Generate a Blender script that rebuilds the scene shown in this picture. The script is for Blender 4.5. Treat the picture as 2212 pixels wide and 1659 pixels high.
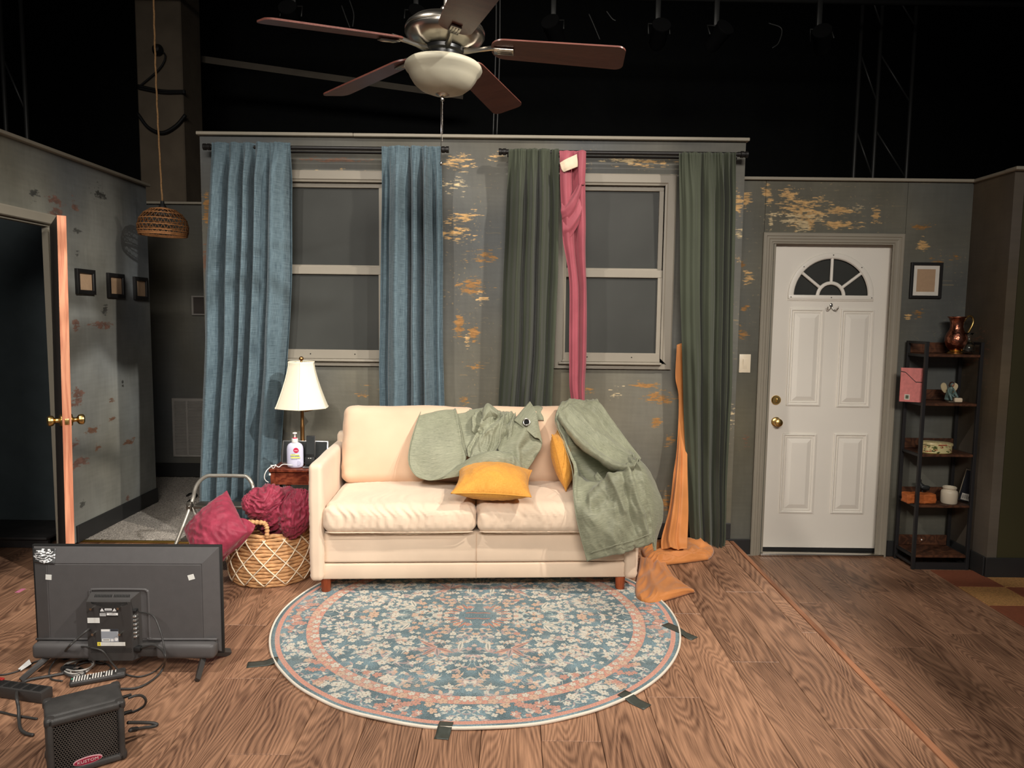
import bpy, bmesh, math, random
import numpy as np
from mathutils import Vector, Matrix
random.seed(7)
RNG = np.random.default_rng(11)
for o in list(bpy.data.objects):
    bpy.data.objects.remove(o)
SC = bpy.context.scene
COL = SC.collection

# ------------------------------------------------------------------ camera
FPX, PITCH, ROLL, EYE = 1544.36, math.radians(5.2687), math.radians(0.668), 1.3747
W_, H_ = 2212, 1659
_R0 = np.array([1.0, 0, 0])
_F = np.array([0, math.cos(PITCH), -math.sin(PITCH)])
_U0 = np.cross(_R0, _F)
_R = math.cos(ROLL) * _R0 + math.sin(ROLL) * _U0
_U = math.cos(ROLL) * _U0 - math.sin(ROLL) * _R0
_C = np.array([0, 0, EYE])
cam = bpy.data.cameras.new('camera')
cam.sensor_width = 36
cam.sensor_fit = 'HORIZONTAL'
cam.lens = FPX / W_ * 36
cam.clip_start = 0.02
cam_o = bpy.data.objects.new('camera', cam)
COL.objects.link(cam_o)
cam_o.matrix_world = Matrix(((_R[0], _U[0], -_F[0], 0), (_R[1], _U[1], -_F[1], 0), (_R[2], _U[2], -_F[2], EYE), (0, 0, 0, 1)))
SC.camera = cam_o
SC.view_settings.view_transform = 'Standard'
SC.view_settings.look = 'None'
SC.view_settings.gamma = 1.0
SC.view_settings.use_curve_mapping = False
SC.view_settings.exposure = 0.12

# ------------------------------------------------------------------ world and stage lamps
wd = bpy.data.worlds.new('world')
SC.world = wd
wd.use_nodes = True
wd.node_tree.nodes['Background'].inputs[0].default_value = (0.96, 0.97, 1.0, 1)
wd.node_tree.nodes['Background'].inputs[1].default_value = 0.06


def lamp(name, kind, loc, target, energy, color, **k):
    l = bpy.data.lights.new(name, kind)
    l.energy = energy
    l.color = color
    for a, b in k.items():
        setattr(l, a, b)
    o = bpy.data.objects.new(name, l)
    COL.objects.link(o)
    o.location = loc
    d = Vector(target) - Vector(loc)
    o.rotation_euler = d.to_track_quat('-Z', 'Y').to_euler()
    return o


lamp('stage_spot', 'SPOT', (2.9, 1.6, 4.6), (-0.5, 3.45, 0.35), 690, (1.0, 0.91, 0.80), spot_size=math.radians(54), spot_blend=0.5, shadow_soft_size=0.06)
lamp('stage_spot', 'SPOT', (-2.0, 1.5, 4.6), (-0.25, 3.5, 0.4), 330, (1.0, 0.94, 0.86), spot_size=math.radians(60), spot_blend=0.5, shadow_soft_size=0.06)
lamp('stage_spot', 'SPOT', (2.7, 0.2, 3.7), (-2.4, 4.15, 0.45), 820, (1.0, 0.97, 0.92), spot_size=math.radians(32), spot_blend=0.9, shadow_soft_size=0.06)
lamp('front_wash', 'AREA', (0.1, -2.2, 3.7), (0.0, 4.2, 1.1), 50, (1.0, 0.93, 0.85), shape='RECTANGLE', size=3.4, size_y=0.8, spread=math.radians(66))


# ------------------------------------------------------------------ helpers: points, noise
def _ray(px, py):
    return _F + _R * (px - W_ / 2) / FPX - _U * (py - H_ / 2) / FPX


def PY(px, py, y):
    d = _ray(px, py)
    return _C + d * (y / d[1])


def PZ(px, py, z):
    d = _ray(px, py)
    return _C + d * ((z - EYE) / d[2])


def PX(px, py, x):
    d = _ray(px, py)
    return _C + d * (x / d[0])


def gnoise(x, y, seed=0):
    """2D gradient noise, vectorised, about -1..1"""
    x = np.asarray(x, float)
    y = np.asarray(y, float)
    xi = np.floor(x).astype(int)
    yi = np.floor(y).astype(int)
    xf, yf = x - xi, y - yi

    def g(ix, iy, dx, dy):
        h = (ix * 374761393 + iy * 668265263 + seed * 1442695041) & 0xFFFFFFFF
        h = ((h ^ (h >> 13)) * 1274126177) & 0xFFFFFFFF
        a = (h ^ (h >> 16)) % 4096 * (2 * math.pi / 4096)
        return np.cos(a) * dx + np.sin(a) * dy
    u = xf * xf * xf * (xf * (xf * 6 - 15) + 10)
    v = yf * yf * yf * (yf * (yf * 6 - 15) + 10)
    a = g(xi, yi, xf, yf) * (1 - u) + g(xi + 1, yi, xf - 1, yf) * u
    b = g(xi, yi + 1, xf, yf - 1) * (1 - u) + g(xi + 1, yi + 1, xf - 1, yf - 1) * u
    return (a * (1 - v) + b * v) * 1.5


def fbm(x, y, seed=0, n=4, gain=0.5):
    s, a = 0, 1.0
    for i in range(n):
        s = s + a * gnoise(x * 2 ** i, y * 2 ** i, seed + i * 17)
        a *= gain
    return s


def sstep(a, b, x):
    t = np.clip((x - a) / (b - a), 0, 1)
    return t * t * (3 - 2 * t)


def srgb(c):
    return tuple((v / 255 / 12.92) if v / 255 <= 0.04045 else ((v / 255 + 0.055) / 1.055) ** 2.4 for v in c)


# ------------------------------------------------------------------ helpers: meshes
def cr(P, n):
    """Catmull-Rom resample of the first axis of an array to n rows"""
    P = np.asarray(P, float)
    m = len(P)
    if m == 2:
        t = np.linspace(0, 1, n).reshape((-1,) + (1,) * (P.ndim - 1))
        return P[0] * (1 - t) + P[1] * t
    Q = np.concatenate([[2 * P[0] - P[1]], P, [2 * P[-1] - P[-2]]])
    out = []
    for s in np.linspace(0, m - 1, n):
        i = min(int(s), m - 2)
        t = s - i
        a, b, c, d = Q[i], Q[i + 1], Q[i + 2], Q[i + 3]
        out.append(0.5 * (2 * b + (c - a) * t + (2 * a - 5 * b + 4 * c - d) * t * t + (3 * b - a - 3 * c + d) * t ** 3))
    return np.array(out)


def patch(ctrl, nu, nv):
    """bicubic patch through a grid of control points -> (nu, nv, 3)"""
    C = np.asarray(ctrl, float)
    C = cr(C, nu)
    return np.swapaxes(cr(np.swapaxes(C, 0, 1), nv), 0, 1)


def gnormals(G):
    du = np.gradient(G, axis=0)
    dv = np.gradient(G, axis=1)
    n = np.cross(dv, du)
    return n / (np.linalg.norm(n, axis=2, keepdims=True) + 1e-12)


def frame(loc=(0, 0, 0), rz=0, rx=0, ry=0):
    return Matrix.Translation(Vector(loc)) @ Matrix.Rotation(rz, 4, 'Z') @ Matrix.Rotation(ry, 4, 'Y') @ Matrix.Rotation(rx, 4, 'X')


class B:
    def __init__(s):
        s.v, s.f, s.uv = [], [], None

    def add(s, verts, faces, M=None):
        n = len(s.v)
        for p in verts:
            p = Vector(p)
            s.v.append(M @ p if M else p)
        s.f += [tuple(i + n for i in f) for f in faces]
        return s

    def box(s, c, d, M=None):
        x, y, z = d[0] / 2, d[1] / 2, d[2] / 2
        vs = [(c[0] + i * x, c[1] + j * y, c[2] + k * z) for k in (-1, 1) for j in (-1, 1) for i in (-1, 1)]
        return s.add(vs, [(0, 2, 3, 1), (4, 5, 7, 6), (0, 1, 5, 4), (2, 6, 7, 3), (0, 4, 6, 2), (1, 3, 7, 5)], M)

    def rbox(s, c, d, r=0.004, seg=2, M=None):
        bm = bmesh.new()
        bmesh.ops.create_cube(bm, size=1)
        for v in bm.verts:
            v.co = Vector((v.co.x * d[0] + c[0], v.co.y * d[1] + c[1], v.co.z * d[2] + c[2]))
        bmesh.ops.bevel(bm, geom=list(bm.edges), offset=min(r, min(d) * 0.49), segments=seg, affect='EDGES', profile=0.5)
        bm.verts.index_update()
        s.add([v.co for v in bm.verts], [[v.index for v in f.verts] for f in bm.faces], M)
        bm.free()
        return s

    def tube(s, pts, r, n=8, closed=False, M=None, rz=None, up=None):
        """tube along points; r one value or one per point; rz = second half-width for flat strips"""
        P = [Vector(p) for p in pts]
        m = len(P)
        rs = r if hasattr(r, '__len__') else [r] * m
        vs, fs = [], []
        prev = None
        for i in range(m):
            a = P[i - 1] if (i > 0 or closed) else P[i]
            b = P[(i + 1) % m] if (i < m - 1 or closed) else P[i]
            t = (b - a)
            t = t.normalized() if t.length > 1e-9 else Vector((0, 0, 1))
            if up is not None:
                u = Vector(up) - t * t.dot(Vector(up))
                if u.length < 1e-6:
                    u = t.orthogonal()
            elif prev is None:
                u = t.orthogonal()
            else:
                u = prev - t * prev.dot(t)
                if u.length < 1e-6:
                    u = t.orthogonal()
            u.normalize()
            prev = u
            w = t.cross(u)
            for k in range(n):
                an = 2 * math.pi * k / n
                vs.append(P[i] + u * (math.cos(an) * rs[i]) + w * (math.sin(an) * (rz if rz else rs[i])))
        for i in range(m if closed else m - 1):
            j = (i + 1) % m
            for k in range(n):
                l = (k + 1) % n
                fs.append((i * n + k, i * n + l, j * n + l, j * n + k))
        if not closed:
            fs.append(tuple(range(n - 1, -1, -1)))
            fs.append(tuple((m - 1) * n + k for k in range(n)))
        return s.add(vs, fs, M)

    def lathe(s, prof, n=32, M=None, sx=1, sy=1, fn=None):
        vs, fs = [], []
        for i, (r, z) in enumerate(prof):
            for k in range(n):
                a = 2 * math.pi * k / n
                rr = r * (fn(a, i) if fn else 1)
                vs.append((rr * math.cos(a) * sx, rr * math.sin(a) * sy, z))
        for i in range(len(prof) - 1):
            for k in range(n):
                l = (k + 1) % n
                fs.append((i * n + k, i * n + l, (i + 1) * n + l, (i + 1) * n + k))
        if prof[0][0] > 1e-6:
            fs.append(tuple(range(n - 1, -1, -1)))
        if prof[-1][0] > 1e-6:
            fs.append(tuple((len(prof) - 1) * n + k for k in range(n)))
        return s.add(vs, fs, M)

    def cyl(s, a, b, r, n=16, r2=None):
        return s.tube([a, b], [r, r if r2 is None else r2], n)

    def prism(s, poly, h, M=None):
        """2D outline (ccw) in local xy, extruded from z=0 to h"""
        n = len(poly)
        vs = [(p[0], p[1], 0) for p in poly] + [(p[0], p[1], h) for p in poly]
        fs = [tuple(range(n - 1, -1, -1)), tuple(range(n, 2 * n))]
        fs += [(i, (i + 1) % n, n + (i + 1) % n, n + i) for i in range(n)]
        return s.add(vs, fs, M)

    def sphere(s, c, r, n=16, sc=(1, 1, 1), M=None):
        prof = [(r * math.sin(math.pi * i / (n // 2)), -r * math.cos(math.pi * i / (n // 2))) for i in range(n // 2 + 1)]
        prof[0] = (1e-5, prof[0][1])
        prof[-1] = (1e-5, prof[-1][1])
        T = Matrix.Translation(Vector(c)) @ Matrix.Diagonal((sc[0], sc[1], sc[2], 1))
        return s.lathe(prof, n, (M @ T) if M else T)

    def grid(s, G, uv=None, closed_v=False, M=None):
        nu, nv = G.shape[:2]
        base = len(s.v)
        fs = []
        for i in range(nu - 1):
            for j in range(nv if closed_v else nv - 1):
                k = (j + 1) % nv
                fs.append((i * nv + j, i * nv + k, (i + 1) * nv + k, (i + 1) * nv + j))
        s.add(G.reshape(-1, 3), fs, M)
        if uv is not None:
            if s.uv is None:
                s.uv = {}
            for i, q in enumerate(uv.reshape(-1, 2)):
                s.uv[base + i] = (float(q[0]), float(q[1]))
        return s


def wmat(o):
    M = o.matrix_basis.copy()
    while o.parent:
        o = o.parent
        M = o.matrix_basis @ M
    return M


def tag(o, label=None, cat=None, group=None, kind=None):
    if label:
        o['label'] = label
    if cat:
        o['category'] = cat
    if group:
        o['group'] = group
    if kind:
        o['kind'] = kind
    return o


def thing(name, label, cat, loc=(0, 0, 0), rz=0, group=None, kind=None):
    o = bpy.data.objects.new(name, None)
    COL.objects.link(o)
    o.location = loc
    o.rotation_euler = (0, 0, rz)
    o.empty_display_size = 0.05
    return tag(o, label, cat, group, kind)


def obj(name, b, mat, parent=None, smooth=None, local=False, label=None, solid=0, sub=0, loc=None):
    """links the builder as one mesh; geometry in world space unless local"""
    me = bpy.data.meshes.new(name)
    vs = b.v
    if loc is not None and not parent:
        vs = [v - Vector(loc) for v in vs]
    if parent and not local:
        Mi = wmat(parent).inverted()
        vs = [Mi @ v for v in vs]
    me.from_pydata([tuple(v) for v in vs], [], b.f)
    if b.uv:
        ul = me.uv_layers.new(name='UVMap')
        li = np.empty(len(me.loops), dtype=np.int32)
        me.loops.foreach_get('vertex_index', li)
        arr = np.zeros((len(vs), 2), dtype=np.float32)
        for i, q in b.uv.items():
            arr[i] = q
        ul.data.foreach_set('uv', arr[li].ravel())
    if mat:
        me.materials.append(mat)
    me.validate()
    if smooth is not None:
        me.polygons.foreach_set('use_smooth', [True] * len(me.polygons))
        if smooth < 3:
            me.set_sharp_from_angle(angle=smooth)
    o = bpy.data.objects.new(name, me)
    COL.objects.link(o)
    if loc is not None and not parent:
        o.location = loc
    if parent:
        o.parent = parent
    if label:
        o['label'] = label
    if sub:
        m = o.modifiers.new('sub', 'SUBSURF')
        m.levels = m.render_levels = sub
    if solid:
        m = o.modifiers.new('solid', 'SOLIDIFY')
        m.thickness = solid
        m.offset = 0
    return o


def text(name, body, size, M, mat, parent, extrude=0.0004, align='CENTER', sx=1.0):
    """lettering as mesh; M world matrix, letters lie in local xy facing +z"""
    cu = bpy.data.curves.new(name, 'FONT')
    cu.body = body
    cu.size = size
    cu.align_x = align
    cu.align_y = 'CENTER'
    cu.extrude = extrude
    cu.resolution_u = 2
    t = bpy.data.objects.new(name + '_tmp', cu)
    me = bpy.data.meshes.new_from_object(t)
    bpy.data.objects.remove(t)
    me.name = name
    me.transform((wmat(parent).inverted() @ M if parent else M) @ Matrix.Diagonal((sx, 1, 1, 1)))
    me.materials.clear()
    me.materials.append(mat)
    o = bpy.data.objects.new(name, me)
    COL.objects.link(o)
    if parent:
        o.parent = parent
    return o


def struct(name, b, mat, parent=None, smooth=None):
    o = obj(name, b, mat, parent, smooth)
    o['kind'] = 'structure'
    return o


# ------------------------------------------------------------------ helpers: materials
def mat(name, rgb, rough=0.6, metal=0.0, spec=0.5, var=None, bump=None, coat=0.0, sheen=0.0, trans=0.0, ior=1.45, alpha=1.0, rvar=0.0):
    """plain procedural material; var = (scale, amount[, (sx,sy,sz)]), bump = (scale, strength[, (sx,sy,sz)])"""
    m = bpy.data.materials.new(name)
    m.use_nodes = True
    nt = m.node_tree
    p = nt.nodes['Principled BSDF']
    c = srgb(rgb) + (1,)
    p.inputs['Base Color'].default_value = c
    p.inputs['Roughness'].default_value = rough
    p.inputs['Metallic'].default_value = metal
    p.inputs['Specular IOR Level'].default_value = spec
    p.inputs['Coat Weight'].default_value = coat
    p.inputs['Sheen Weight'].default_value = sheen
    p.inputs['Transmission Weight'].default_value = trans
    p.inputs['IOR'].default_value = ior
    p.inputs['Alpha'].default_value = alpha
    tc = nt.nodes.new('ShaderNodeTexCoord')

    def nz(scale, st=None, detail=5):
        n = nt.nodes.new('ShaderNodeTexNoise')
        n.inputs['Scale'].default_value = scale
        n.inputs['Detail'].default_value = detail
        src = tc.outputs['Object']
        if st:
            mp = nt.nodes.new('ShaderNodeMapping')
            mp.inputs['Scale'].default_value = st
            nt.links.new(src, mp.inputs[0])
            src = mp.outputs[0]
        nt.links.new(src, n.inputs['Vector'])
        return n
    if var is None:
        var = (9.0, 0.08)
    n = nz(var[0], var[2] if len(var) > 2 else None)
    mr = nt.nodes.new('ShaderNodeMapRange')
    mr.inputs[1].default_value = 0.3
    mr.inputs[2].default_value = 0.7
    mr.inputs[3].default_value = 1 - var[1]
    mr.inputs[4].default_value = 1 + var[1]
    nt.links.new(n.outputs[0], mr.inputs[0])
    mx = nt.nodes.new('ShaderNodeVectorMath')
    mx.operation = 'SCALE'
    mx.inputs[0].default_value = c[:3]
    nt.links.new(mr.outputs[0], mx.inputs['Scale'])
    nt.links.new(mx.outputs[0], p.inputs['Base Color'])
    if bump:
        b = nz(bump[0], bump[2] if len(bump) > 2 else None)
        bp = nt.nodes.new('ShaderNodeBump')
        bp.inputs['Strength'].default_value = bump[1]
        bp.inputs['Distance'].default_value = 0.01
        nt.links.new(b.outputs[0], bp.inputs['Height'])
        nt.links.new(bp.outputs[0], p.inputs['Normal'])
    return m


def image(name, arr):
    """arr (h, w, 3) sRGB 0..1, row 0 = bottom"""
    h, w = arr.shape[:2]
    im = bpy.data.images.new(name, w, h)
    px = np.ones((h, w, 4), dtype=np.float32)
    px[..., :3] = np.clip(arr, 0, 1)
    im.pixels.foreach_set(px.ravel())
    im.update()
    im.pack()
    return im


def imat(name, arr, rough=0.8, spec=0.3, bump=None, height=None, metal=None):
    """painted surface: generated picture on the UVs"""
    m = bpy.data.materials.new(name)
    m.use_nodes = True
    nt = m.node_tree
    p = nt.nodes['Principled BSDF']
    p.inputs['Roughness'].default_value = rough
    p.inputs['Specular IOR Level'].default_value = spec
    t = nt.nodes.new('ShaderNodeTexImage')
    t.image = image(name, arr)
    nt.links.new(t.outputs[0], p.inputs['Base Color'])
    bp = None
    if bump:
        tc = nt.nodes.new('ShaderNodeTexCoord')
        n = nt.nodes.new('ShaderNodeTexNoise')
        n.inputs['Scale'].default_value = bump[0]
        n.inputs['Detail'].default_value = 4
        nt.links.new(tc.outputs['Object'], n.inputs['Vector'])
        bp = nt.nodes.new('ShaderNodeBump')
        bp.inputs['Strength'].default_value = bump[1]
        bp.inputs['Distance'].default_value = 0.01
        nt.links.new(n.outputs[0], bp.inputs['Height'])
        nt.links.new(bp.outputs[0], p.inputs['Normal'])
    return m


def weave(name, rgb, rgb2, fx=(900, 40), fy=(40, 900), amt=0.5, rough=0.85, bump=0.25, sheen=0.1, big=(6, 0.12), trans=0.0, spec=0.25):
    """woven cloth: two crossed stretched noises on the UVs (in metres)"""
    m = bpy.data.materials.new(name)
    m.use_nodes = True
    nt = m.node_tree
    p = nt.nodes['Principled BSDF']
    p.inputs['Roughness'].default_value = rough
    p.inputs['Specular IOR Level'].default_value = spec
    p.inputs['Sheen Weight'].default_value = sheen
    tc = nt.nodes.new('ShaderNodeTexCoord')
    outs = []
    for f in (fx, fy):
        mp = nt.nodes.new('ShaderNodeMapping')
        mp.inputs['Scale'].default_value = (f[0], f[1], 1)
        nt.links.new(tc.outputs['UV'], mp.inputs[0])
        n = nt.nodes.new('ShaderNodeTexNoise')
        n.inputs['Scale'].default_value = 1
        n.inputs['Detail'].default_value = 3
        nt.links.new(mp.outputs[0], n.inputs['Vector'])
        outs.append(n.outputs[0])
    ad = nt.nodes.new('ShaderNodeMath')
    ad.operation = 'ADD'
    nt.links.new(outs[0], ad.inputs[0])
    nt.links.new(outs[1], ad.inputs[1])
    mr = nt.nodes.new('ShaderNodeMapRange')
    mr.inputs[1].default_value = 1.0 - 0.5 * (1.2 - amt)
    mr.inputs[2].default_value = 1.0 + 0.5 * (1.2 - amt)
    nt.links.new(ad.outputs[0], mr.inputs[0])
    mx = nt.nodes.new('ShaderNodeMix')
    mx.data_type = 'RGBA'
    mx.inputs[6].default_value = srgb(rgb) + (1,)
    mx.inputs[7].default_value = srgb(rgb2) + (1,)
    nt.links.new(mr.outputs[0], mx.inputs[0])
    n2 = nt.nodes.new('ShaderNodeTexNoise')
    n2.inputs['Scale'].default_value = big[0]
    nt.links.new(tc.outputs['UV'], n2.inputs['Vector'])
    mr2 = nt.nodes.new('ShaderNodeMapRange')
    mr2.inputs[1].default_value = 0.3
    mr2.inputs[2].default_value = 0.7
    mr2.inputs[3].default_value = 1 - big[1]
    mr2.inputs[4].default_value = 1 + big[1]
    nt.links.new(n2.outputs[0], mr2.inputs[0])
    sc = nt.nodes.new('ShaderNodeVectorMath')
    sc.operation = 'SCALE'
    nt.links.new(mx.outputs[2], sc.inputs[0])
    nt.links.new(mr2.outputs[0], sc.inputs['Scale'])
    nt.links.new(sc.outputs[0], p.inputs['Base Color'])
    bp = nt.nodes.new('ShaderNodeBump')
    bp.inputs['Strength'].default_value = bump
    bp.inputs['Distance'].default_value = 0.002
    nt.links.new(ad.outputs[0], bp.inputs['Height'])
    nt.links.new(bp.outputs[0], p.inputs['Normal'])
    return m


def wood(name, dark, light, lines=18, sx=4.0, sy=0.55, rough=0.5, tone=0.25, wob=0.6, coord='Object', contrast=(0.25, 0.75), axis=1):
    """plank timber: contour lines of a stretched noise, tone and offset changing per object"""
    m = bpy.data.materials.new(name)
    m.use_nodes = True
    nt = m.node_tree
    L = nt.links.new
    p = nt.nodes['Principled BSDF']
    p.inputs['Roughness'].default_value = rough
    p.inputs['Specular IOR Level'].default_value = 0.35
    tc = nt.nodes.new('ShaderNodeTexCoord')
    oi = nt.nodes.new('ShaderNodeObjectInfo')
    off = nt.nodes.new('ShaderNodeMath')
    off.operation = 'MULTIPLY'
    off.inputs[1].default_value = 173.0
    L(oi.outputs['Random'], off.inputs[0])
    ad = nt.nodes.new('ShaderNodeVectorMath')
    ad.operation = 'ADD'
    L(tc.outputs[coord], ad.inputs[0])
    L(off.outputs[0], ad.inputs[1])
    mp = nt.nodes.new('ShaderNodeMapping')
    s = [sx, sx, sx]
    s[axis] = sy
    mp.inputs['Scale'].default_value = s
    L(ad.outputs[0], mp.inputs[0])
    n = nt.nodes.new('ShaderNodeTexNoise')
    n.inputs['Scale'].default_value = 1.0
    n.inputs['Detail'].default_value = 2.2
    n.inputs['Roughness'].default_value = 0.42
    n.inputs['Distortion'].default_value = wob
    L(mp.outputs[0], n.inputs['Vector'])
    mu = nt.nodes.new('ShaderNodeMath')
    mu.operation = 'MULTIPLY'
    mu.inputs[1].default_value = lines * 6.283
    L(n.outputs[0], mu.inputs[0])
    si = nt.nodes.new('ShaderNodeMath')
    si.operation = 'SINE'
    L(mu.outputs[0], si.inputs[0])
    # fine pores along the grain
    mp2 = nt.nodes.new('ShaderNodeMapping')
    s2 = [260, 260, 260]
    s2[axis] = 9
    mp2.inputs['Scale'].default_value = s2
    L(ad.outputs[0], mp2.inputs[0])
    n2 = nt.nodes.new('ShaderNodeTexNoise')
    n2.inputs['Scale'].default_value = 1.0
    n2.inputs['Detail'].default_value = 3
    L(mp2.outputs[0], n2.inputs['Vector'])
    # broad tone
    n3 = nt.nodes.new('ShaderNodeTexNoise')
    n3.inputs['Scale'].default_value = 1.0
    n3.inputs['Detail'].default_value = 2
    mp3 = nt.nodes.new('ShaderNodeMapping')
    s3 = [9, 9, 9]
    s3[axis] = 1.6
    mp3.inputs['Scale'].default_value = s3
    L(ad.outputs[0], mp3.inputs[0])
    L(mp3.outputs[0], n3.inputs['Vector'])

    def mr(src, a, b, c, d):
        q = nt.nodes.new('ShaderNodeMapRange')
        for i, v in enumerate((a, b, c, d)):
            q.inputs[i + 1].default_value = v
        L(src, q.inputs[0])
        return q.outputs[0]

    def add(a, b):
        q = nt.nodes.new('ShaderNodeMath')
        q.operation = 'ADD'
        L(a, q.inputs[0])
        L(b, q.inputs[1])
        return q.outputs[0]
    tot = add(add(mr(si.outputs[0], -1, 1, -0.20, 0.20), mr(n2.outputs[0], 0.3, 0.7, -0.22, 0.22)), mr(n3.outputs[0], 0.3, 0.7, 0.28, 0.72))
    mx = nt.nodes.new('ShaderNodeMix')
    mx.data_type = 'RGBA'
    mx.inputs[6].default_value = srgb(dark) + (1,)
    mx.inputs[7].default_value = srgb(light) + (1,)
    L(mr(tot, contrast[0], contrast[1], 0, 1), mx.inputs[0])
    ht = nt.nodes.new('ShaderNodeMath')
    ht.operation = 'MULTIPLY'
    ht.inputs[1].default_value = 7.31
    L(oi.outputs['Random'], ht.inputs[0])
    fr = nt.nodes.new('ShaderNodeMath')
    fr.operation = 'FRACT'
    L(ht.outputs[0], fr.inputs[0])
    sc = nt.nodes.new('ShaderNodeVectorMath')
    sc.operation = 'SCALE'
    L(mx.outputs[2], sc.inputs[0])
    L(mr(fr.outputs[0], 0, 1, 1 - tone, 1 + tone), sc.inputs['Scale'])
    L(sc.outputs[0], p.inputs['Base Color'])
    bp = nt.nodes.new('ShaderNodeBump')
    bp.inputs['Strength'].default_value = 0.12
    bp.inputs['Distance'].default_value = 0.002
    L(tot, bp.inputs['Height'])
    L(bp.outputs[0], p.inputs['Normal'])
    return m
# ================================================================== THE SETTING
ZL = -0.1754          # lower floor; the raised platform is z = 0
YW, YD, XL, XE, XR = 4.386, 4.637, -2.583, 1.400, 2.918
HT = 2.457 + ZL       # top of the eight foot flats that stand on the lower floor


def mould(b, A, Bp, inw, out, prof, ma=0, mb=0):
    """mitred moulding from A to Bp (outer edge); prof = (distance inward, height out of the wall)"""
    A, Bp, inw, out = Vector(A), Vector(Bp), Vector(inw), Vector(out)
    d = (Bp - A).normalized()
    vs = []
    for w, t in prof:
        vs.append(A + inw * w + out * t + d * (w * ma))
    for w, t in prof:
        vs.append(Bp + inw * w + out * t - d * (w * mb))
    n = len(prof)
    fs = [(i, (i + 1) % n, n + (i + 1) % n, n + i) for i in range(n)] + [tuple(range(n - 1, -1, -1)), tuple(range(n, 2 * n))]
    b.add(vs, fs)
    return b


def rings(b, x0, x1, z0, z1, prof, y, M=None):
    """nested rectangles in the xz plane: prof = (inset, offset towards -y); last one closed"""
    vs, fs = [], []
    for i, (k, t) in enumerate(prof):
        vs += [(x0 + k, y - t, z0 + k), (x1 - k, y - t, z0 + k), (x1 - k, y - t, z1 - k), (x0 + k, y - t, z1 - k)]
        if i:
            o = (i - 1) * 4
            fs += [(o + j, o + (j + 1) % 4, o + 4 + (j + 1) % 4, o + 4 + j) for j in range(4)]
    o = (len(prof) - 1) * 4
    fs.append((o, o + 1, o + 2, o + 3))
    return b.add(vs, fs, M)


def uvproj(b, a0, a1, r0, r1):
    b.uv = {i: ((v[a0] - r0[0]) / (r0[1] - r0[0]), (v[a1] - r1[0]) / (r1[1] - r1[0])) for i, v in enumerate(b.v)}
    return b


# ---------------------------------------------------------------- materials of the setting
M_PLANK = wood('plank_wood', (84, 58, 45), (180, 137, 108), lines=44, sx=4.4, sy=0.7, rough=0.42, tone=0.09, wob=0.4, contrast=(0.0, 1.0))
M_DECK = mat('black_deck', (40, 38, 37), 0.7)
M_BLACK = mat('theatre_black', (30, 31, 31), 0.9, spec=0.15)
M_CAP = mat('taupe_trim_paint', (158, 150, 134), 0.55, var=(5, 0.06), bump=(60, 0.03))
M_BASEB = mat('black_baseboard', (42, 42, 42), 0.5)
M_WIN = mat('window_paint', (138, 131, 118), 0.5, var=(5, 0.05))
M_NOSE = wood('nosing_wood', (128, 84, 60), (178, 124, 92), lines=8, rough=0.5, tone=0.03)
M_CARPET = mat('speckled_carpet', (186, 178, 168), 1.0, spec=0.05, var=(150, 0.6), bump=(150, 1.0))
M_BRASS = mat('brass', (222, 186, 116), 0.30, 1.0)
M_DARKBRASS = mat('dull_brass_strip', (150, 122, 62), 0.4, 0.8)


def distressed(name, w, h, x0, z0, base, patches, seed, streak=3.0, res=0.0035, mott=0.12, flecks=()):
    """wall paint: mottled grey with rubbed-through patches or a painted-in shadow (x, z, rx, rz, colour, density)"""
    nx, nz = int(w / res), int(h / res)
    X, Z = np.meshgrid(np.linspace(0, w, nx) + x0, np.linspace(0, h, nz) + z0)
    a = np.ones((nz, nx, 3)) * np.array(base) / 255.0
    t = fbm(X * 2.2, Z * 1.6, seed, 5)
    a *= (1 + mott * t)[..., None]
    t2 = fbm(X * 0.9 + 5, Z * 0.7, seed + 3, 3)
    a += (np.array([0.03, 0.01, -0.03])[None, None] * np.clip(t2, -1, 1)[..., None])
    brush = gnoise(X * 6, Z * 60, seed + 7) * 0.025 + gnoise(X * 50, Z * 7, seed + 8) * 0.02
    a *= (1 + brush)[..., None]
    n1 = fbm(X * 11, Z * 16 * streak, seed + 21, 5, 0.6)
    n2 = fbm(X * 24, Z * 60 * streak, seed + 31, 3, .6)
    for (px, pz, rx, rz, col, den) in patches:
        m = np.exp(-(((X - px) / rx) ** 2 + ((Z - pz) / rz) ** 2) * 0.9)
        k = sstep(0.50, 0.72, m * (0.44 + den) + 0.34 * n1 * (m > 0.02) + 0.26 * n2)
        k = np.where(m > 0.03, k, 0)
        c = np.array(col) / 255.0
        cc = c[None, None] * (1 + 0.16 * n2[..., None] + 0.12 * n1[..., None])
        a = a * (1 - k[..., None]) + cc * k[..., None]
    if flecks:
        g = sstep(0.0, .5, fbm(X * 1.6, Z * 1.3, seed + 41, 3)) * sstep(.55, .75, gnoise(X * 34 + 3 * gnoise(X * 9, Z * 9, seed + 44), Z * 75, seed + 43)) * flecks[3]
        a = a * (1 - g[..., None]) + np.array(flecks[:3])[None, None] / 255 * g[..., None]
    return imat(name, a, rough=0.62, spec=0.35, bump=(30, 0.12))


TAN, OCH, BRN, PALE = (192, 154, 102), (142, 103, 58), (108, 80, 64), (186, 166, 128)


def wp(px, py, y, rx, rz, col, den):
    p = PY(px, py, y)
    return (p[0], p[2], rx, rz, col, den)


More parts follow.
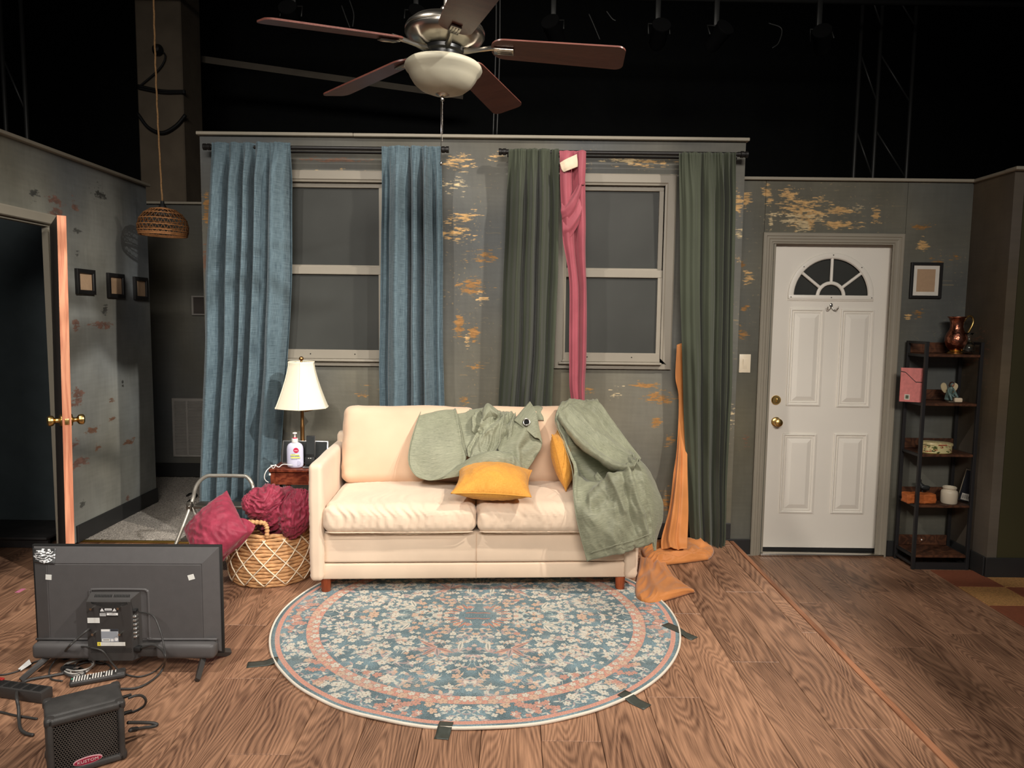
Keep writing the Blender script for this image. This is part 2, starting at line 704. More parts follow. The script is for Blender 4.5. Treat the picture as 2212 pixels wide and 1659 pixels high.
# ---------------------------------------------------------------- floors
def plank(parent, x0, x1, y0, y1, z, th=0.012, m=None):
    g, c = 0.0009, 0.0016
    cx, cy = (x0 + x1) / 2, (y0 + y1) / 2
    a, d = (x1 - x0) / 2 - g, (y1 - y0) / 2 - g
    vs = []
    for k, zz in ((0, -th), (0, -c), (c, 0)):
        vs += [(-a + k, -d + k, zz), (a - k, -d + k, zz), (a - k, d - k, zz), (-a + k, d - k, zz)]
    fs = [(0, 3, 2, 1), (8, 9, 10, 11)]
    for o in (0, 4):
        fs += [(o + i, o + (i + 1) % 4, o + 4 + (i + 1) % 4, o + 4 + i) for i in range(4)]
    b = B().add(vs, fs)
    o = obj('plank', b, m or M_PLANK, parent, local=True)
    o.location = (cx, cy, z)
    return o


fl = struct('floor', B().box((-1.05, 2.693, -0.094), (4.88, 3.386, 0.164)), M_DECK)
seams = {3: 2.82, 4: 2.35}
for k in range(-19, 7):
    x0, x1 = 0.109 + 0.198 * k, 0.109 + 0.198 * (k + 1)
    x1 = min(x1, XE - 0.030)
    if x1 - x0 < 0.02:
        continue
    x0 = max(x0, -3.48)
    y = 1.0 - ((k * 0.47) % 1.22)
    while y < 4.386:
        a, e = max(y, 1.0), min(y + 1.22, 4.386)
        if e - a > 0.02:
            plank(fl, x0, x1, a, e, 0.0)
        y += 1.22
struct('trim_1', B().rbox((XE - 0.0145, 2.685, -0.0085), (0.028, 3.37, 0.021), 0.004), M_NOSE, smooth=0.6)

fl2 = struct('floor', B().box((2.6, 2.85, ZL - 0.062), (2.44, 3.7, 0.1)), M_DECK)
for k in range(0, 12):
    x0, x1 = 1.407 + 0.198 * k, 1.407 + 0.198 * (k + 1)
    y = 1.0 - ((k * 0.53 + 0.3) % 1.22)
    while y < 4.70:
        a, e = max(y, 1.0), min(y + 1.22, 4.70)
        if e - a > 0.02:
            plank(fl2, x0, x1, a, e, ZL)
        y += 1.22
# carpet of the corridor, its pile height slightly random all over
nx, ny = 170, 150
GX, GY = np.meshgrid(np.linspace(-4.1, -1.5, nx), np.linspace(4.215, 6.0, ny))
GZ = 0.010 + 0.0035 * gnoise(GX * 90, GY * 90, 5) + 0.002 * gnoise(GX * 40, GY * 40, 6)
struct('floor', B().grid(np.stack([GX, GY, GZ], -1)), M_CARPET, smooth=4)
struct('trim_2', B().rbox((-2.2, 4.205, 0.006), (0.78, 0.026, 0.012), 0.004), M_DARKBRASS, smooth=0.6)

# cork and brown tiles laid on the lower floor at the right
M_CORK = mat('cork_tile', (178, 132, 80), 0.75, var=(120, 0.35), bump=(150, 0.15))
M_BTILE = mat('brown_tile', (136, 78, 54), 0.7, var=(60, 0.1), bump=(150, 0.08))
tm = thing('checkered_tile_mat', 'checkered mat of cork and brown square tiles lying on the lower floor', 'mat', (2.64, 4.37, ZL))
for i in range(4):
    for j in range(4):
        b = B().rbox((2.642 + 0.279 * i + 0.1395, 4.368 - 0.279 * j - 0.1395, ZL + 0.003), (0.277, 0.277, 0.006), 0.0012, 1)
        if i == 0:
            pass
        obj('tile', b, M_BTILE if (i + j) % 2 == 0 else M_CORK, tm)

# ---------------------------------------------------------------- window wall
GREY = (97, 96, 89)
X0, X1 = -1.883, 1.381
WPAN = PY(820, 500, 4.40)[0]
SH = WPAN - 0.882
wins = [(0.27 + SH, 0.955 + SH), (0.27, 0.955)]
wz0, wz1 = 1.09, 2.222
Wp = [wp(990, 350, YW, .11, .05, TAN, .33), wp(985, 400, YW, .1, .06, PALE, .14), wp(1000, 470, YW, .13, .05, TAN, .22), wp(985, 505, YW, .12, .06, TAN, .27),
      wp(1045, 555, YW, .10, .06, OCH, .2), wp(1020, 620, YW, .09, .06, OCH, .4), wp(1043, 645, YW, .04, .04, TAN, .3), wp(993, 705, YW, .035, .09, OCH, .5),
      wp(1023, 720, YW, .04, .07, OCH, .42), wp(1010, 735, YW, .03, .05, TAN, .32), wp(1030, 790, YW, .07, .05, OCH, .15), wp(1000, 865, YW, .05, .03, OCH, .3), wp(1066, 335, YW, .05, .04, TAN, .2),
      wp(1395, 352, YW, .28, .035, TAN, .2), wp(1340, 345, YW, .2, .03, PALE, .16), wp(720, 345, YW, .25, .02, BRN, .25), wp(720, 372, YW, .25, .02, TAN, .12),  # brown strip over the left window paints in the curtain rod's shadow
      wp(1596, 440, YW, .04, .07, TAN, .4), wp(1597, 505, YW, .05, .04, PALE, .25), wp(1592, 560, YW, .04, .03, TAN, .22), wp(1398, 833, YW, .11, .025, OCH, .32), wp(1425, 860, YW, .11, .05, OCH, .34),
      wp(1418, 913, YW, .04, .04, OCH, .42), wp(1448, 950, YW, .04, .05, OCH, .2), wp(1330, 850, YW, .09, .05, PALE, .02), wp(1270, 845, YW, .05, .03, OCH, .2),
      wp(447, 450, YW, .03, .1, OCH, .45), wp(443, 560, YW, .03, .1, BRN, .3), wp(780, 850, YW, .04, .06, OCH, .16), wp(1440, 1085, YW, .05, .1, OCH, .2), wp(1580, 900, YW, .04, .15, PALE, .05)]
M_WALLB = distressed('distressed_grey_paint', X1 - X0, 2.46, X0, 0, GREY, Wp, 3, flecks=(170, 140, 96, .55))
b = B()
xs = [X0, wins[0][0], wins[0][1], wins[1][0], wins[1][1], X1]
for i in range(5):
    a, e = xs[i], xs[i + 1]
    if i in (1, 3):
        for z0, z1 in ((0.012, wz0), (wz1, 2.438)):
            b.box(((a + e) / 2, YW + 0.045, (z0 + z1) / 2), (e - a, 0.09, z1 - z0))
    else:
        b.box(((a + e) / 2, YW + 0.045, 1.225), (e - a, 0.09, 2.426))
uvproj(b, 0, 2, (X0, X1), (0, 2.46))
struct('wall_back', b, M_WALLB)
CJ = PY(765, 285, YW)[0]
struct('trim_3', B().rbox(((X0 - 0.012 + CJ) / 2, YW + 0.035, 2.448), (CJ - X0 + 0.010, 0.13, 0.019), 0.003, 1), M_CAP, smooth=0.6)
struct('trim_4', B().rbox(((X1 + 0.014 + CJ) / 2, YW + 0.035, 2.447), (X1 - CJ + 0.013, 0.132, 0.019), 0.003, 1), M_CAP, smooth=0.6)
struct('baseboard_back', B().rbox(((X0 + X1) / 2, YW - 0.007, 0.062), (X1 - X0 - 0.004, 0.014, 0.10), 0.003, 1), M_BASEB, smooth=0.6)
M_PANE = mat('dark_window_glass', (56, 57, 54), 0.5, spec=0.25, var=(1.6, 0.25))
M_BOARD = mat('black_backing_board', (16, 16, 17), 0.9)


def window(name, dx):
    w = thing(name, None, None, (0.6 + dx, YW, 1.65), kind='structure')
    c0, c1, d0, d1 = 0.255 + dx, 0.972 + dx, 1.072, 2.241
    pr = [(0, 0), (0, 0.016), (0.008, 0.02), (0.05, 0.02), (0.056, 0.014), (0.066, 0.012), (0.066, 0)]
    o = (0, -1, 0)
    for A, E, iw in (((c0, YW, d0), (c0, YW, d1), (1, 0, 0)), ((c0, YW, d1), (c1, YW, d1), (0, 0, -1)), ((c1, YW, d1), (c1, YW, d0), (-1, 0, 0)), ((c1, YW, d0), (c0, YW, d0), (0, 0, 1))):
        obj('casing', mould(B(), A, E, iw, o, pr if iw[2] != 1 else [(0, 0), (0, 0.02), (0.03, 0.02), (0.034, 0)], 1, 1), M_WIN, w)
    # fixed frame, upper sash (further back), lower sash (nearer), stool
    i0, i1 = c0 + 0.03, c1 - 0.068
    obj('stool', B().rbox(((i0 + i1) / 2, YW - 0.016, 1.106), (i1 - i0 + 0.01, 0.06, 0.014), 0.004), M_WIN, w, 0.6)
    for nm, z0, z1, y, st, rt, rb in (('upper_sash', 1.632, 2.19, YW + 0.030, 0.026, 0.044, 0.052), ('lower_sash', 1.113, 1.672, YW + 0.008, 0.026, 0.046, 0.056)):
        s = obj(nm, B().box((i0 + st / 2, y, (z0 + z1) / 2), (st, 0.024, z1 - z0)).box((i1 - st / 2, y, (z0 + z1) / 2), (st, 0.024, z1 - z0))
                .rbox(((i0 + i1) / 2, y - 0.001, z1 - rt / 2), (i1 - i0, 0.026, rt), 0.003, 1).rbox(((i0 + i1) / 2, y - 0.001, z0 + rb / 2), (i1 - i0, 0.026, rb), 0.003, 1), M_WIN, w, 0.6)
        obj('pane', B().box(((i0 + i1) / 2, y + 0.004, (z0 + z1 + rb - rt) / 2), (i1 - i0 - 2 * st + 0.006, 0.004, z1 - z0 - rt - rb + 0.006)), M_PANE, s)
        if nm == 'lower_sash':
            q = B()
            for t in (0.28, 0.72):
                q.cyl((i0 + (i1 - i0) * t, y - 0.016, z0 + 0.03), (i0 + (i1 - i0) * t, y - 0.010, z0 + 0.03), 0.0035, 8)
            obj('screw', q, M_BLACK, s)
    obj('header_trim', B().rbox(((i0 + i1) / 2, YW + 0.004, 2.2), (i1 - i0 + 0.02, 0.03, 0.016), 0.003, 1), M_WIN, w, 0.6)
    obj('backing_board', B().box(((i0 + i1) / 2, YW + 0.08, 1.655), (i1 - i0 + 0.05, 0.006, 1.1)), M_BOARD, w)
    return w


window('window_1', SH)
window('window_2', 0)

# ---------------------------------------------------------------- entry wall with the white front door
DX0, DX1 = 1.683, 2.449
CX0, CX1, CZ = 1.592, 2.492, 1.937
E0, E1 = 1.375, XR
Ep = [wp(1700, 420, YD, .07, .07, TAN, .32), wp(1735, 455, YD, .2, .12, TAN, .30), wp(1740, 475, YD, .09, .09, TAN, .5), wp(1720, 470, YD, .25, .05, PALE, .2), wp(1735, 487, YD, .05, .06, PALE, .5),
      wp(1610, 430, YD, .05, .06, TAN, .45), wp(1657, 412, YD, .04, .05, TAN, .45), wp(1662, 432, YD, .03, .03, TAN, .4), wp(1665, 475, YD, .02, .08, PALE, .3),
      wp(1815, 455, YD, .13, .035, TAN, .42), wp(1815, 485, YD, .14, .03, TAN, .46), wp(1893, 465, YD, .03, .06, TAN, .45), wp(1850, 450, YD, .06, .02, PALE, .3),
      wp(1990, 490, YD, .07, .03, OCH, .38), wp(1995, 530, YD, .05, .04, TAN, .45), wp(2020, 565, YD, .06, .03, OCH, .25), wp(1985, 678, YD, .035, .03, OCH, .42), wp(1960, 685, YD, .03, .03, TAN, .28), wp(2065, 555, YD, .04, .05, OCH, .18),
      wp(1615, 600, YD, .045, .05, TAN, .40), wp(1603, 570, YD, .03, .03, OCH, .4), wp(1604, 720, YD, .04, .05, OCH, .34), wp(1608, 665, YD, .03, .03, OCH, .3), wp(1612, 950, YD, .03, .1, BRN, .1)]
M_WALLE = distressed('distressed_entry_paint', E1 - E0, HT - ZL, E0, ZL, (98, 97, 88), Ep, 9, flecks=(176, 150, 108, .4))
we = struct('wall_entry', B().box(((E0 + DX0) / 2, YD + 0.05, (ZL + HT - 0.02) / 2), (DX0 - E0 - 0.02, 0.076, HT - 0.02 - ZL)).box(((E1 + DX1) / 2, YD + 0.05, (ZL + HT - 0.02) / 2), (E1 - DX1 - 0.02, 0.076, HT - 0.02 - ZL))
            .box(((DX0 + DX1) / 2, YD + 0.05, (1.915 + HT - 0.02) / 2), (DX1 - DX0 + 0.02, 0.076, HT - 0.02 - 1.915)), M_BASEB)
s0, s1 = PY(1653, 450, YD)[0], PY(1956, 500, YD)[0]
for a, e, cut in ((E0, s0, False), (s0, s1, True), (s1, E1, False)):
    b = B()
    a, e = a + 0.0012, e - 0.0012
    if not cut:
        b.box(((a + e) / 2, YD + 0.006, (ZL + HT - 0.02) / 2), (e - a, 0.012, HT - 0.02 - ZL))
    else:
        b.box(((a + e) / 2, YD + 0.006, (1.91 + HT - 0.02) / 2), (e - a, 0.012, HT - 0.02 - 1.91))
        b.box(((a + DX0 - 0.015) / 2, YD + 0.006, (ZL + 1.91) / 2), (DX0 - 0.015 - a, 0.012, 1.91 - ZL))
        b.box(((e + DX1 + 0.015) / 2, YD + 0.006, (ZL + 1.91) / 2), (e - DX1 - 0.015, 0.012, 1.91 - ZL))
    uvproj(b, 0, 2, (E0, E1), (ZL, HT))
    obj('wall_panel', b, M_WALLE, we)
struct('trim_5', B().rbox(((E0 + E1) / 2 + 0.01, YD + 0.035, HT - 0.009), (E1 - E0 + 0.01, 0.12, 0.019), 0.003, 1), M_CAP, smooth=0.6)
struct('baseboard_entry', B().rbox(((E0 + CX0) / 2, YD - 0.007, ZL + 0.056), (CX0 - E0 - 0.004, 0.014, 0.104), 0.003, 1).rbox(((E1 + CX1) / 2, YD - 0.007, ZL + 0.056), (E1 - CX1 - 0.016, 0.014, 0.104), 0.003, 1), M_BASEB, smooth=0.6)
struct('trim_6', B().rbox(((E0 + CX0) / 2 + 0.06, YD - 0.008, ZL + 0.003), (CX0 - E0 - 0.12, 0.02, 0.006), 0.001, 1), M_CAP)

M_DOOR = mat('white_door_paint', (238, 232, 220), 0.35, var=(3, 0.02))
M_DFRAME = mat('grey_door_frame', (150, 143, 128), 0.5, var=(4, 0.05))
M_CHROME = mat('chrome', (200, 196, 188), 0.18, 1.0)
M_RUBBER = mat('black_rubber', (26, 26, 26), 0.6)
M_STEEL = mat('dull_steel', (120, 116, 108), 0.4, 0.9)
d = thing('door_1', None, None, (2.066, YD, ZL), kind='structure')
pr = [(0, 0), (0, 0.018), (0.006, 0.022), (0.02, 0.022), (0.024, 0.017), (0.036, 0.017), (0.044, 0.012), (0.056, 0.012), (0.06, 0.006), (0.068, 0.006), (0.068, 0)]
for A, E, iw, ma, mb in (((CX0, YD, ZL), (CX0, YD, CZ), (1, 0, 0), 0, 1), ((CX0, YD, CZ), (CX1, YD, CZ), (0, 0, -1), 1, 1), ((CX1, YD, CZ), (CX1, YD, ZL), (-1, 0, 0), 1, 0)):
    obj('casing', mould(B(), A, E, iw, (0, -1, 0), pr, ma, mb), M_DFRAME, d)
obj('jamb', B().box((DX0 - 0.012, YD + 0.05, (ZL + 1.9) / 2), (0.02, 0.096, 1.9 - ZL)).box((DX1 + 0.012, YD + 0.05, (ZL + 1.9) / 2), (0.02, 0.096, 1.9 - ZL)).box(((DX0 + DX1) / 2, YD + 0.05, 1.906), (DX1 - DX0 + 0.044, 0.096, 0.02)), M_DFRAME, d)
obj('threshold', B().rbox(((DX0 + DX1) / 2, YD + 0.02, ZL + 0.009), (DX1 - DX0 + 0.05, 0.10, 0.018), 0.005), M_CHROME, d, 0.6)
obj('weather_strip', B().box(((DX0 + DX1) / 2, YD + 0.07, ZL + 0.026), (DX1 - DX0, 0.04, 0.018)), M_RUBBER, d)
LF = YD + 0.050
lz0, lz1 = ZL + 0.038, 1.893
fc = PY(1794, 640, LF)
FX, FZ, FR = fc[0], fc[2], 0.252
# leaf: slab with the half-round hole for the fanlight
outer = [(DX0, FZ), (DX0, lz1), (DX1, lz1), (DX1, FZ)]
b = B()
b.box(((DX0 + DX1) / 2, LF + 0.022, (lz0 + FZ) / 2), (DX1 - DX0, 0.044, FZ - lz0))
arc = [(FX + FR * math.cos(math.pi * i / 32), FZ + FR * math.sin(math.pi * i / 32)) for i in range(33)]
bound = []
for i in range(33):
    a = math.pi * i / 32
    c, s = math.cos(a), math.sin(a)
    t = min([((DX1 - FX) / c) if c > 1e-6 else 9, ((DX0 - FX) / c) if c < -1e-6 else 9, ((lz1 - FZ) / s) if s > 1e-6 else 9])
    bound.append((FX + c * t, FZ + s * t))
vs, fs = [], []
for (ax, az), (bx, bz) in zip(arc, bound):
    vs += [(ax, LF, az), (bx, LF, bz), (ax, LF + 0.044, az)]
for i in range(32):
    o = 3 * i
    fs += [(o, o + 3, o + 4, o + 1), (o, o + 2, o + 5, o + 3)]
b.add(vs, fs)
# corner fills between the radial samples
for cx_ in (DX0, DX1):
    k = min(range(33), key=lambda i: abs(bound[i][0] - cx_) + abs(bound[i][1] - lz1))
    for j in (k - 1, k, k + 1):
        if 0 <= j < 32:
            b.add([(bound[j][0], LF, bound[j][1]), (bound[j + 1][0], LF, bound[j + 1][1]), (cx_, LF, lz1)], [(0, 1, 2)])
b.box(((DX0 + DX1) / 2, LF + 0.03, lz1 - 0.002), (DX1 - DX0, 0.04, 0.004))
leaf = obj('leaf', b, M_DOOR, d)


def dpx(px, py):
    p = PY(px, py, LF)
    return p[0], p[2]


for q in (((1707, 666), (1770, 877)), ((1817, 668), (1877, 880)), ((1690, 936), (1755, 1109)), ((1802, 936), (1864, 1110))):
    (ax, az), (bx, bz) = dpx(*q[0]), dpx(*q[1])
    b = B()
    rings(b, ax, bx, bz, az, [(0, -0.001), (0.002, 0.007), (0.010, 0.009), (0.016, 0.003), (0.020, 0.0015), (0.022, 0.0045), (0.027, 0.0045), (0.030, 0.0012), (0.034, 0.0012), (0.062, 0.010), (0.064, 0.010)], LF)
    obj('raised_panel', b, M_DOOR, leaf)
# fanlight
fan_l = obj('fanlight_frame', B().tube([(FX + (FR + 0.008) * math.cos(math.pi * i / 40), LF - 0.002, FZ + (FR + 0.008) * math.sin(math.pi * i / 40)) for i in range(41)], 0.011, 8, rz=0.020, up=(0, -1, 0))
            .tube([(FX + (FR + 0.022) * math.cos(math.pi * i / 40), LF - 0.001, FZ + (FR + 0.022) * math.sin(math.pi * i / 40)) for i in range(41)], 0.008, 8, rz=0.006, up=(0, -1, 0))
            .rbox((FX, LF - 0.003, FZ - 0.008), (2 * FR + 0.052, 0.02, 0.030), 0.006, 2).rbox((FX, LF - 0.001, FZ - 0.026), (2 * FR + 0.056, 0.012, 0.010), 0.004, 2), M_DOOR, leaf, 0.7)
b = B()
for a in (38, 90, 142):
    c, s = math.cos(math.radians(a)), math.sin(math.radians(a))
    b.tube([(FX + 0.088 * c, LF + 0.002, FZ + 0.088 * s), (FX + (FR - 0.006) * c, LF + 0.002, FZ + (FR - 0.006) * s)], 0.009, 8, rz=0.010, up=(0, -1, 0))
obj('muntin', b, M_DOOR, leaf, 0.7)
obj('muntin', B().tube([(FX + 0.085 * math.cos(math.pi * i / 20), LF + 0.001, FZ + 0.085 * math.sin(math.pi * i / 20)) for i in range(21)], 0.010, 8, rz=0.012, up=(0, -1, 0)), M_DOOR, leaf, 0.7)
for a0, a1, r0, r1 in ((0, 38, 0.085, FR), (38, 90, 0.085, FR), (90, 142, 0.085, FR), (142, 180, 0.085, FR), (0, 180, 0.0, 0.085)):
    n = 14
    po = [(FX + r1 * math.cos(math.radians(a0 + (a1 - a0) * i / n)), FZ + r1 * math.sin(math.radians(a0 + (a1 - a0) * i / n))) for i in range(n + 1)]
    po += [(FX + r0 * math.cos(math.radians(a1 + (a0 - a1) * i / n)), FZ + r0 * math.sin(math.radians(a1 + (a0 - a1) * i / n))) for i in range(n + 1)] if r0 > 0 else []
    obj('pane', B().prism([(x, -z) for x, z in po][::-1], 0.004, Matrix.Translation((0, LF + 0.014, 0)) @ Matrix.Rotation(-math.pi / 2, 4, 'X')), M_PANE, leaf)
b = B()
for a in (45, 90, 135):
    c, s = math.cos(math.radians(a)), math.sin(math.radians(a))
    b.cyl((FX + (FR + 0.012) * c, LF - 0.016, FZ + (FR + 0.012) * s), (FX + (FR + 0.012) * c, LF - 0.010, FZ + (FR + 0.012) * s), 0.0035, 8)
for t in (-FR - 0.01, 0, FR + 0.01):
    b.cyl((FX + t, LF - 0.016, FZ - 0.008), (FX + t, LF - 0.010, FZ - 0.008), 0.0035, 8)
obj('screw', b, M_STEEL, leaf, 0.6)
obj('backing_board', B().box((FX, LF + 0.05, FZ + 0.12), (0.6, 0.006, 0.36)), M_BOARD, leaf)
RY = Matrix.Rotation(math.pi / 2, 4, 'X')          # local +z -> world -y


def knob(b, p, M):
    T = Matrix.Translation(Vector(p)) @ M
    b.lathe([(0.0315, 0), (0.0315, 0.004), (0.027, 0.009), (0.014, 0.011), (0.011, 0.016), (0.011, 0.026), (0.016, 0.030), (0.0245, 0.036), (0.027, 0.046), (0.0255, 0.056), (0.018, 0.062), (0.0001, 0.063)], 28, T)
    return b


kx, kz = dpx(1676, 911)
obj('door_knob', knob(B(), (kx, LF, kz), RY), M_BRASS, leaf, 0.7)
kx, kz = dpx(1676, 864)
obj('deadbolt', B().lathe([(0.031, 0), (0.031, 0.008), (0.026, 0.014), (0.0001, 0.015)], 28, Matrix.Translation((kx, LF, kz)) @ RY).rbox((kx, LF - 0.020, kz), (0.008, 0.014, 0.026), 0.003), M_BRASS, leaf, 0.6)
for pz in (590, 862, 1112):
    hx, hz = DX1 + 0.004, PY(1915, pz, LF)[2]
    obj('hinge', B().cyl((hx, LF - 0.006, hz - 0.045), (hx, LF - 0.006, hz + 0.045), 0.006, 10).box((hx + 0.006, LF - 0.002, hz), (0.012, 0.004, 0.09)), M_STEEL, d, 0.6)
for pz in (862, 911):
    hz = PY(1655, pz, LF)[2]
    obj('strike_plate', B().box((DX0 - 0.0015, LF - 0.022, hz), (0.003, 0.026, 0.05)), M_STEEL, d)

# right return of the set, its front corner and the flat that faces the house
M_WALLR = distressed('dark_side_paint', 1.2, HT - ZL, 0, ZL, (92, 84, 74), [(0.5, 1.2, .15, .2, BRN, .1)], 15, mott=0.16)
b = B().box((XR + 0.03, 4.385 + 0.13, (ZL + HT - 0.02) / 2), (0.06, 0.5, HT - 0.02 - ZL))
uvproj(b, 1, 2, (4.0, 5.2), (ZL, HT))
struct('wall_right', b, M_WALLR)
M_OLIVE = mat('olive_flat_paint', (62, 58, 32), 0.7, var=(2, 0.1))
struct('wall_right_front', B().box((XR + 0.062 + 0.7, 4.262 + 0.03, (ZL + HT - 0.02) / 2), (1.4, 0.055, HT - 0.02 - ZL)), M_OLIVE)
struct('trim_7', B().rbox((XR + 0.032, 4.45, HT - 0.010), (0.10, 0.42, 0.019), 0.003, 1), M_CAP, smooth=0.6)
struct('trim_8', B().rbox((XR + 0.72, 4.275, HT - 0.0085), (1.48, 0.10, 0.019), 0.003, 1), M_CAP, smooth=0.6)
struct('baseboard_right', B().rbox((XR - 0.007, 4.45, ZL + 0.065), (0.014, 0.36, 0.122), 0.003, 1).rbox((XR + 0.7, 4.255, ZL + 0.065), (1.42, 0.014, 0.122), 0.003, 1), M_BASEB, smooth=0.6)

# ---------------------------------------------------------------- left wall with the open doorway, corridor beyond
Y0, Y1, O0, O1, OZ = 2.2, 5.115, 3.28, 4.035, 1.862


def lx(px, py, ry, rz, col, den):
    p = PX(px, py, XL)
    return (p[1], p[2], ry, rz, col, den)


RB = (112, 86, 76)
DK = (70, 70, 66)
Lp = [lx(118, 435, .1, .04, RB, .3), lx(122, 460, .06, .05, RB, .4), lx(162, 445, .04, .05, RB, .4), lx(215, 417, .08, .06, DK, .3), lx(165, 498, .05, .02, DK, .4), lx(168, 545, .04, .03, DK, .36), lx(165, 700, .05, .04, RB, .4), lx(225, 670, .05, .05, DK, .32),
      lx(222, 702, .14, .03, RB, .36), lx(168, 855, .06, .06, RB, .46), lx(155, 875, .1, .02, RB, .3), lx(200, 930, .1, .025, BRN, .36), lx(245, 905, .06, .015, BRN, .3), lx(170, 1000, .12, .035, RB, .5), lx(280, 955, .12, .02, BRN, .36), lx(160, 960, .05, .03, RB, .36),
      lx(265, 828, .02, .03, DK, .4), lx(275, 1080, .03, .04, RB, .36), lx(212, 965, .06, .02, BRN, .25), lx(75, 420, .05, .05, DK, .2), lx(178, 1090, .03, .03, DK, .25), lx(240, 865, .04, .02, BRN, .3)]
M_WALLL = distressed('distressed_left_paint', Y1 - Y0, HT, Y0, 0, (130, 131, 125), Lp, 23, streak=1.5, mott=0.15)
b = B()
for a, e, z0, z1 in ((Y0, O0, 0.001, HT - 0.02), (O1, Y1, 0.013, HT - 0.02), (O0, O1, OZ, HT - 0.02)):
    b.box((XL - 0.018, (a + e) / 2, (z0 + z1) / 2), (0.036, e - a, z1 - z0))
uvproj(b, 1, 2, (Y0, Y1), (0, HT))
struct('wall_left', b, M_WALLL)
struct('trim_9', B().rbox((XL - 0.035, (Y0 + Y1) / 2, HT - 0.010), (0.13, Y1 - Y0 + 0.02, 0.019), 0.003, 1), M_CAP, smooth=0.6)
struct('baseboard_left', B().rbox((XL + 0.007, (4.15 + Y1) / 2, 0.062), (0.014, Y1 - 4.15, 0.104), 0.003, 1), M_BASEB, smooth=0.6)
M_EDGE = wood('bare_door_edge_wood', (196, 122, 92), (226, 158, 122), lines=12, sx=9, sy=0.5, rough=0.55, tone=0.02, axis=2)
M_DKDOOR = mat('dark_door_paint', (58, 50, 46), 0.5)
d = thing('door_2', None, None, (XL, O1, 0), kind='structure')
pl = [(0, 0), (0, 0.018), (0.008, 0.022), (0.05, 0.022), (0.055, 0.016), (0.055, 0)]
for A, E, iw, ma, mb in (((XL, O1 + 0.055, 0.012), (XL, O1 + 0.055, OZ + 0.055), (0, -1, 0), 0, 1), ((XL, O1 + 0.055, OZ + 0.055), (XL, O0 - 0.055, OZ + 0.055), (0, 0, -1), 1, 1), ((XL, O0 - 0.055, OZ + 0.055), (XL, O0 - 0.055, 0.001), (0, 1, 0), 1, 0)):
    obj('casing', mould(B(), A, E, iw, (1, 0, 0), pl, ma, mb), M_CAP, d)
obj('jamb', B().box((XL - 0.018, O1 - 0.006, OZ / 2), (0.034, 0.012, OZ - 0.03)).box((XL - 0.018, O0 + 0.006, OZ / 2), (0.034, 0.012, OZ - 0.03)).box((XL - 0.018, (O0 + O1) / 2, OZ - 0.006), (0.034, O1 - O0, 0.012)), M_DFRAME, d)
hin, lat = Vector((XL + 0.026, O1 - 0.03, 0)), Vector((-2.196, 3.5, 0))
dd = (lat - hin)
LW = dd.length
ang = math.atan2(dd.y, dd.x)
ML = Matrix.Translation((hin.x, hin.y, 0.93)) @ Matrix.Rotation(math.radians(1.1), 4, 'Y') @ Matrix.Translation((0, 0, -0.93)) @ Matrix.Rotation(ang, 4, 'Z')   # hangs a little out of plumb
leaf = obj('leaf', B().box((LW / 2 - 0.001, 0, 0.93), (LW - 0.004, 0.038, 1.836), ML), M_DKDOOR, d)
obj('edge_strip', B().rbox((LW - 0.001, 0, 0.93), (0.004, 0.0385, 1.8365), 0.001, 1, ML), M_EDGE, leaf)
kz = 0.846
kb = B()
for sg in (1, -1):
    knob(kb, ML @ Vector((LW - 0.06, sg * 0.019, kz)), Matrix.Rotation(ang, 4, 'Z') @ Matrix.Rotation(-sg * math.pi / 2, 4, 'X'))
obj('door_knob', kb, M_BRASS, leaf, 0.7)
obj('latch', B().rbox((LW + 0.003, 0, kz), (0.006, 0.02, 0.03), 0.003, 2, ML), M_BRASS, leaf, 0.6)
M_VOID = mat('dark_drape', (78, 87, 90), 0.9, spec=0.1)
struct('wall_left_beyond', B().box((-3.62, 3.9, 1.0), (0.05, 3.4, 2.2)).box((-3.1, 4.62, 1.0), (1.0, 0.04, 2.2)), M_VOID)
M_STEP = mat('worn_black_paint', (48, 46, 46), 0.55, var=(14, 0.35), bump=(40, 0.1))
st = thing('black_step', 'low worn black step inside the dark left doorway', 'step', (-3.1, 4.2, 0))
obj('tread', B().rbox((-3.13, 4.24, 0.062), (0.86, 0.36, 0.016), 0.004, 2), M_STEP, st, 0.6)
obj('riser', B().box((-3.13, 4.09, 0.028), (0.85, 0.02, 0.052)), M_STEP, st)

M_WALLC = distressed('corridor_paint', 2.6, HT, -4.2, 0, (88, 88, 84), [], 31, mott=0.06, res=0.006)
b = B().box((-2.9, 5.945, (0.016 + HT - 0.02) / 2), (2.6, 0.06, HT - 0.036))
uvproj(b, 0, 2, (-4.2, -1.6), (0, HT))
struct('wall_corridor', b, M_WALLC)
struct('trim_10', B().rbox((-2.9, 5.94, HT - 0.010), (2.62, 0.11, 0.019), 0.003, 1), M_CAP, smooth=0.6)
struct('baseboard_corridor', B().rbox((-2.9, 5.906, 0.075), (2.6, 0.014, 0.115), 0.003, 1), M_BASEB, smooth=0.6)

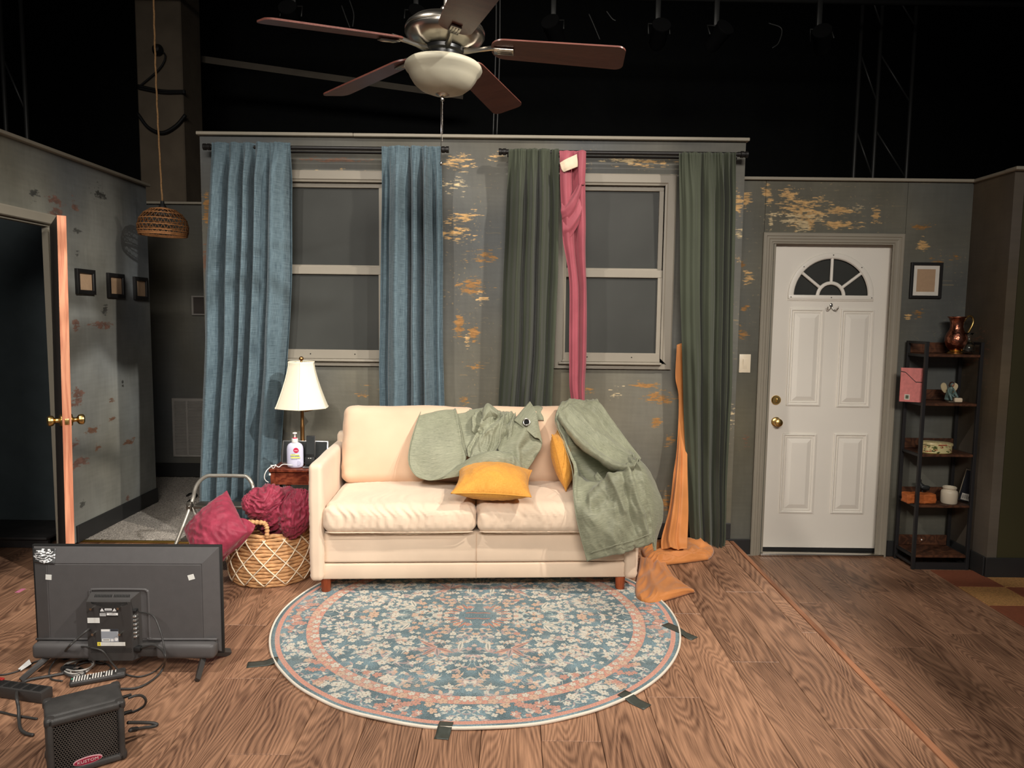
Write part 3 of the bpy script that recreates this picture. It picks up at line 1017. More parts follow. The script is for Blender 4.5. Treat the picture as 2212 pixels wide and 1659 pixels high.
# ---------------------------------------------------------------- the dark theatre around the set
struct('wall_rear', B().box((0, 8.6, 2.2), (15, 0.1, 6.0)), M_BLACK)
struct('wall_far_left', B().box((-7.2, 4.5, 2.2), (0.1, 8.2, 6.0)), M_BLACK)
struct('wall_far_right', B().box((7.2, 4.5, 2.2), (0.1, 8.2, 6.0)), M_BLACK)
struct('ceiling', B().box((0, 4.8, 5.2), (14.4, 7.6, 0.1)), M_BLACK)
struct('floor', B().box((0, 4.5, ZL - 0.14), (14.4, 8.2, 0.05)), M_BLACK)
M_PILLAR = mat('bare_concrete', (112, 100, 84), 0.85, var=(4, 0.18), bump=(20, 0.15))
p0, p1 = PY(300, 300, 6.6)[0], PY(398, 300, 6.6)[0]
pil = struct('pillar', B().rbox(((p0 + p1) / 2, 6.8, 2.4), (p1 - p0, 0.4, 5.4), 0.01, 1), M_PILLAR, smooth=0.6)
M_CABLE = mat('black_cable', (24, 24, 24), 0.55)
c0 = thing('slung_cable', 'black cables strapped round and sagging across the concrete pillar', 'cable', (-3.17, 6.56, 2.9))
for pts, r in (([(298, 185), (350, 196), (400, 197)], .012), ([(298, 190), (350, 200), (400, 200)], .01), ([(297, 245), (320, 275), (350, 287), (380, 272), (401, 248)], .016), ([(340, 105), (357, 120), (345, 148), (300, 188)], .008)):
    obj('cable', B().tube(cr([PY(x, y, 6.585 - r) for x, y in pts], 24), r, 6), M_CABLE, c0, 4)
obj('hook', B().lathe([(0.03, 0), (0.05, 0.03), (0.03, 0.07), (0.0001, 0.08)], 14, Matrix.Translation(Vector(PY(344, 110, 6.6))) @ RY), M_CABLE, c0, 0.6)
# ================================================================== SOFA
M_SUEDE = mat('cream_microsuede', (222, 199, 175), 0.85, spec=0.2, var=(5, 0.06), bump=(9, 0.10), sheen=0.25)
M_SUEDE2 = mat('tan_microsuede', (214, 182, 154), 0.85, spec=0.2, var=(4, 0.07), bump=(9, 0.10), sheen=0.25)
M_LEG = wood('cherry_leg', (128, 58, 30), (176, 92, 54), lines=6, rough=0.4, tone=0.03, axis=2)
SM = frame((-0.169, 3.45, 0), 0.0537)
SMI = SM.inverted()


def SW(x, y, z):
    return SM @ Vector((x, y, z))


def ridge(n):
    return 1 - np.abs(n) * 2


def cushion(b, c, half, r, n=44, puff=(0, 0, 0), disp=None, M=None):
    """rounded cushion: six grids pulled onto a rounded box, puffed and wrinkled"""
    h = np.array(half, float)
    t = np.linspace(-1, 1, n)
    for ax in range(3):
        for sg in (-1, 1):
            U, V = np.meshgrid(t, t, indexing='ij')
            q = np.zeros((n, n, 3))
            a1, a2 = (ax + 1) % 3, (ax + 2) % 3
            q[..., ax] = sg
            q[..., a1] = U * sg
            q[..., a2] = V
            p = q * h
            inn = np.clip(p, -(h - r), h - r)
            d = p - inn
            L = np.linalg.norm(d, axis=-1, keepdims=True) + 1e-9
            nn = d / L
            p2 = inn + nn * r
            e = np.clip(p2 / h, -1, 1)
            for k in range(3):
                o1, o2 = (k + 1) % 3, (k + 2) % 3
                p2[..., k] += puff[k] * e[..., k] * (1 - e[..., o1] ** 2) * (1 - e[..., o2] ** 2)
            if disp is not None:
                p2 = p2 + nn * disp(p2, nn, e)[..., None]
            p2 = p2 + np.array(c)
            b.grid(p2, M=M)
    return b


def weld(o, d=0.0006):
    bm = bmesh.new()
    bm.from_mesh(o.data)
    bmesh.ops.remove_doubles(bm, verts=bm.verts, dist=d)
    bmesh.ops.recalc_face_normals(bm, faces=bm.faces)
    bm.to_mesh(o.data)
    bm.free()
    o.data.polygons.foreach_set('use_smooth', [True] * len(o.data.polygons))
    return o


sofa = thing('sofa', 'cream microsuede two seat sofa with short cherry legs, cloths thrown over it', 'sofa', (-0.169, 3.45, 0), 0.0537)


def sdisp(seed, amp=0.003, fx=10, fz=2.5):
    def f(p, n, e):
        return amp * (gnoise(p[..., 0] * fx + seed, (p[..., 1] + p[..., 2]) * fz, seed) + 0.5 * gnoise(p[..., 0] * fx * 2.2, (p[..., 1] - p[..., 2]) * fz * 2, seed + 5))
    return f


b = B()
cushion(b, (0, 0.375, 0.235), (0.758, 0.355, 0.077), 0.014, 40, (0, 0.006, 0), sdisp(1, 0.0012, 5, 6), SM)
weld(obj('base_rail', b, M_SUEDE, sofa, 4))
b = B().rbox((0, 0.375, 0.116), (1.52, 0.716, 0.078), 0.008, 2, SM)
obj('lower_rail', b, M_SUEDE, sofa, 0.8)
obj('seam', B().tube([SW(0.002, 0.0135, 0.16), SW(0.002, 0.0115, 0.235), SW(0.002, 0.0135, 0.312)], 0.0016, 6).tube([SW(0.002, 0.0165, 0.078), SW(0.002, 0.0165, 0.155)], 0.0014, 6), M_SUEDE2, sofa, 4)
for sg in (-1, 1):
    def ad(p, n, e):
        return 0.0022 * ridge(gnoise(p[..., 2] * 34, p[..., 0] * 6, 3)) * np.exp(-((np.abs(e[..., 0]) - 1) / 0.3) ** 2) * (e[..., 1] < -0.8) + 0.0025 * gnoise(p[..., 1] * 6, p[..., 2] * 6, 8)
    b = B()
    cushion(b, (sg * 0.780, 0.372, 0.368), (0.033, 0.382, 0.292), 0.022, 46, (0.004, 0, 0.006), ad, SM)
    weld(obj('arm', b, M_SUEDE, sofa, 4))
b = B()
cushion(b, (0, 0.69, 0.40), (0.80, 0.05, 0.32), 0.03, 26, (0, 0, 0), None, SM)
weld(obj('backrest', b, M_SUEDE, sofa, 4))
for sg in (-1, 1):
    def cd(p, n, e, sg=sg):
        fr = sstep(-0.2, -0.95, e[..., 1]) * 0.8 + 0.3
        w = gnoise(p[..., 0] * 26 + 4 * gnoise(p[..., 1] * 6, p[..., 2] * 8, 2), p[..., 2] * 5 + p[..., 1] * 3, 12 + sg)
        w2 = gnoise(p[..., 0] * 52 + p[..., 2] * 22, p[..., 2] * 9 + p[..., 1] * 4, 17 + sg)
        return 0.0065 * fr * ridge(w) * sstep(-1.0, -0.2, e[..., 2]) + 0.0022 * w2 * fr + 0.004 * gnoise(p[..., 0] * 5, p[..., 1] * 5, 3 + sg)
    b = B()
    cushion(b, (sg * 0.3735, 0.285, 0.386), (0.368, 0.315, 0.072), 0.045, 74, (0.004, 0.010, 0.024), cd, SM)
    c = weld(obj('seat_cushion', b, M_SUEDE, sofa, 4))
    loop = [(sg * 0.3735 + 0.362 * math.copysign(abs(math.cos(t)) ** 0.25, math.cos(t)), 0.0, 0) for t in (0,)]
    zz = 0.328
    obj('piping', B().tube([SW(sg * 0.3735 + x, -0.028 + (abs(x) > 0.33) * (abs(x) - 0.33) * 0.5, zz) for x in np.linspace(-0.358, 0.358, 30)], 0.003, 6), M_SUEDE, c, 4)
for sg in (-1, 1):
    def bd(p, n, e, sg=sg):
        return 0.004 * ridge(gnoise(p[..., 0] * 11 - p[..., 2] * 9, p[..., 2] * 6, 31 + sg)) * sstep(0.25, 0.95, np.abs(e[..., 0])) + 0.004 * gnoise(p[..., 0] * 5, p[..., 2] * 5, 33)
    b = B()
    cushion(b, (0, 0, 0.215), (0.362, 0.085, 0.208), 0.045, 50, (0.006, 0.035, 0.012), bd, SM @ frame((sg * 0.3715, 0.475, 0.452), 0, -0.26))
    weld(obj('back_cushion', b, M_SUEDE2, sofa, 4))
for x in (-0.745, 0.735):
    for y in (0.05, 0.66):
        T = SM @ Matrix.Translation((x, y, 0.0065 if y < 0.3 else 0.0))
        obj('leg', B().lathe([(0.021, 0), (0.0225, 0.004), (0.026, 0.07), (0.026, 0.074)], 20, T), M_LEG, sofa, 0.7)

# ================================================================== CLOTHS
def cloth(name, patches, m, parent=None, th=0.0022, tune=None):
    """patches: list of (control grid of (px,py,depth) or 3D points, nu, nv, displacement fn(u_m, v_m, s, t), is_px)"""
    b = B()
    for ctrl, nu, nv, dfn in patches:
        C = np.array([[PY(*q) for q in row] for row in ctrl])
        G = patch(C, nu, nv)
        lu = np.concatenate([[0], np.cumsum(np.linalg.norm(np.diff(G[:, nv // 2], axis=0), axis=1))])
        lv = np.concatenate([[0], np.cumsum(np.linalg.norm(np.diff(G[nu // 2], axis=0), axis=1))])
        VV, UU = np.meshgrid(lv, lu)
        S, T = np.meshgrid(np.linspace(0, 1, nv), np.linspace(0, 1, nu))
        if dfn is not None:
            n = gnormals(G)
            sgn = np.where(n[..., 1:2] > 0, -1, 1)      # towards the camera side
            G = G + n * sgn * (dfn(VV, UU, S, T) * (0.25 + 0.75 * sstep(0, .16, T)))[..., None]
        b.grid(G, np.stack([VV, UU], -1))
    c = np.mean([v for v in b.v], axis=0)
    if parent:
        return obj(name, b, m, parent, 4, solid=th)
    return obj(name, b, m, None, 4, solid=th, loc=tuple(c))


M_SAGE = weave('sage_slub_cloth', (103, 107, 87), (160, 161, 137), fx=(16, 420), fy=(60, 900), amt=0.55, rough=0.55, bump=0.12, spec=0.35, sheen=0.15)


def foldfn(folds, amp=0.004, f=(9, 5), seed=0, cre=0.0):
    """folds = list of (polyline [(s,t)..], width, height): ridges or valleys over the patch, plus soft noise"""
    def fn(V, U, S, T):
        d = amp * gnoise(V * f[0], U * f[1], seed) + amp * 0.5 * gnoise(V * f[0] * 2.7, U * f[1] * 2.7, seed + 4)
        if cre:
            d = d + cre * ridge(gnoise(V * 9 + U * 7 + 1.2 * gnoise(V * 4, U * 4, seed + 8), U * 3.2 - V * 3, seed + 7)) + cre * .4 * ridge(gnoise(V * 17 - U * 9, U * 7 + V * 4, seed + 9))
        for pl, w, h in folds:
            best = np.full(S.shape, 9.0)
            for (a0, b0), (a1, b1) in zip(pl[:-1], pl[1:]):
                dx, dy = a1 - a0, b1 - b0
                k = np.clip(((S - a0) * dx + (T - b0) * dy) / (dx * dx + dy * dy), 0, 1)
                best = np.minimum(best, np.hypot(S - a0 - k * dx, T - b0 - k * dy))
            d = d + h * np.exp(-(best / w) ** 2)
        return d
    return fn


PA = ([[(914, 893, 4.02), (948, 890, 4.02), (986, 889, 4.02)], [(908, 889, 3.935), (945, 887, 3.935), (985, 886, 3.935)], [(896, 925, 3.835), (942, 925, 3.825), (994, 922, 3.83)], [(885, 965, 3.765), (938, 965, 3.755), (1002, 962, 3.765)],
       [(884, 1000, 3.725), (930, 1002, 3.72), (1008, 985, 3.725)], [(897, 1025, 3.70), (935, 1030, 3.695), (1003, 1000, 3.71)], [(915, 1034, 3.69), (938, 1037, 3.685), (990, 1018, 3.69)]], 60, 40, foldfn([([(0.98, 0), (0.98, 1)], 0.03, 0.008)], 0.003, (5, 4), 2))
PB = ([[(983, 886, 3.95), (1015, 885, 3.96), (1050, 880, 3.97)], [(994, 925, 3.85), (1022, 922, 3.85), (1052, 915, 3.86)], [(1000, 950, 3.80), (1024, 945, 3.80), (1054, 938, 3.82)], [(1006, 985, 3.745), (1027, 985, 3.75), (1062, 975, 3.75)]], 40, 26, foldfn([([(0.45, 0), (0.6, 1)], 0.1, 0.01)], 0.004, (8, 5), 3))


def crumple(V, U, S, T):
    w = 0.5 * gnoise(V * 9, U * 7, 41)
    return 0.030 * ridge(gnoise(V * 24 + w * 2 + U * 5, U * 3 + w, 42)) + 0.007 * ridge(gnoise(V * 50 - U * 10, U * 5, 43))


PC = ([[(1036, 886, 3.95), (1058, 880, 3.95), (1080, 890, 3.94), (1112, 892, 3.96)], [(1024, 912, 3.85), (1055, 906, 3.81), (1085, 914, 3.83), (1114, 905, 3.87)], [(1026, 945, 3.80), (1055, 946, 3.765), (1082, 948, 3.78), (1112, 926, 3.82)],
       [(1006, 966, 3.765), (1040, 976, 3.735), (1062, 986, 3.735), (1104, 962, 3.78)], [(1012, 990, 3.73), (1040, 995, 3.71), (1070, 998, 3.71), (1110, 990, 3.75)]], 80, 80, crumple)
PH = ([[(1041, 905, 3.80), (1043, 885, 3.83), (1052, 872, 3.87), (1062, 876, 3.86), (1074, 885, 3.84)], [(1044, 908, 3.78), (1050, 893, 3.79), (1056, 883, 3.82), (1065, 888, 3.81), (1075, 896, 3.80)], [(1050, 915, 3.80), (1056, 905, 3.81), (1062, 900, 3.82), (1068, 904, 3.82), (1074, 902, 3.83)]], 24, 34, foldfn([([(0.5, 0), (0.5, 1)], 0.2, 0.01)], 0.003, (20, 20), 6))
PD = ([[(1112, 904, 3.87), (1126, 888, 3.89), (1143, 869, 3.92)], [(1106, 922, 3.82), (1132, 918, 3.81), (1158, 908, 3.86)], [(1076, 964, 3.755), (1118, 952, 3.74), (1171, 957, 3.79)], [(1088, 984, 3.72), (1118, 985, 3.71), (1156, 990, 3.74)], [(1112, 1004, 3.69), (1122, 1012, 3.69), (1131, 1026, 3.70)]], 60, 44, foldfn([([(0.62, 0.1), (0.55, 0.5), (0.5, 1)], 0.09, 0.012), ([(0.95, 0.35), (0.6, 0.62)], 0.07, -0.012)], 0.003, (9, 6), 8))
PE = ([[(1110, 908, 3.84), (1126, 888, 3.855), (1145, 867, 3.88)], [(1128, 922, 3.795), (1142, 905, 3.81), (1157, 888, 3.83)], [(1140, 932, 3.78), (1153, 920, 3.79), (1165, 925, 3.80)], [(1156, 946, 3.77), (1164, 948, 3.775), (1172, 958, 3.78)]], 30, 26, foldfn([], 0.002, (8, 8), 9))
PF = ([[(1004, 996, 3.735), (1030, 983, 3.725), (1062, 974, 3.72), (1096, 978, 3.72), (1120, 992, 3.71), (1134, 1020, 3.70)], [(985, 1010, 3.70), (1022, 990, 3.675), (1062, 979, 3.66), (1098, 985, 3.66), (1122, 1000, 3.66), (1134, 1026, 3.67)],
       [(962, 1026, 3.685), (1005, 1008, 3.66), (1055, 998, 3.64), (1096, 1000, 3.64), (1122, 1014, 3.64), (1133, 1034, 3.65)], [(938, 1038, 3.685), (985, 1030, 3.665), (1050, 1018, 3.65), (1095, 1018, 3.65), (1120, 1028, 3.65), (1130, 1042, 3.66)]], 40, 70,
      foldfn([([(0.6, 0), (0.68, 0.5), (0.66, 1)], 0.035, 0.012), ([(0.52, 0), (0.56, 1)], 0.03, -0.008), ([(0.0, 0.25), (0.5, 0.2)], 0.12, 0.008)], 0.004, (8, 12), 10))
PG = ([[(1148, 878, 3.99), (1165, 877, 3.99), (1178, 884, 3.99)], [(1156, 892, 3.95), (1168, 892, 3.95), (1180, 897, 3.96)], [(1160, 908, 3.92), (1170, 908, 3.92), (1176, 910, 3.93)]], 16, 16, foldfn([], 0.004, (16, 12), 12))
cl = cloth('throw_cloth', [PA, PB, PC, PH, PD, PE, PF, PG], M_SAGE)
tag(cl, 'sage green grommet curtain bunched across the middle back cushions of the sofa', 'cloth')
gp = PY(1137, 911, 3.80)
gN = Vector((-0.25, -1.0, 0.28)).normalized().to_track_quat('Z', 'Y').to_matrix().to_4x4()
M_GROM = mat('bronze_grommet', (150, 146, 138), 0.3, 1.0)
GM = Matrix.Translation(Vector(gp) + Vector((0, -0.016, 0))) @ gN
obj('grommet', B().lathe([(0.0135, -0.003), (0.0135, 0.002), (0.017, 0.0035), (0.021, 0.002), (0.021, -0.003)], 28, GM), M_GROM, cl, 0.8)
obj('grommet_hole', B().lathe([(0.0137, 0.0), (0.0001, 0.0005)], 24, GM), M_BLACK, cl)
for pts in ([(985, 886, 3.925), (994, 922, 3.825), (1002, 960, 3.757), (1009, 985, 3.717)], [(909, 889, 3.925), (896, 925, 3.83), (885, 965, 3.76), (883, 1000, 3.72), (897, 1026, 3.694), (916, 1035, 3.684), (940, 1036, 3.68), (990, 1017, 3.682)]):
    obj('hem', B().tube(cr([PY(x, y, d - 0.006) for x, y, d in pts], 40), 0.0022, 6), M_SAGE, cl, 4)

# the second green cloth: over the right back cushion and arm, hem hanging in front of the seat
RA = ([[(1222, 880, 4.05), (1240, 872, 4.06), (1264, 874, 4.06), (1288, 876, 4.06)], [(1213, 872, 3.93), (1236, 865, 3.94), (1264, 868, 3.95), (1291, 866, 3.95)], [(1199, 908, 3.82), (1238, 912, 3.83), (1274, 925, 3.84), (1318, 918, 3.86)], [(1218, 955, 3.735), (1258, 965, 3.735), (1302, 968, 3.74), (1350, 962, 3.76)],
       [(1236, 1015, 3.63), (1276, 1022, 3.69), (1322, 1003, 3.61), (1378, 994, 3.50)], [(1238, 1060, 3.47), (1284, 1052, 3.49), (1336, 1032, 3.43), (1388, 1026, 3.44)], [(1243, 1105, 3.405), (1290, 1098, 3.39), (1344, 1082, 3.40), (1396, 1070, 3.42)], [(1252, 1150, 3.39), (1303, 1142, 3.365), (1353, 1126, 3.39), (1404, 1112, 3.43)], [(1268, 1211, 3.40), (1318, 1199, 3.38), (1364, 1187, 3.40), (1411, 1171, 3.43)]], 150, 90,
      foldfn([([(0.15, 0.40), (0.42, 0.50), (0.75, 0.52)], 0.07, -0.075), ([(1.0, 0.53), (0.6, 0.62), (0.25, 0.70)], 0.040, 0.030), ([(0.58, 0.58), (0.66, 0.8)], 0.030, 0.016), ([(0.08, 0.72), (0.4, 0.9), (0.5, 1)], 0.05, 0.014), ([(0.82, 0.6), (0.9, 0.97)], 0.035, 0.02), ([(0.72, 0.62), (0.76, 0.92)], 0.03, -0.016),
              ([(0.02, 0.22), (0.04, 0.45), (0.02, 0.7)], 0.035, 0.014), ([(0.3, 0.75), (0.55, 0.72)], 0.03, -0.01)], 0.005, (10, 7), 14, 0.009))
RU = ([[(1262, 869, 3.945), (1292, 867, 3.93), (1321, 905, 3.855), (1354, 950, 3.755), (1385, 990, 3.59)], [(1240, 873, 3.90), (1278, 895, 3.855), (1306, 930, 3.79), (1342, 966, 3.69), (1380, 997, 3.54)], [(1222, 880, 3.86), (1262, 925, 3.785), (1292, 955, 3.715), (1335, 985, 3.60), (1376, 1001, 3.48)],
       [(1208, 894, 3.78), (1246, 942, 3.685), (1284, 975, 3.57), (1330, 1003, 3.465), (1372, 1006, 3.42)], [(1205, 906, 3.79), (1245, 958, 3.705), (1288, 992, 3.60), (1332, 1018, 3.51), (1368, 1014, 3.46)], [(1218, 908, 3.85), (1258, 955, 3.79), (1300, 984, 3.73), (1338, 1008, 3.63), (1364, 1008, 3.52)]], 60, 90,
      foldfn([([(0.0, 0.35), (0.35, 0.35), (0.6, 0.3), (1, 0.32)], 0.05, 0.022), ([(0.1, 0.5), (0.5, 0.46), (1, 0.48)], 0.04, -0.022), ([(0.1, 0.12), (0.5, 0.14), (0.9, 0.1)], 0.06, -0.015)], 0.005, (8, 8), 24, 0.003))
RBk = ([[(1366, 978, 3.54), (1392, 1003, 3.60), (1405, 1020, 3.66)], [(1382, 1020, 3.45), (1404, 1040, 3.50), (1421, 1058, 3.60)], [(1392, 1070, 3.43), (1414, 1082, 3.49), (1433, 1090, 3.56)], [(1402, 1120, 3.44), (1417, 1128, 3.48), (1430, 1128, 3.54)], [(1410, 1168, 3.46), (1415, 1172, 3.47), (1421, 1160, 3.52)], [(1416, 1190, 3.46), (1417, 1188, 3.47), (1418, 1180, 3.50)]], 60, 30, foldfn([([(0.05, 0), (0.1, 1)], 0.15, -0.01)], 0.004, (8, 6), 15))
cl2 = cloth('throw_cloth', [RA, RBk, RU], M_SAGE)
tag(cl2, 'sage green curtain draped over the right arm of the sofa with its hem hanging', 'cloth')
for pts in ([(1213, 872, 3.92), (1199, 908, 3.81), (1217, 955, 3.725), (1236, 1015, 3.605), (1238, 1060, 3.455), (1243, 1105, 3.39), (1252, 1150, 3.376), (1268, 1211, 3.385)], [(1275, 1194, 3.366), (1320, 1180, 3.346), (1364, 1168, 3.366), (1408, 1152, 3.40)]):
    obj('hem', B().tube(cr([PY(x, y, d - 0.008) for x, y, d in pts], 50), 0.0018, 6), M_SAGE, cl2, 4)

# ================================================================== CUSHIONS THROWN ON THE SOFA
M_MUST = weave('mustard_linen', (196, 130, 46), (226, 166, 78), fx=(700, 60), fy=(60, 700), amt=0.45, rough=0.8, bump=0.2)


def pillow(name, M, a, bb, T, m, label, cat, group=None, wr=0.004, pipe=True, n=56, seed=1, mpipe=None, pinch=0.10):
    t = np.sin(np.linspace(-math.pi / 2, math.pi / 2, n))
    U, V = np.meshgrid(t, t, indexing='ij')
    px = a * U * (1 - pinch * (1 - V ** 2) * np.abs(U) ** 1.5)
    py = bb * V * (1 - pinch * (1 - U ** 2) * np.abs(V) ** 1.5)
    h = T * (np.clip((1 - U ** 2) * (1 - V ** 2), 0, 1)) ** 0.55
    w = wr * (ridge(gnoise(U * 3.2 + V * 1.1, V * 2.2, seed)) - 0.4 + 0.6 * gnoise(U * 7, V * 6, seed + 2)) * np.clip(h / T * 2.5, 0, 1)
    root = thing(name, label, cat, tuple(M.translation), 0, group)
    b = B()
    uv = np.stack([px, py], -1)
    b.grid(np.stack([px, py, h + w], -1), uv, M=M)
    b.grid(np.stack([px, py, -h * 0.9 - w], -1), uv + 1.3, M=M)
    o = obj('cover', b, m, root, 4)
    weld(o)
    if pipe:
        k = np.linspace(0, 1, 30, endpoint=False)
        e = [(-1 + 2 * q, -1) for q in k] + [(1, -1 + 2 * q) for q in k] + [(1 - 2 * q, 1) for q in k] + [(-1, 1 - 2 * q) for q in k]
        pts = []
        for u, v in e:
            pts.append(M @ Vector((a * u * (1 - pinch * (1 - v * v)), bb * v * (1 - pinch * (1 - u * u)), 0)))
        obj('piping', B().tube(pts, 0.0035, 6, closed=True), mpipe or m, root, 4)
    return root


pc = PY(1066, 1040, 3.56)
pillow('throw_pillow', frame((pc[0], 3.535, 0.556), -0.03, math.radians(9), math.radians(1.5)), 0.192, 0.175, 0.084, M_MUST, 'mustard yellow linen throw pillow lying at the front middle of the sofa seat', 'pillow', wr=0.004, seed=4)
pc = PY(1222, 985, 3.66)
pillow('throw_pillow', Matrix.Translation((pc[0] - .012, 3.765, 0.628)) @ Matrix.Rotation(math.radians(-12), 4, 'Z') @ Matrix.Rotation(math.radians(90 - 15), 4, 'Y'), 0.152, 0.105, 0.055, M_MUST, 'mustard yellow pillow wedged upright against the green cloth at the right', 'pillow', wr=0.003, seed=9)

# ================================================================== CURTAINS AND RODS
M_ROD = mat('matte_black_rod', (34, 32, 31), 0.4, 0.3)


def rod(label, x0, x1, z):
    t = thing('curtain_rod', label, 'curtain rod', ((x0 + x1) / 2, 4.29, z))
    obj('front_rod', B().cyl((x0 + 0.03, 4.285, z), (x1 - 0.03, 4.285, z), 0.0125, 14), M_ROD, t, 0.7)
    obj('rear_rod', B().cyl((x0 + 0.05, 4.335, z - 0.012), (x1 - 0.05, 4.335, z - 0.012), 0.008, 12), M_ROD, t, 0.7)
    for s, x in ((1, x0), (-1, x1)):
        obj('finial', B().lathe([(0.0001, 0), (0.019, 0.001), (0.019, 0.016), (0.016, 0.018), (0.016, 0.024), (0.019, 0.026), (0.019, 0.042), (0.0145, 0.045), (0.0145, 0.06)], 20, Matrix.Translation((x, 4.285, z)) @ Matrix.Rotation(s * math.pi / 2, 4, 'Y')), M_ROD, t, 0.6)
        bx = x + s * 0.075
        obj('bracket', B().rbox((bx, YW - 0.004, z - 0.012), (0.03, 0.008, 0.07), 0.003, 1).box((bx, 4.335, z - 0.024), (0.012, 0.10, 0.008)).box((bx, 4.285, z - 0.016), (0.014, 0.03, 0.006)), M_ROD, t, 0.6)
    return t


rod('black double curtain rod over the left window between blue curtains', -1.82, -0.384, 2.350)
rod('black double curtain rod over the right window between green curtains', -0.094, 1.363, 2.342)


def curtain(name, label, rows, prof, m, y=4.262, gather=0.010, gf=16, wr=0.004, nu=130, nv=220, seed=0, amp=None, ends=1.0, parent=None, hemline=None):
    """rows = (py, xl, xr) in the photo at depth y; prof = (position across, depth towards the house, width) of folds"""
    R = np.array([[*PY(xl, py, y), *PY(xr, py, y)] for py, xl, xr in rows])
    R = cr(R, nu)
    s = np.linspace(0, 1, nv)
    t = np.linspace(0, 1, nu)
    S, T = np.meshgrid(s, t)
    X = R[:, 0:1] * (1 - S) + R[:, 3:4] * S
    Z = R[:, 2:3] * (1 - S) + R[:, 5:6] * S
    D = np.zeros_like(S)
    for q in prof:
        c, d, w = q[:3]
        sl = q[3] if len(q) > 3 else 0
        D += d * np.exp(-((S - c - sl * (T - 0.5) - 0.012 * gnoise(T * 3, np.full_like(T, c * 9), seed)) / w) ** 2)
    D *= 1.9 * ((sstep(0, 0.14, T) * 0.8 + 0.2) if amp is None else amp(T))
    top = np.exp(-T * 13)
    D += gather * ridge(gnoise(S * gf + 0.6 * gnoise(S * 9, T * 4, seed + 1), T * 2.5, seed + 2)) * (top + 0.0)
    D += 0.010 * gnoise(S * 5, T * 2.2, seed + 3) * sstep(0, 0.3, T) + wr * 0.5 * gnoise(S * 14, T * 16, seed + 4) * sstep(0.05, 0.4, T) + wr * 0.35 * ridge(gnoise(S * 5 + T * 6, T * 40, seed + 6)) * sstep(0.2, 0.7, T)
    X = X + 0.006 * gnoise(T * 5, S * 3, seed + 9) * sstep(0.1, 0.4, T)
    Z = Z + (0.004 * gnoise(S * gf, T * 0, seed + 5)) * np.exp(-T * 60)
    G = np.stack([X, y - D, Z], -1)
    w = np.abs(R[:, 3] - R[:, 0]).mean()
    uv = np.stack([S * w * 1.6, Z], -1)
    b = B().grid(G, uv)
    c = tuple(np.mean(G.reshape(-1, 3), axis=0))
    o = obj(name, b, m, None, 4, solid=0.0016, loc=c)
    tag(o, label, 'curtain')
    return o


M_BLUE = weave('blue_slub_linen', (42, 61, 72), (116, 136, 144), fx=(420, 16), fy=(16, 380), amt=0.35, rough=0.85, bump=0.3, sheen=0.15, big=(3, 0.1))
M_GRN = weave('forest_green_cotton', (56, 60, 48), (72, 78, 63), fx=(900, 300), fy=(300, 900), amt=0.2, rough=0.75, bump=0.08, sheen=0.15, big=(3, 0.08))
M_MAUVE = weave('mauve_satin', (142, 66, 78), (164, 84, 94), fx=(900, 300), fy=(300, 900), amt=0.2, rough=0.55, bump=0.05, sheen=0.2)
M_ORNG = weave('orange_satin', (182, 112, 56), (208, 140, 82), fx=(900, 300), fy=(300, 900), amt=0.2, rough=0.55, bump=0.05, sheen=0.2)
curtain('curtain', 'long blue slub linen curtain left of the left window, beside the corridor', [(308, 459, 627), (420, 454, 626), (600, 447, 624), (760, 443, 616), (900, 438, 606), (1020, 434, 600), (1140, 431, 596)],
        [(0.06, 0.02, 0.05), (0.20, -0.045, 0.035), (0.28, 0.03, 0.05), (0.385, -0.04, 0.022), (0.45, 0.028, 0.035), (0.535, -0.05, 0.03), (0.61, 0.035, 0.045), (0.725, -0.03, 0.018), (0.83, 0.035, 0.07), (0.98, -0.04, 0.03)], M_BLUE, seed=3)
curtain('curtain', 'blue slub linen curtain right of the left window, behind the sofa', [(316, 825, 953), (420, 824, 954), (560, 822, 955), (760, 819, 957), (890, 818, 959), (1040, 816, 960), (1120, 815, 961)],
        [(0.04, -0.02, 0.04), (0.11, -0.03, 0.03), (0.28, 0.038, 0.09), (0.47, -0.045, 0.02), (0.56, 0.03, 0.05), (0.67, -0.04, 0.022), (0.74, 0.035, 0.03), (0.86, -0.03, 0.05), (0.97, -0.02, 0.04)], M_BLUE, seed=13)
curtain('curtain', 'forest green curtain left of the mauve strip at the right window', [(322, 1099, 1207), (450, 1094, 1207), (600, 1088, 1204), (760, 1082, 1199), (890, 1076, 1191), (1040, 1070, 1188), (1120, 1068, 1186)],
        [(0.05, -0.025, 0.05), (0.24, 0.035, 0.06), (0.36, -0.028, 0.02), (0.50, 0.04, 0.05), (0.60, -0.045, 0.018), (0.69, 0.03, 0.05), (0.86, -0.035, 0.06)], M_GRN, seed=23)
curtain('curtain', 'forest green curtain reaching the floor beside the front door wall', [(330, 1466, 1589), (450, 1468, 1589), (600, 1470, 1586), (760, 1473, 1582), (900, 1477, 1577), (1050, 1484, 1571), (1150, 1490, 1567), (1181, 1494, 1565)],
        [(0.10, 0.01, 0.05), (0.22, 0.02, 0.08), (0.40, -0.022, 0.02), (0.52, 0.018, 0.06), (0.66, -0.012, 0.03), (0.75, 0.022, 0.022), (0.81, -0.03, 0.015), (0.86, 0.02, 0.02), (0.915, -0.035, 0.018), (0.97, 0.0, 0.03)], M_GRN, seed=33)
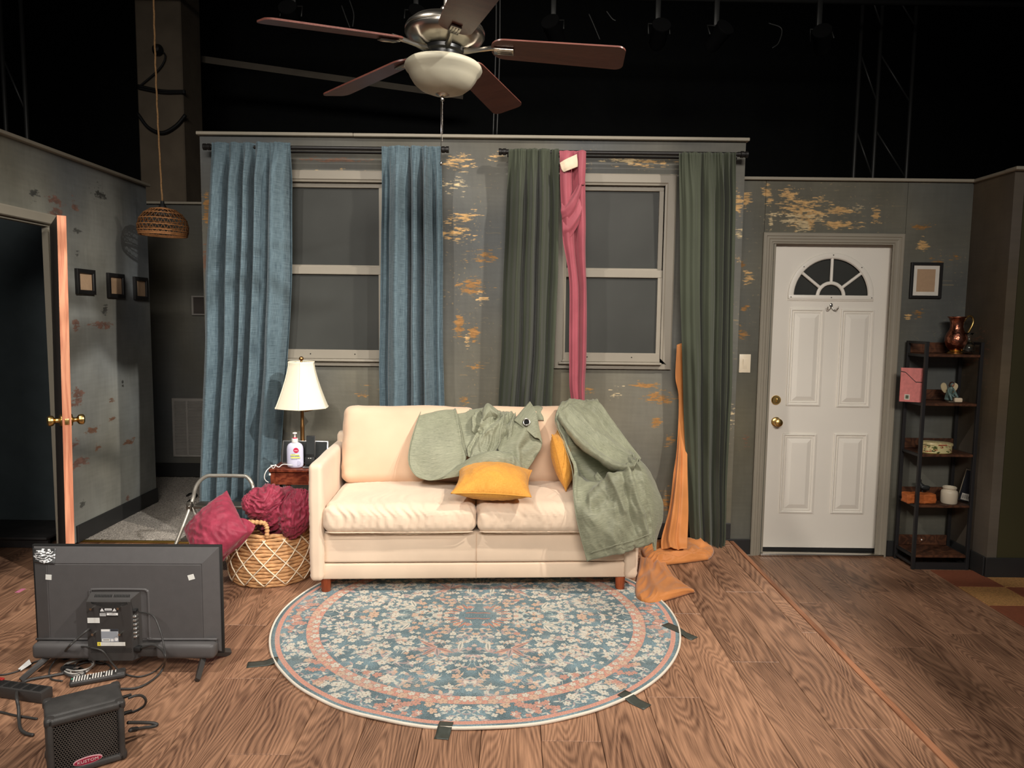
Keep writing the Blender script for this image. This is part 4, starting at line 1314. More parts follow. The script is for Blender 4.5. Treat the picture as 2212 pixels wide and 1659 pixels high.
# mauve strip, thrown over the rod and twisted
mv = curtain('curtain', 'mauve curtain twisted over the rod in the middle of the right window', [(326, 1208, 1262), (345, 1209, 1263), (400, 1210, 1264), (470, 1213, 1264), (520, 1216, 1264), (560, 1222, 1265), (620, 1229, 1267), (700, 1230, 1267), (780, 1229, 1266), (830, 1230, 1263), (880, 1236, 1262), (930, 1238, 1261)],
             [(0.25, 0.012, 0.22), (0.60, -0.010, 0.09, 0.22), (0.82, 0.014, 0.16)], M_MAUVE, y=4.245, gather=0.002, gf=5, wr=0.001, seed=43, nv=90, nu=150)
mvp = ([[(1212, 440, 4.235), (1225, 432, 4.23), (1245, 405, 4.225), (1258, 372, 4.235)], [(1213, 462, 4.225), (1228, 455, 4.21), (1246, 430, 4.205), (1259, 395, 4.225)], [(1215, 485, 4.23), (1230, 482, 4.215), (1247, 460, 4.21), (1259, 430, 4.23)], [(1218, 520, 4.24), (1230, 515, 4.23), (1247, 490, 4.225), (1259, 465, 4.24)]], 40, 30, foldfn([([(0, 0.25), (1, 0.2)], 0.1, 0.012), ([(0, 0.55), (1, 0.5)], 0.07, -0.012), ([(0, 0.8), (1, 0.75)], 0.08, 0.010)], 0.002, (20, 20), 3))
lw = cloth('swag_fold', [mvp], M_MAUVE, mv)
M_LIN = mat('cream_lining', (220, 202, 176), 0.8, bump=(60, 0.1))
cloth('lining', [([[(1209, 352, 4.215), (1222, 344, 4.205), (1246, 333, 4.21)], [(1213, 366, 4.212), (1226, 358, 4.20), (1248, 350, 4.205)], [(1218, 372, 4.215), (1228, 368, 4.205), (1248, 360, 4.21)]], 14, 16, foldfn([], 0.002, (30, 30), 5))], M_LIN, mv)
cloth('header_strap', [([[(1249, 326, 4.232), (1258, 324, 4.23), (1266, 327, 4.24)], [(1249, 365, 4.215), (1257, 362, 4.21), (1265, 365, 4.225)], [(1250, 400, 4.215), (1257, 400, 4.21), (1263, 400, 4.225)]], 20, 14, None)], M_MAUVE, mv)

# orange cloth: hangs behind the right green curtain, spills over the floor
og = thing('orange_drape', 'orange satin drape hanging beside the green curtain and pooling on the floor', 'drape', tuple(PZ(1460, 1190, 0)))
OA = ([[(1462, 745, 4.31), (1470, 742, 4.31), (1480, 740, 4.31)], [(1459, 815, 4.30), (1468, 818, 4.30), (1480, 815, 4.31)], [(1466, 860, 4.30), (1472, 864, 4.30), (1482, 862, 4.31)], [(1463, 960, 4.27), (1470, 955, 4.27), (1484, 950, 4.28)], [(1455, 1020, 4.22), (1468, 1020, 4.21), (1485, 1020, 4.22)], [(1444, 1100, 4.13), (1462, 1100, 4.10), (1487, 1100, 4.13)], [(1429, 1160, 4.07), (1452, 1162, 4.05), (1485, 1165, 4.06)], [(1428, 1185, 4.02), (1455, 1186, 4.0), (1484, 1185, 4.0)]], 90, 40, foldfn([([(0.35, 0.5), (0.4, 1)], 0.09, 0.02), ([(0.62, 0.5), (0.68, 1)], 0.05, -0.012), ([(0.1, 0.5), (0.05, 1)], 0.1, -0.01)], 0.0015, (6, 3), 18))
cloth('hanging_length', [OA], M_ORNG, og)


def pool(ctrl_px, nu, nv, hfn, seed):
    """cloth lying on the floor; control points are floor pixels, hfn gives the height over the floor"""
    C = np.array([[PZ(x, y, 0) for x, y in row] for row in ctrl_px])
    G = patch(C, nu, nv)
    S, T = np.meshgrid(np.linspace(0, 1, nv), np.linspace(0, 1, nu))
    G[..., 2] = 0.004 + np.maximum(0, hfn(S, T))
    uv = G[..., :2].copy()
    return G, uv


b = B()


def h1(S, T):
    e = np.clip(np.minimum(np.minimum(S, 1 - S), np.minimum(T, 1 - T)) * 6, 0, 1) ** 0.5
    return e * (0.030 + 0.022 * ridge(gnoise(S * 3.0, T * 5.5 + 0.6 * np.sin(S * 4), 61)) + 0.008 * gnoise(S * 9, T * 12, 62))


def h2(S, T):
    e = np.clip(np.minimum(np.minimum(S, 1 - S), np.minimum(T, 1 - T)) * 5, 0, 1) ** 0.5
    return e * (0.022 + 0.014 * ridge(gnoise(S * 2.2 + T * 1.2, T * 1.5 - S, 63)) + 0.006 * gnoise(S * 4, T * 5, 64) + 0.008 * ridge(gnoise(S * 4 + T * 3, T * 3.2 - S * 1.5, 66)))


G, uv = pool([[(1385, 1192), (1430, 1172), (1480, 1168), (1535, 1180)], [(1390, 1204), (1432, 1195), (1490, 1193), (1542, 1192)], [(1400, 1216), (1436, 1212), (1490, 1210), (1538, 1203)], [(1412, 1225), (1440, 1222), (1485, 1217), (1530, 1211)]], 60, 90, h1, 1)
b.grid(G, uv)
G, uv = pool([[(1383, 1205), (1400, 1208), (1418, 1212), (1436, 1216)], [(1378, 1240), (1400, 1238), (1425, 1236), (1452, 1244)], [(1372, 1270), (1400, 1268), (1440, 1262), (1480, 1268)], [(1374, 1292), (1402, 1296), (1438, 1292), (1501, 1280)], [(1385, 1302), (1405, 1306), (1436, 1300), (1490, 1284)]], 70, 70, h2, 2)
b.grid(G, uv)
obj('floor_pool', b, M_ORNG, og, 4, solid=0.002)
# ================================================================== RUG WITH ITS TAPE
def paint_rug(N=760):
    """one quadrant of the printed pattern, mirrored to four; returns (2N,2N,3)"""
    y, x = np.mgrid[0:N, 0:N] / N
    base = np.array([106, 128, 136]) / 255
    A = np.ones((N, N, 3)) * base
    A *= (1 + 0.20 * fbm(x * 9, y * 9, 71, 4) + 0.22 * gnoise(x * 170, y * 170, 72))[..., None]
    r = np.hypot(x, y)
    CRM, SAL, PCH, MVE, ORG = [np.array(c) / 255 for c in ((226, 218, 202), (208, 148, 130), (218, 180, 154), (198, 166, 160), (206, 124, 98))]
    DKL = np.array([70, 84, 88]) / 255
    rg = np.random.default_rng(5)

    def stamp(cx, cy, R, fn, col, a=0.92):
        x0, x1 = int(max(0, (cx - R) * N)), int(min(N, (cx + R) * N + 2))
        y0, y1 = int(max(0, (cy - R) * N)), int(min(N, (cy + R) * N + 2))
        if x1 <= x0 or y1 <= y0:
            return
        X, Y = x[y0:y1, x0:x1] - cx, y[y0:y1, x0:x1] - cy
        k = np.clip(fn(X, Y), 0, 1)[..., None] * a
        A[y0:y1, x0:x1] = A[y0:y1, x0:x1] * (1 - k) + col * k

    def flower(cx, cy, R, n, col, rot, fat=0.62, core=None):
        def f(X, Y):
            th = np.arctan2(Y, X) + rot
            rr = np.hypot(X, Y) / R
            edge = 0.42 + 0.58 * np.abs(np.cos(th * n / 2)) ** fat
            return (edge - rr) * R * N * 0.8

        stamp(cx, cy, R * 1.12, lambda X, Y: f(X / 1.1, Y / 1.1) * 1.0, DKL, 0.55)
        stamp(cx, cy, R, f, col)

        def g(X, Y):
            th = np.arctan2(Y, X) + rot
            return (0.10 - np.abs(np.sin(th * n / 2))) * 8 * (np.hypot(X, Y) < R * 0.8) * (np.hypot(X, Y) > R * .2)
        stamp(cx, cy, R, g, col * 0.62, 0.5)
        stamp(cx, cy, R * 0.24, lambda X, Y: (R * 0.2 - np.hypot(X, Y)) * N, core if core is not None else PCH * 0.75, 0.9)

    def leaf(cx, cy, L, w, ang, col, a=0.85):
        c, s = math.cos(ang), math.sin(ang)

        def f(X, Y):
            u, v = X * c + Y * s, -X * s + Y * c
            t = np.clip(u / L, 0, 1)
            hw = w * np.sin(np.pi * t ** 0.8)
            return (hw - np.abs(v)) * N * (u > 0) * (u < L)
        stamp(cx, cy, L * 1.05, f, col, a)

    def stem(pts, col, w=0.0028):
        P = cr(np.array(pts), 40)
        for (a0, b0) in P:
            stamp(a0, b0, w * 2, lambda X, Y: (w - np.hypot(X, Y)) * N, col, 0.8)
    # field, inside the coral ring
    for i in range(190):
        q, rr = rg.uniform(0, math.pi / 2), 0.76 * math.sqrt(rg.uniform(0.01, 1))
        cx, cy = rr * math.cos(q), rr * math.sin(q)
        a0 = rg.uniform(0, 6.28)
        stem([(cx, cy), (cx + .03 * math.cos(a0), cy + .03 * math.sin(a0)), (cx + .06 * math.cos(a0 + .5), cy + .06 * math.sin(a0 + .5))], [CRM, MVE][i % 2], 0.002)
        for k in range(4):
            leaf(cx, cy, rg.uniform(.025, .055), rg.uniform(.004, .009), a0 + rg.normal(0, 1.2), [CRM, MVE, PCH, CRM][int(rg.integers(4))], .75)
    spots = []
    for i in range(430):
        q, rr = rg.uniform(0, math.pi / 2), 0.755 * math.sqrt(rg.uniform(0.015, 1))
        cx, cy = rr * math.cos(q), rr * math.sin(q)
        R = rg.choice([.015, .019, .023, .030, .038], p=[.5, .28, .14, .06, .02])
        if all(math.hypot(cx - a, cy - b_) > (R + c_) * 0.98 for a, b_, c_ in spots):
            spots.append((cx, cy, R))
    for i, (cx, cy, R) in enumerate(spots):
        zone = gnoise(np.array([cx * 4.0]), np.array([cy * 4.0]), 75)[0]
        col = SAL if zone > 0.28 else (PCH if zone > 0.1 else (MVE if zone < -0.5 else CRM))
        if R > .033 and col is CRM:
            for k in range(5):
                leaf(cx, cy, R * 1.2, R * 0.34, -0.6 + k * 1.257 + cx * 9, CRM, .85)
                leaf(cx, cy, R * 0.9, R * 0.05, -0.6 + k * 1.257 + cx * 9, DKL, .6)
        else:
            flower(cx, cy, R, [5, 4, 6][i % 3], col, rg.uniform(0, 6), rg.uniform(.4, .8))
    # medallion: flame palmettes, star leaves
    for k in range(5):
        leaf(.10 - .012 * k, .026 + .012 * k, .085, .0058, .05 + .26 * k, ORG, .85)
    stem([(0, .030), (.03, .036), (.06, .030)], ORG, .004)
    for (cx, cy, L, a0, col) in ((.17, .36, .12, -.7, SAL), (.17, .36, .11, 0.1, MVE), (.17, .36, .10, .9, SAL), (.17, .36, .09, 1.7, MVE), (.17, .36, .1, 2.6, SAL), (.06, .30, .09, 1.5, CRM), (.33, .1, .1, .3, CRM), (.33, .1, .1, 1.2, CRM), (.33, .1, .1, -.4, CRM)):
        leaf(cx, cy, L, .014, a0, col, .85)
        leaf(cx, cy, L, .003, a0, DKL, .7)
    for i in range(9):
        for j in range(3):
            leaf(.20 + .03 * i, .015 + .03 * j, .034, .005, (i * 1.3 + j) % 3.1, np.array([176, 196, 192]) / 255, .75)
    # outer field
    for i in range(190):
        q, rr = rg.uniform(0, math.pi / 2), rg.uniform(.85, .955)
        cx, cy = rr * math.cos(q), rr * math.sin(q)
        if i % 2:
            for k in range(3):
                leaf(cx, cy, .032, .005, rg.uniform(0, 6.3), [CRM, MVE, CRM][k], .7)
        else:
            z = math.sin(q * 11)
            flower(cx, cy, rg.uniform(.014, .024), [5, 4, 6][i % 3], SAL if z > .35 else (PCH if z > 0 else CRM), rg.uniform(0, 6))
    # coral ring with small flowers, outer coral line, white binding
    R1 = sstep(.778, .781, r) * (1 - sstep(.838, .841, r))
    cor = SAL * (1 + .10 * gnoise(x * 150, y * 150, 77))[..., None]
    A = A * (1 - R1[..., None]) + cor * R1[..., None]
    for i in range(46):
        q = (i + .5) / 46 * math.pi / 2
        flower(.81 * math.cos(q) + .012 * math.cos(q) * (-1) ** i, .81 * math.sin(q) + .012 * math.sin(q) * (-1) ** i, .017 if i % 3 else .024, 5, [PCH, CRM, PCH, CRM * .96][i % 4], q * 7)
    R2 = sstep(.958, .960, r) * (1 - sstep(.980, .982, r))
    A = A * (1 - R2[..., None]) + cor * R2[..., None]
    Q = np.concatenate([A[:, ::-1], A], 1)
    Q = np.concatenate([Q[::-1], Q], 0)
    yy, xx = np.mgrid[0:2 * N, 0:2 * N] / N
    fade = sstep(.1, .9, fbm(xx * 5, yy * 5, 79, 4))[..., None] * .22
    Q = Q * .86 + np.array([.60, .62, .61]) * .14
    Q = Q * (1 - fade) + np.array([.66, .68, .66]) * fade
    return Q * (1 + .10 * gnoise(xx * 240, yy * 240, 80))[..., None]


M_RUG = imat('printed_rug', paint_rug(), rough=0.95, spec=0.1, bump=(500, 0.25))
M_BIND = mat('white_rug_binding', (232, 222, 206), 0.9, bump=(300, 0.2))
RC, RR = (-0.145, 3.182), 0.905
rug = thing('round_rug', 'round blue floral rug with a coral ring on the plank floor', 'rug', (RC[0], RC[1], 0))
nr, na = 40, 180
rr = np.linspace(0.0, 1, nr)[:, None] * np.ones((1, na))
aa = np.linspace(0, 2 * math.pi, na, endpoint=False)[None, :] * np.ones((nr, 1))


def rugz(x, y, r):
    return 0.0062 + 0.0025 * sstep(.7, 1, r) * (0.5 + gnoise(np.arctan2(y, x) * 5, r * 0, 3)) + 0.0008 * gnoise(x * 6, y * 6, 4)


GX, GY = rr * np.cos(aa) * RR, rr * np.sin(aa) * RR
G = np.stack([GX + RC[0], GY + RC[1], rugz(GX, GY, rr)], -1)
obj('pile', B().grid(G, np.stack([GX / RR / 2 + .5, GY / RR / 2 + .5], -1), closed_v=True), M_RUG, rug, 4, solid=0.003)
pts = [(RC[0] + math.cos(a) * (RR + .003), RC[1] + math.sin(a) * (RR + .003), float(rugz(np.array(math.cos(a) * RR), np.array(math.sin(a) * RR), np.array(1.0)))) for a in np.linspace(0, 2 * math.pi, 220, endpoint=False)]
obj('binding', B().tube(pts, 0.0065, 8, closed=True, rz=0.0048, up=(0, 0, 1)), M_BIND, rug, 4)
M_GAFF = mat('dark_gaffer_tape', (66, 70, 64), 0.45, var=(40, .12), bump=(60, .15))
for (px, py, ang, L, lab) in ((567, 1430, 0.22, .115, 'strip of dark tape holding the left edge of the rug'), (959, 1577, 1.45, .085, 'strip of dark tape at the rug edge nearest the viewer'), (1370, 1511, -0.78, .115, 'strip of dark tape at the lower right edge of the rug'), (1468, 1363, -0.88, .16, 'strip of dark tape at the far right edge of the rug')):
    c = PZ(px, py, 0.008)
    n = 9
    V, U = np.meshgrid(np.linspace(-.024, .024, 5), np.linspace(-L / 2, L / 2, n))
    X = c[0] + U * math.cos(ang) - V * math.sin(ang)
    Y = c[1] + U * math.sin(ang) + V * math.cos(ang)
    q = np.hypot(X - RC[0], Y - RC[1]) / RR
    Z = 0.0018 + 0.0105 * (1 - sstep(1.0, 1.04, q)) + 0.0006 * gnoise(U * 60, V * 60, 5)
    tag(obj('tape_strip', B().grid(np.stack([X, Y, Z], -1)), M_GAFF, None, 1.0, solid=0.0008, loc=tuple(c)), lab, 'tape', 'tape strips round the rug')
c = PZ(44, 1276, 0)
tag(obj('tape_scrap', B().rbox((c[0], c[1], 0.0006), (0.022, 0.05, 0.0012), 0.0003, 1), mat('pink_tape', (206, 120, 150), 0.6), None, loc=tuple(c)), 'tiny pink scrap of tape stuck to the planks at the left', 'tape')

# ================================================================== CEILING FAN
M_BLADE = wood('fan_blade_wood', (84, 48, 41), (100, 60, 51), lines=3, sx=8, sy=2, rough=0.35, tone=0.02, axis=0)
M_NICK = mat('brushed_nickel', (166, 160, 150), 0.28, 1.0, var=(20, .05))
M_GLASS = mat('frosted_bowl_glass', (172, 166, 146), 0.5, spec=0.4, var=(7, .06))
M_MOTOR = mat('black_motor', (30, 30, 30), 0.35, 0.4)
FC = (-0.265, 2.75)
fan = thing('ceiling_fan', 'five blade ceiling fan with brown blades and a frosted glass bowl', 'ceiling fan', (FC[0], FC[1], 2.20))
FB = Matrix.Translation((FC[0], FC[1], 2.37)) @ Matrix.Rotation(math.radians(-0.4), 4, 'Y') @ Matrix.Translation((0, 0, -2.37))
FM = Matrix.Translation((FC[0], FC[1], 2.37)) @ Matrix.Rotation(math.radians(2.3), 4, 'Y') @ Matrix.Translation((0, 0, -2.37))
bowl = obj('glass_bowl', B().lathe([(0.018, 2.200), (0.05, 2.204), (0.085, 2.217), (0.108, 2.236), (0.122, 2.256), (0.130, 2.272), (0.140, 2.282), (0.1445, 2.292), (0.142, 2.302), (0.134, 2.309), (0.118, 2.314), (0.10, 2.316), (0.0001, 2.318)], 48, FM), M_GLASS, fan, 0.9)
obj('bowl_finial', B().lathe([(0.0001, 2.176), (0.006, 2.177), (0.0085, 2.183), (0.006, 2.190), (0.012, 2.193), (0.024, 2.198), (0.028, 2.204), (0.024, 2.207), (0.0001, 2.208)], 28, FM), M_NICK, fan, 0.9)
f0 = FM @ Vector((0, 0, 2.178))
ch = B()
for i in range(34):
    ch.sphere((f0.x + .001, f0.y, f0.z - .0045 * i), 0.0021, 6)
obj('pull_chain', ch, M_NICK, fan, 4)
ch = B()
ch.cyl((f0.x - .004, f0.y + .001, f0.z), (f0.x - .004, f0.y + .001, 1.955), 0.0011, 6)
ch.sphere((f0.x - .004, f0.y + .001, 1.95), 0.004, 8, (1, 1, 2.2))
obj('pull_chain', ch, M_NICK, fan, 4)
obj('light_collar', B().lathe([(0.062, 2.312), (0.066, 2.330), (0.066, 2.345), (0.075, 2.352), (0.075, 2.366), (0.06, 2.37)], 32, FM), M_MOTOR, fan, 0.7)
obj('motor_housing', B().lathe([(0.06, 2.364), (0.088, 2.368), (0.118, 2.380), (0.140, 2.398), (0.1475, 2.412), (0.1475, 2.416), (0.144, 2.418), (0.144, 2.422), (0.1475, 2.424), (0.1475, 2.428), (0.141, 2.440), (0.120, 2.458), (0.09, 2.468), (0.03, 2.472), (0.0001, 2.473)], 56, FM), M_NICK, fan, 0.9)
obj('down_rod', B().cyl(FM @ Vector((0, 0, 2.47)), FM @ Vector((0, 0, 2.9)), 0.011, 14).sphere(FM @ Vector((0, 0, 2.495)), 0.024, 16), M_NICK, fan, 0.9)
for k in range(5):
    ang = math.radians(-3 + 72 * k)
    T = FB @ Matrix.Translation((0, 0, 2.376)) @ Matrix.Rotation(ang, 4, 'Z') @ Matrix.Rotation(math.radians(5.0), 4, 'Y') @ Matrix.Rotation(math.radians(-13), 4, 'X')
    o = []
    r0, r1, w0, w1 = 0.175, 0.665, 0.060, 0.070
    for (cx, cy, sx, a0) in ((r1 - .03, w1 - .03, .03, 0), (r0 + .05, w0 - .05, .05, 90), (r0 + .05, -w0 + .05, .05, 180), (r1 - .03, -w1 + .03, .03, 270)):
        for q in range(7):
            a = math.radians(a0 + 15 * q)
            o.append((cx + sx * math.cos(a), cy + sx * math.sin(a)))
    bl = obj('blade', B().prism(o, 0.006, T @ Matrix.Translation((0, 0, 0.0))), M_BLADE, fan, 0.6)
    bb = B()
    T2 = FB @ Matrix.Translation((0, 0, 2.374)) @ Matrix.Rotation(ang, 4, 'Z')
    bb.tube([T2 @ Vector(p) for p in ((0.055, 0, -.016), (0.09, 0, -.018), (0.13, 0, -.015), (0.175, 0, -.010), (0.21, 0, -.008))], [0.012, 0.011, 0.008, 0.009, 0.010], 8)
    bb.rbox((0.222, 0, -0.006), (0.075, 0.038, 0.008), 0.003, 2, T)
    for q in (-.010, 0, .010):
        bb.rbox((0.225, q, -0.0105), (0.055, 0.004, 0.004), 0.0015, 1, T)
    obj('blade_bracket', bb, M_NICK, fan, 0.7)

# ================================================================== RATTAN PENDANT
M_RATT = mat('rattan', (176, 122, 76), 0.65, var=(60, .2), bump=(90, .1))
M_JUTE = mat('jute_cord', (168, 130, 88), 0.9, var=(120, .25), bump=(200, .3))
PN = PY(351, 445, 4.7)
pn = thing('pendant_lamp', 'woven rattan dome pendant lamp on a long jute cord over the corridor', 'pendant lamp', tuple(PN))
prof = [(r * .94, 2.06 - (2.06 - z) * .98) for r, z in [(0.045, 2.052), (0.085, 2.043), (0.122, 2.018), (0.150, 1.980), (0.161, 1.940), (0.160, 1.905), (0.152, 1.880)]]
TP = Matrix.Translation((PN[0], PN[1], 1.96)) @ Matrix.Rotation(math.radians(1.5), 4, 'Y') @ Matrix.Translation((0, 0, -1.96))
fb = B()
for i, (r, z) in enumerate(prof):
    fb.tube([TP @ Vector((r * math.cos(a), r * math.sin(a), z)) for a in np.linspace(0, 2 * math.pi, 48, endpoint=False)], 0.0038 if i < 6 else 0.0055, 6, closed=True)
fb.tube([TP @ Vector((.145 * math.cos(a), .145 * math.sin(a), 1.893)) for a in np.linspace(0, 2 * math.pi, 48, endpoint=False)], 0.0042, 6, closed=True)
shade = obj('lamp_shade', fb, M_RATT, pn, 4)
for i in range(6):
    (r0, z0), (r1, z1) = prof[i], prof[i + 1]
    n = 18 if i == 0 else 28
    pts = []
    for k in range(n):
        a = 2 * math.pi * k / n
        pts.append(TP @ Vector((r0 * math.cos(a), r0 * math.sin(a), z0)))
        a += math.pi / n
        pts.append(TP @ Vector((r1 * math.cos(a), r1 * math.sin(a), z1)))
    obj('woven_band', B().tube(pts, 0.0027, 5, closed=True), M_RATT, shade, 4)
obj('socket', B().lathe([(0.0001, 2.03), (0.024, 2.032), (0.026, 2.055), (0.020, 2.072), (0.013, 2.080), (0.011, 2.10), (0.0001, 2.102)], 18, Matrix.Translation((PN[0], PN[1], 0))), M_RUBBER, pn, 0.7)
pts = []
for i in range(90):
    z = 2.10 + i * 0.034
    pts.append((PN[0] - .010 * math.sin(i * .07) + .0012 * math.sin(i * 1.7) - 0.012 * i / 60, PN[1] + .001 * math.cos(i * 1.9), z))
obj('cord', B().tube(pts, 0.0058, 6), M_JUTE, pn, 4)

# ================================================================== SIDE TABLE AND WHAT STANDS ON IT
M_TABLE = wood('cherry_table_wood', (86, 36, 24), (132, 66, 44), lines=5, sx=12, sy=12, rough=0.3, tone=0.02, axis=0)
TX0, TX1, TY0, TY1, TZ = -1.345, -1.022, 3.90, 4.20, 0.526
tb = thing('side_table', 'small cherry side table half hidden behind the left sofa arm', 'side table', ((TX0 + TX1) / 2, (TY0 + TY1) / 2, 0))
obj('table_top', B().rbox(((TX0 + TX1) / 2, (TY0 + TY1) / 2, TZ - .010), (TX1 - TX0, TY1 - TY0, 0.020), 0.006, 3), M_TABLE, tb, 0.7)
obj('apron', B().box(((TX0 + TX1) / 2, TY0 + .02, TZ - .055), (TX1 - TX0 - .03, .014, .07)).box(((TX0 + TX1) / 2, TY1 - .02, TZ - .055), (TX1 - TX0 - .03, .014, .07)).box((TX0 + .02, (TY0 + TY1) / 2, TZ - .055), (.014, TY1 - TY0 - .03, .07)).box((TX1 - .02, (TY0 + TY1) / 2, TZ - .055), (.014, TY1 - TY0 - .03, .07)), M_TABLE, tb)
obj('lower_shelf', B().rbox(((TX0 + TX1) / 2, (TY0 + TY1) / 2, .16), (TX1 - TX0 - .02, TY1 - TY0 - .02, .016), .004), M_TABLE, tb, 0.7)
for x in (TX0 + .022, TX1 - .022):
    for y in (TY0 + .022, TY1 - .022):
        obj('leg', B().tube([(x, y, 0.0), (x, y, TZ - .02)], [.013, .019], 4), M_TABLE, tb)
# lamp
M_SHADE = mat('ivory_lamp_shade', (232, 224, 200), 0.8, bump=(220, .06), var=(8, .02))
M_GOLD = mat('antique_gold', (176, 132, 84), 0.32, 1.0)
LP = (-1.213, 4.105)
lm = thing('table_lamp', 'gold table lamp with an ivory six sided shade on the side table', 'lamp', (LP[0], LP[1], TZ))


def hexr(a, i):
    k = (a + 0.35) % (math.pi / 3) - math.pi / 6
    return (math.cos(math.pi / 6) / math.cos(k)) * 0.6 + 0.4


TL = Matrix.Translation((LP[0], LP[1], 0))
sp = [(0.076 + 0.080 * (t ** 1.35), 1.104 - 0.252 * t) for t in np.linspace(0, 1, 14)]
sp = [(0.078, 1.112)] + sp + [(0.158, 0.846)]
shd = obj('lamp_shade', B().lathe(sp, 60, TL, fn=hexr), M_SHADE, lm, 4)
shd.data.polygons.foreach_get
bm = bmesh.new()
bm.from_mesh(shd.data)
bmesh.ops.delete(bm, geom=[f for f in bm.faces if len(f.verts) > 4], context='FACES')
bm.to_mesh(shd.data)
bm.free()
mo = shd.modifiers.new('solid', 'SOLIDIFY')
mo.thickness = 0.002
bb = B()
for k in range(6):
    a = math.pi / 3 * k - 0.35
    bb.tube([TL @ Vector(((r + .001) * math.cos(a), (r + .001) * math.sin(a), z)) for r, z in sp], 0.0022, 6)
obj('shade_rib', bb, M_SHADE, shd, 4)
for r, z in ((0.0765, 1.110), (0.158, 0.849)):
    obj('shade_trim', B().tube([TL @ Vector((r * hexr(a, 0) * math.cos(a), r * hexr(a, 0) * math.sin(a), z)) for a in np.linspace(0, 2 * math.pi, 60, endpoint=False)], .003, 6, closed=True), M_SHADE, shd, 4)
obj('pole', B().lathe([(0.075, TZ), (0.078, TZ + .006), (0.06, TZ + .018), (0.024, TZ + .026), (0.013, TZ + .04), (0.0115, TZ + .2), (0.0125, TZ + .21), (0.010, TZ + .22), (0.0095, .93), (0.012, .94), (0.006, .95), (0.0055, 1.11)], 24, TL), M_GOLD, lm, 0.8)
obj('swing_arm', B().tube([TL @ Vector(p) for p in ((0, 0, .842), (.05, .02, .842), (.055, .022, .83), (.012, .004, .822))], .0045, 8), M_GOLD, lm, 0.8)
obj('finial', B().sphere((LP[0], LP[1], 1.128), 0.0135, 16).cyl((LP[0], LP[1], 1.10), (LP[0], LP[1], 1.12), .006, 10), M_GOLD, lm, 4)
# lotion bottle
M_LILAC = mat('lilac_plastic', (206, 206, 226), 0.35, var=(3, .01))
M_WHITE = mat('white_plastic', (236, 234, 228), 0.35)
M_RED = mat('crimson_label', (200, 44, 78), 0.45)
M_YEL = mat('yellow_band', (228, 232, 110), 0.5)
M_INK = mat('grey_ink', (96, 100, 120), 0.6)
bc = PY(638, 1012, 3.945)
BT = Matrix.Translation((bc[0], 3.945, TZ)) @ Matrix.Rotation(0.08, 4, 'Z')
bo = thing('lotion_bottle', 'white pump bottle of body lotion with a round red logo', 'bottle', (bc[0], 3.945, TZ), 0.08)
obj('bottle_body', B().lathe([(0.001, 0), (0.030, .001), (0.040, .006), (0.0445, .016), (0.0455, .03), (0.0455, .105), (0.043, .122), (0.036, .134), (0.025, .141), (0.016, .144)], 40, BT, sy=0.56), M_LILAC, bo, 4)
obj('pump_collar', B().lathe([(0.0165, .143), (0.0175, .146), (0.0175, .163), (0.0165, .166), (0.0001, .166)], 24, BT), M_WHITE, bo, 0.7)
obj('pump_ring', B().lathe([(0.012, .1655), (0.0115, .170), (0.007, .1715)], 20, BT), M_RED, bo, 0.7)
obj('pump_head', B().lathe([(0.0042, .171), (0.004, .187), (0.007, .190), (0.0125, .193), (0.0125, .198), (0.008, .200), (0.0001, .2005)], 20, BT), M_WHITE, bo, 0.8)
obj('thumb_dimple', B().sphere((0, 0, 0), .016, 18, (0.8, 0.10, 1.05), BT @ Matrix.Translation((.022, -.0228, .030)) @ Matrix.Rotation(0.45, 4, 'Y')), mat('dimple_plastic', (190, 190, 212), .3), bo, 4)
BF = BT @ Matrix.Translation((0, -.0262, 0)) @ Matrix.Rotation(math.pi / 2, 4, 'X')     # label plane, local xy = face
obj('logo_disc', B().lathe([(0.0145, 0), (0.0145, .0008), (0.0001, .0009)], 32, BF @ Matrix.Translation((.011, .103, 0))), M_RED, bo)
text('logo_lettering', 'eos', .013, BF @ Matrix.Translation((.011, .103, .0013)), M_WHITE, bo)
bb = B()
bb.box((.005, .0755, 0.0), (.046, .008, .0012)).box((.007, .066, 0.0), (.050, .007, .0012))
obj('yellow_band', bb, M_YEL, bo, local=False) if False else obj('yellow_band', B().box((.005, .0765, 0), (.046, .006, .0012), BF).box((.008, .062, 0), (.050, .007, .0012), BF), M_YEL, bo)
text('lettering', 'BODY LOTION', .0072, BF @ Matrix.Translation((.006, .0695, .0012)), M_INK, bo)
text('lettering', 'shea better', .0045, BF @ Matrix.Translation((-.003, .083, .0012)), M_INK, bo)
text('lettering', '24 HR MOISTURE', .0045, BF @ Matrix.Translation((.0, .0535, .0012)), M_INK, bo)
# laptop behind, phone on its dock, white charging cable
M_SILV = mat('silver_aluminium', (190, 190, 190), 0.3, 0.9)
M_SCRN = mat('dark_screen', (54, 56, 56), 0.15, spec=0.5)
lp = thing('laptop', 'open silver edged laptop with a dark screen behind the lotion bottle', 'laptop', (-1.16, 4.0, TZ))
a0, a1 = PY(608, 966, 4.0), PY(700, 1000, 4.0)
LM = Matrix.Translation(((a0[0] + a1[0]) / 2 + .01, 4.0, TZ + .012)) @ Matrix.Rotation(-0.22, 4, 'X')
lw_ = a1[0] - a0[0] + .02
obj('lid', B().rbox((0, 0, .065), (lw_, .006, .130), .0028, 2, LM), M_SILV, lp, 0.6)
obj('screen', B().box((0, -.0034, .066), (lw_ - .012, .0012, .118), LM), M_SCRN, lp)
obj('keyboard_base', B().rbox((a1[0] - .035, 3.955, TZ + .005), (.13, .075, .009), .004, 2), M_SILV, lp, 0.6)
obj('keys', B().box((a1[0] - .035, 3.96, TZ + .010), (.11, .05, .001)), M_SCRN, lp)
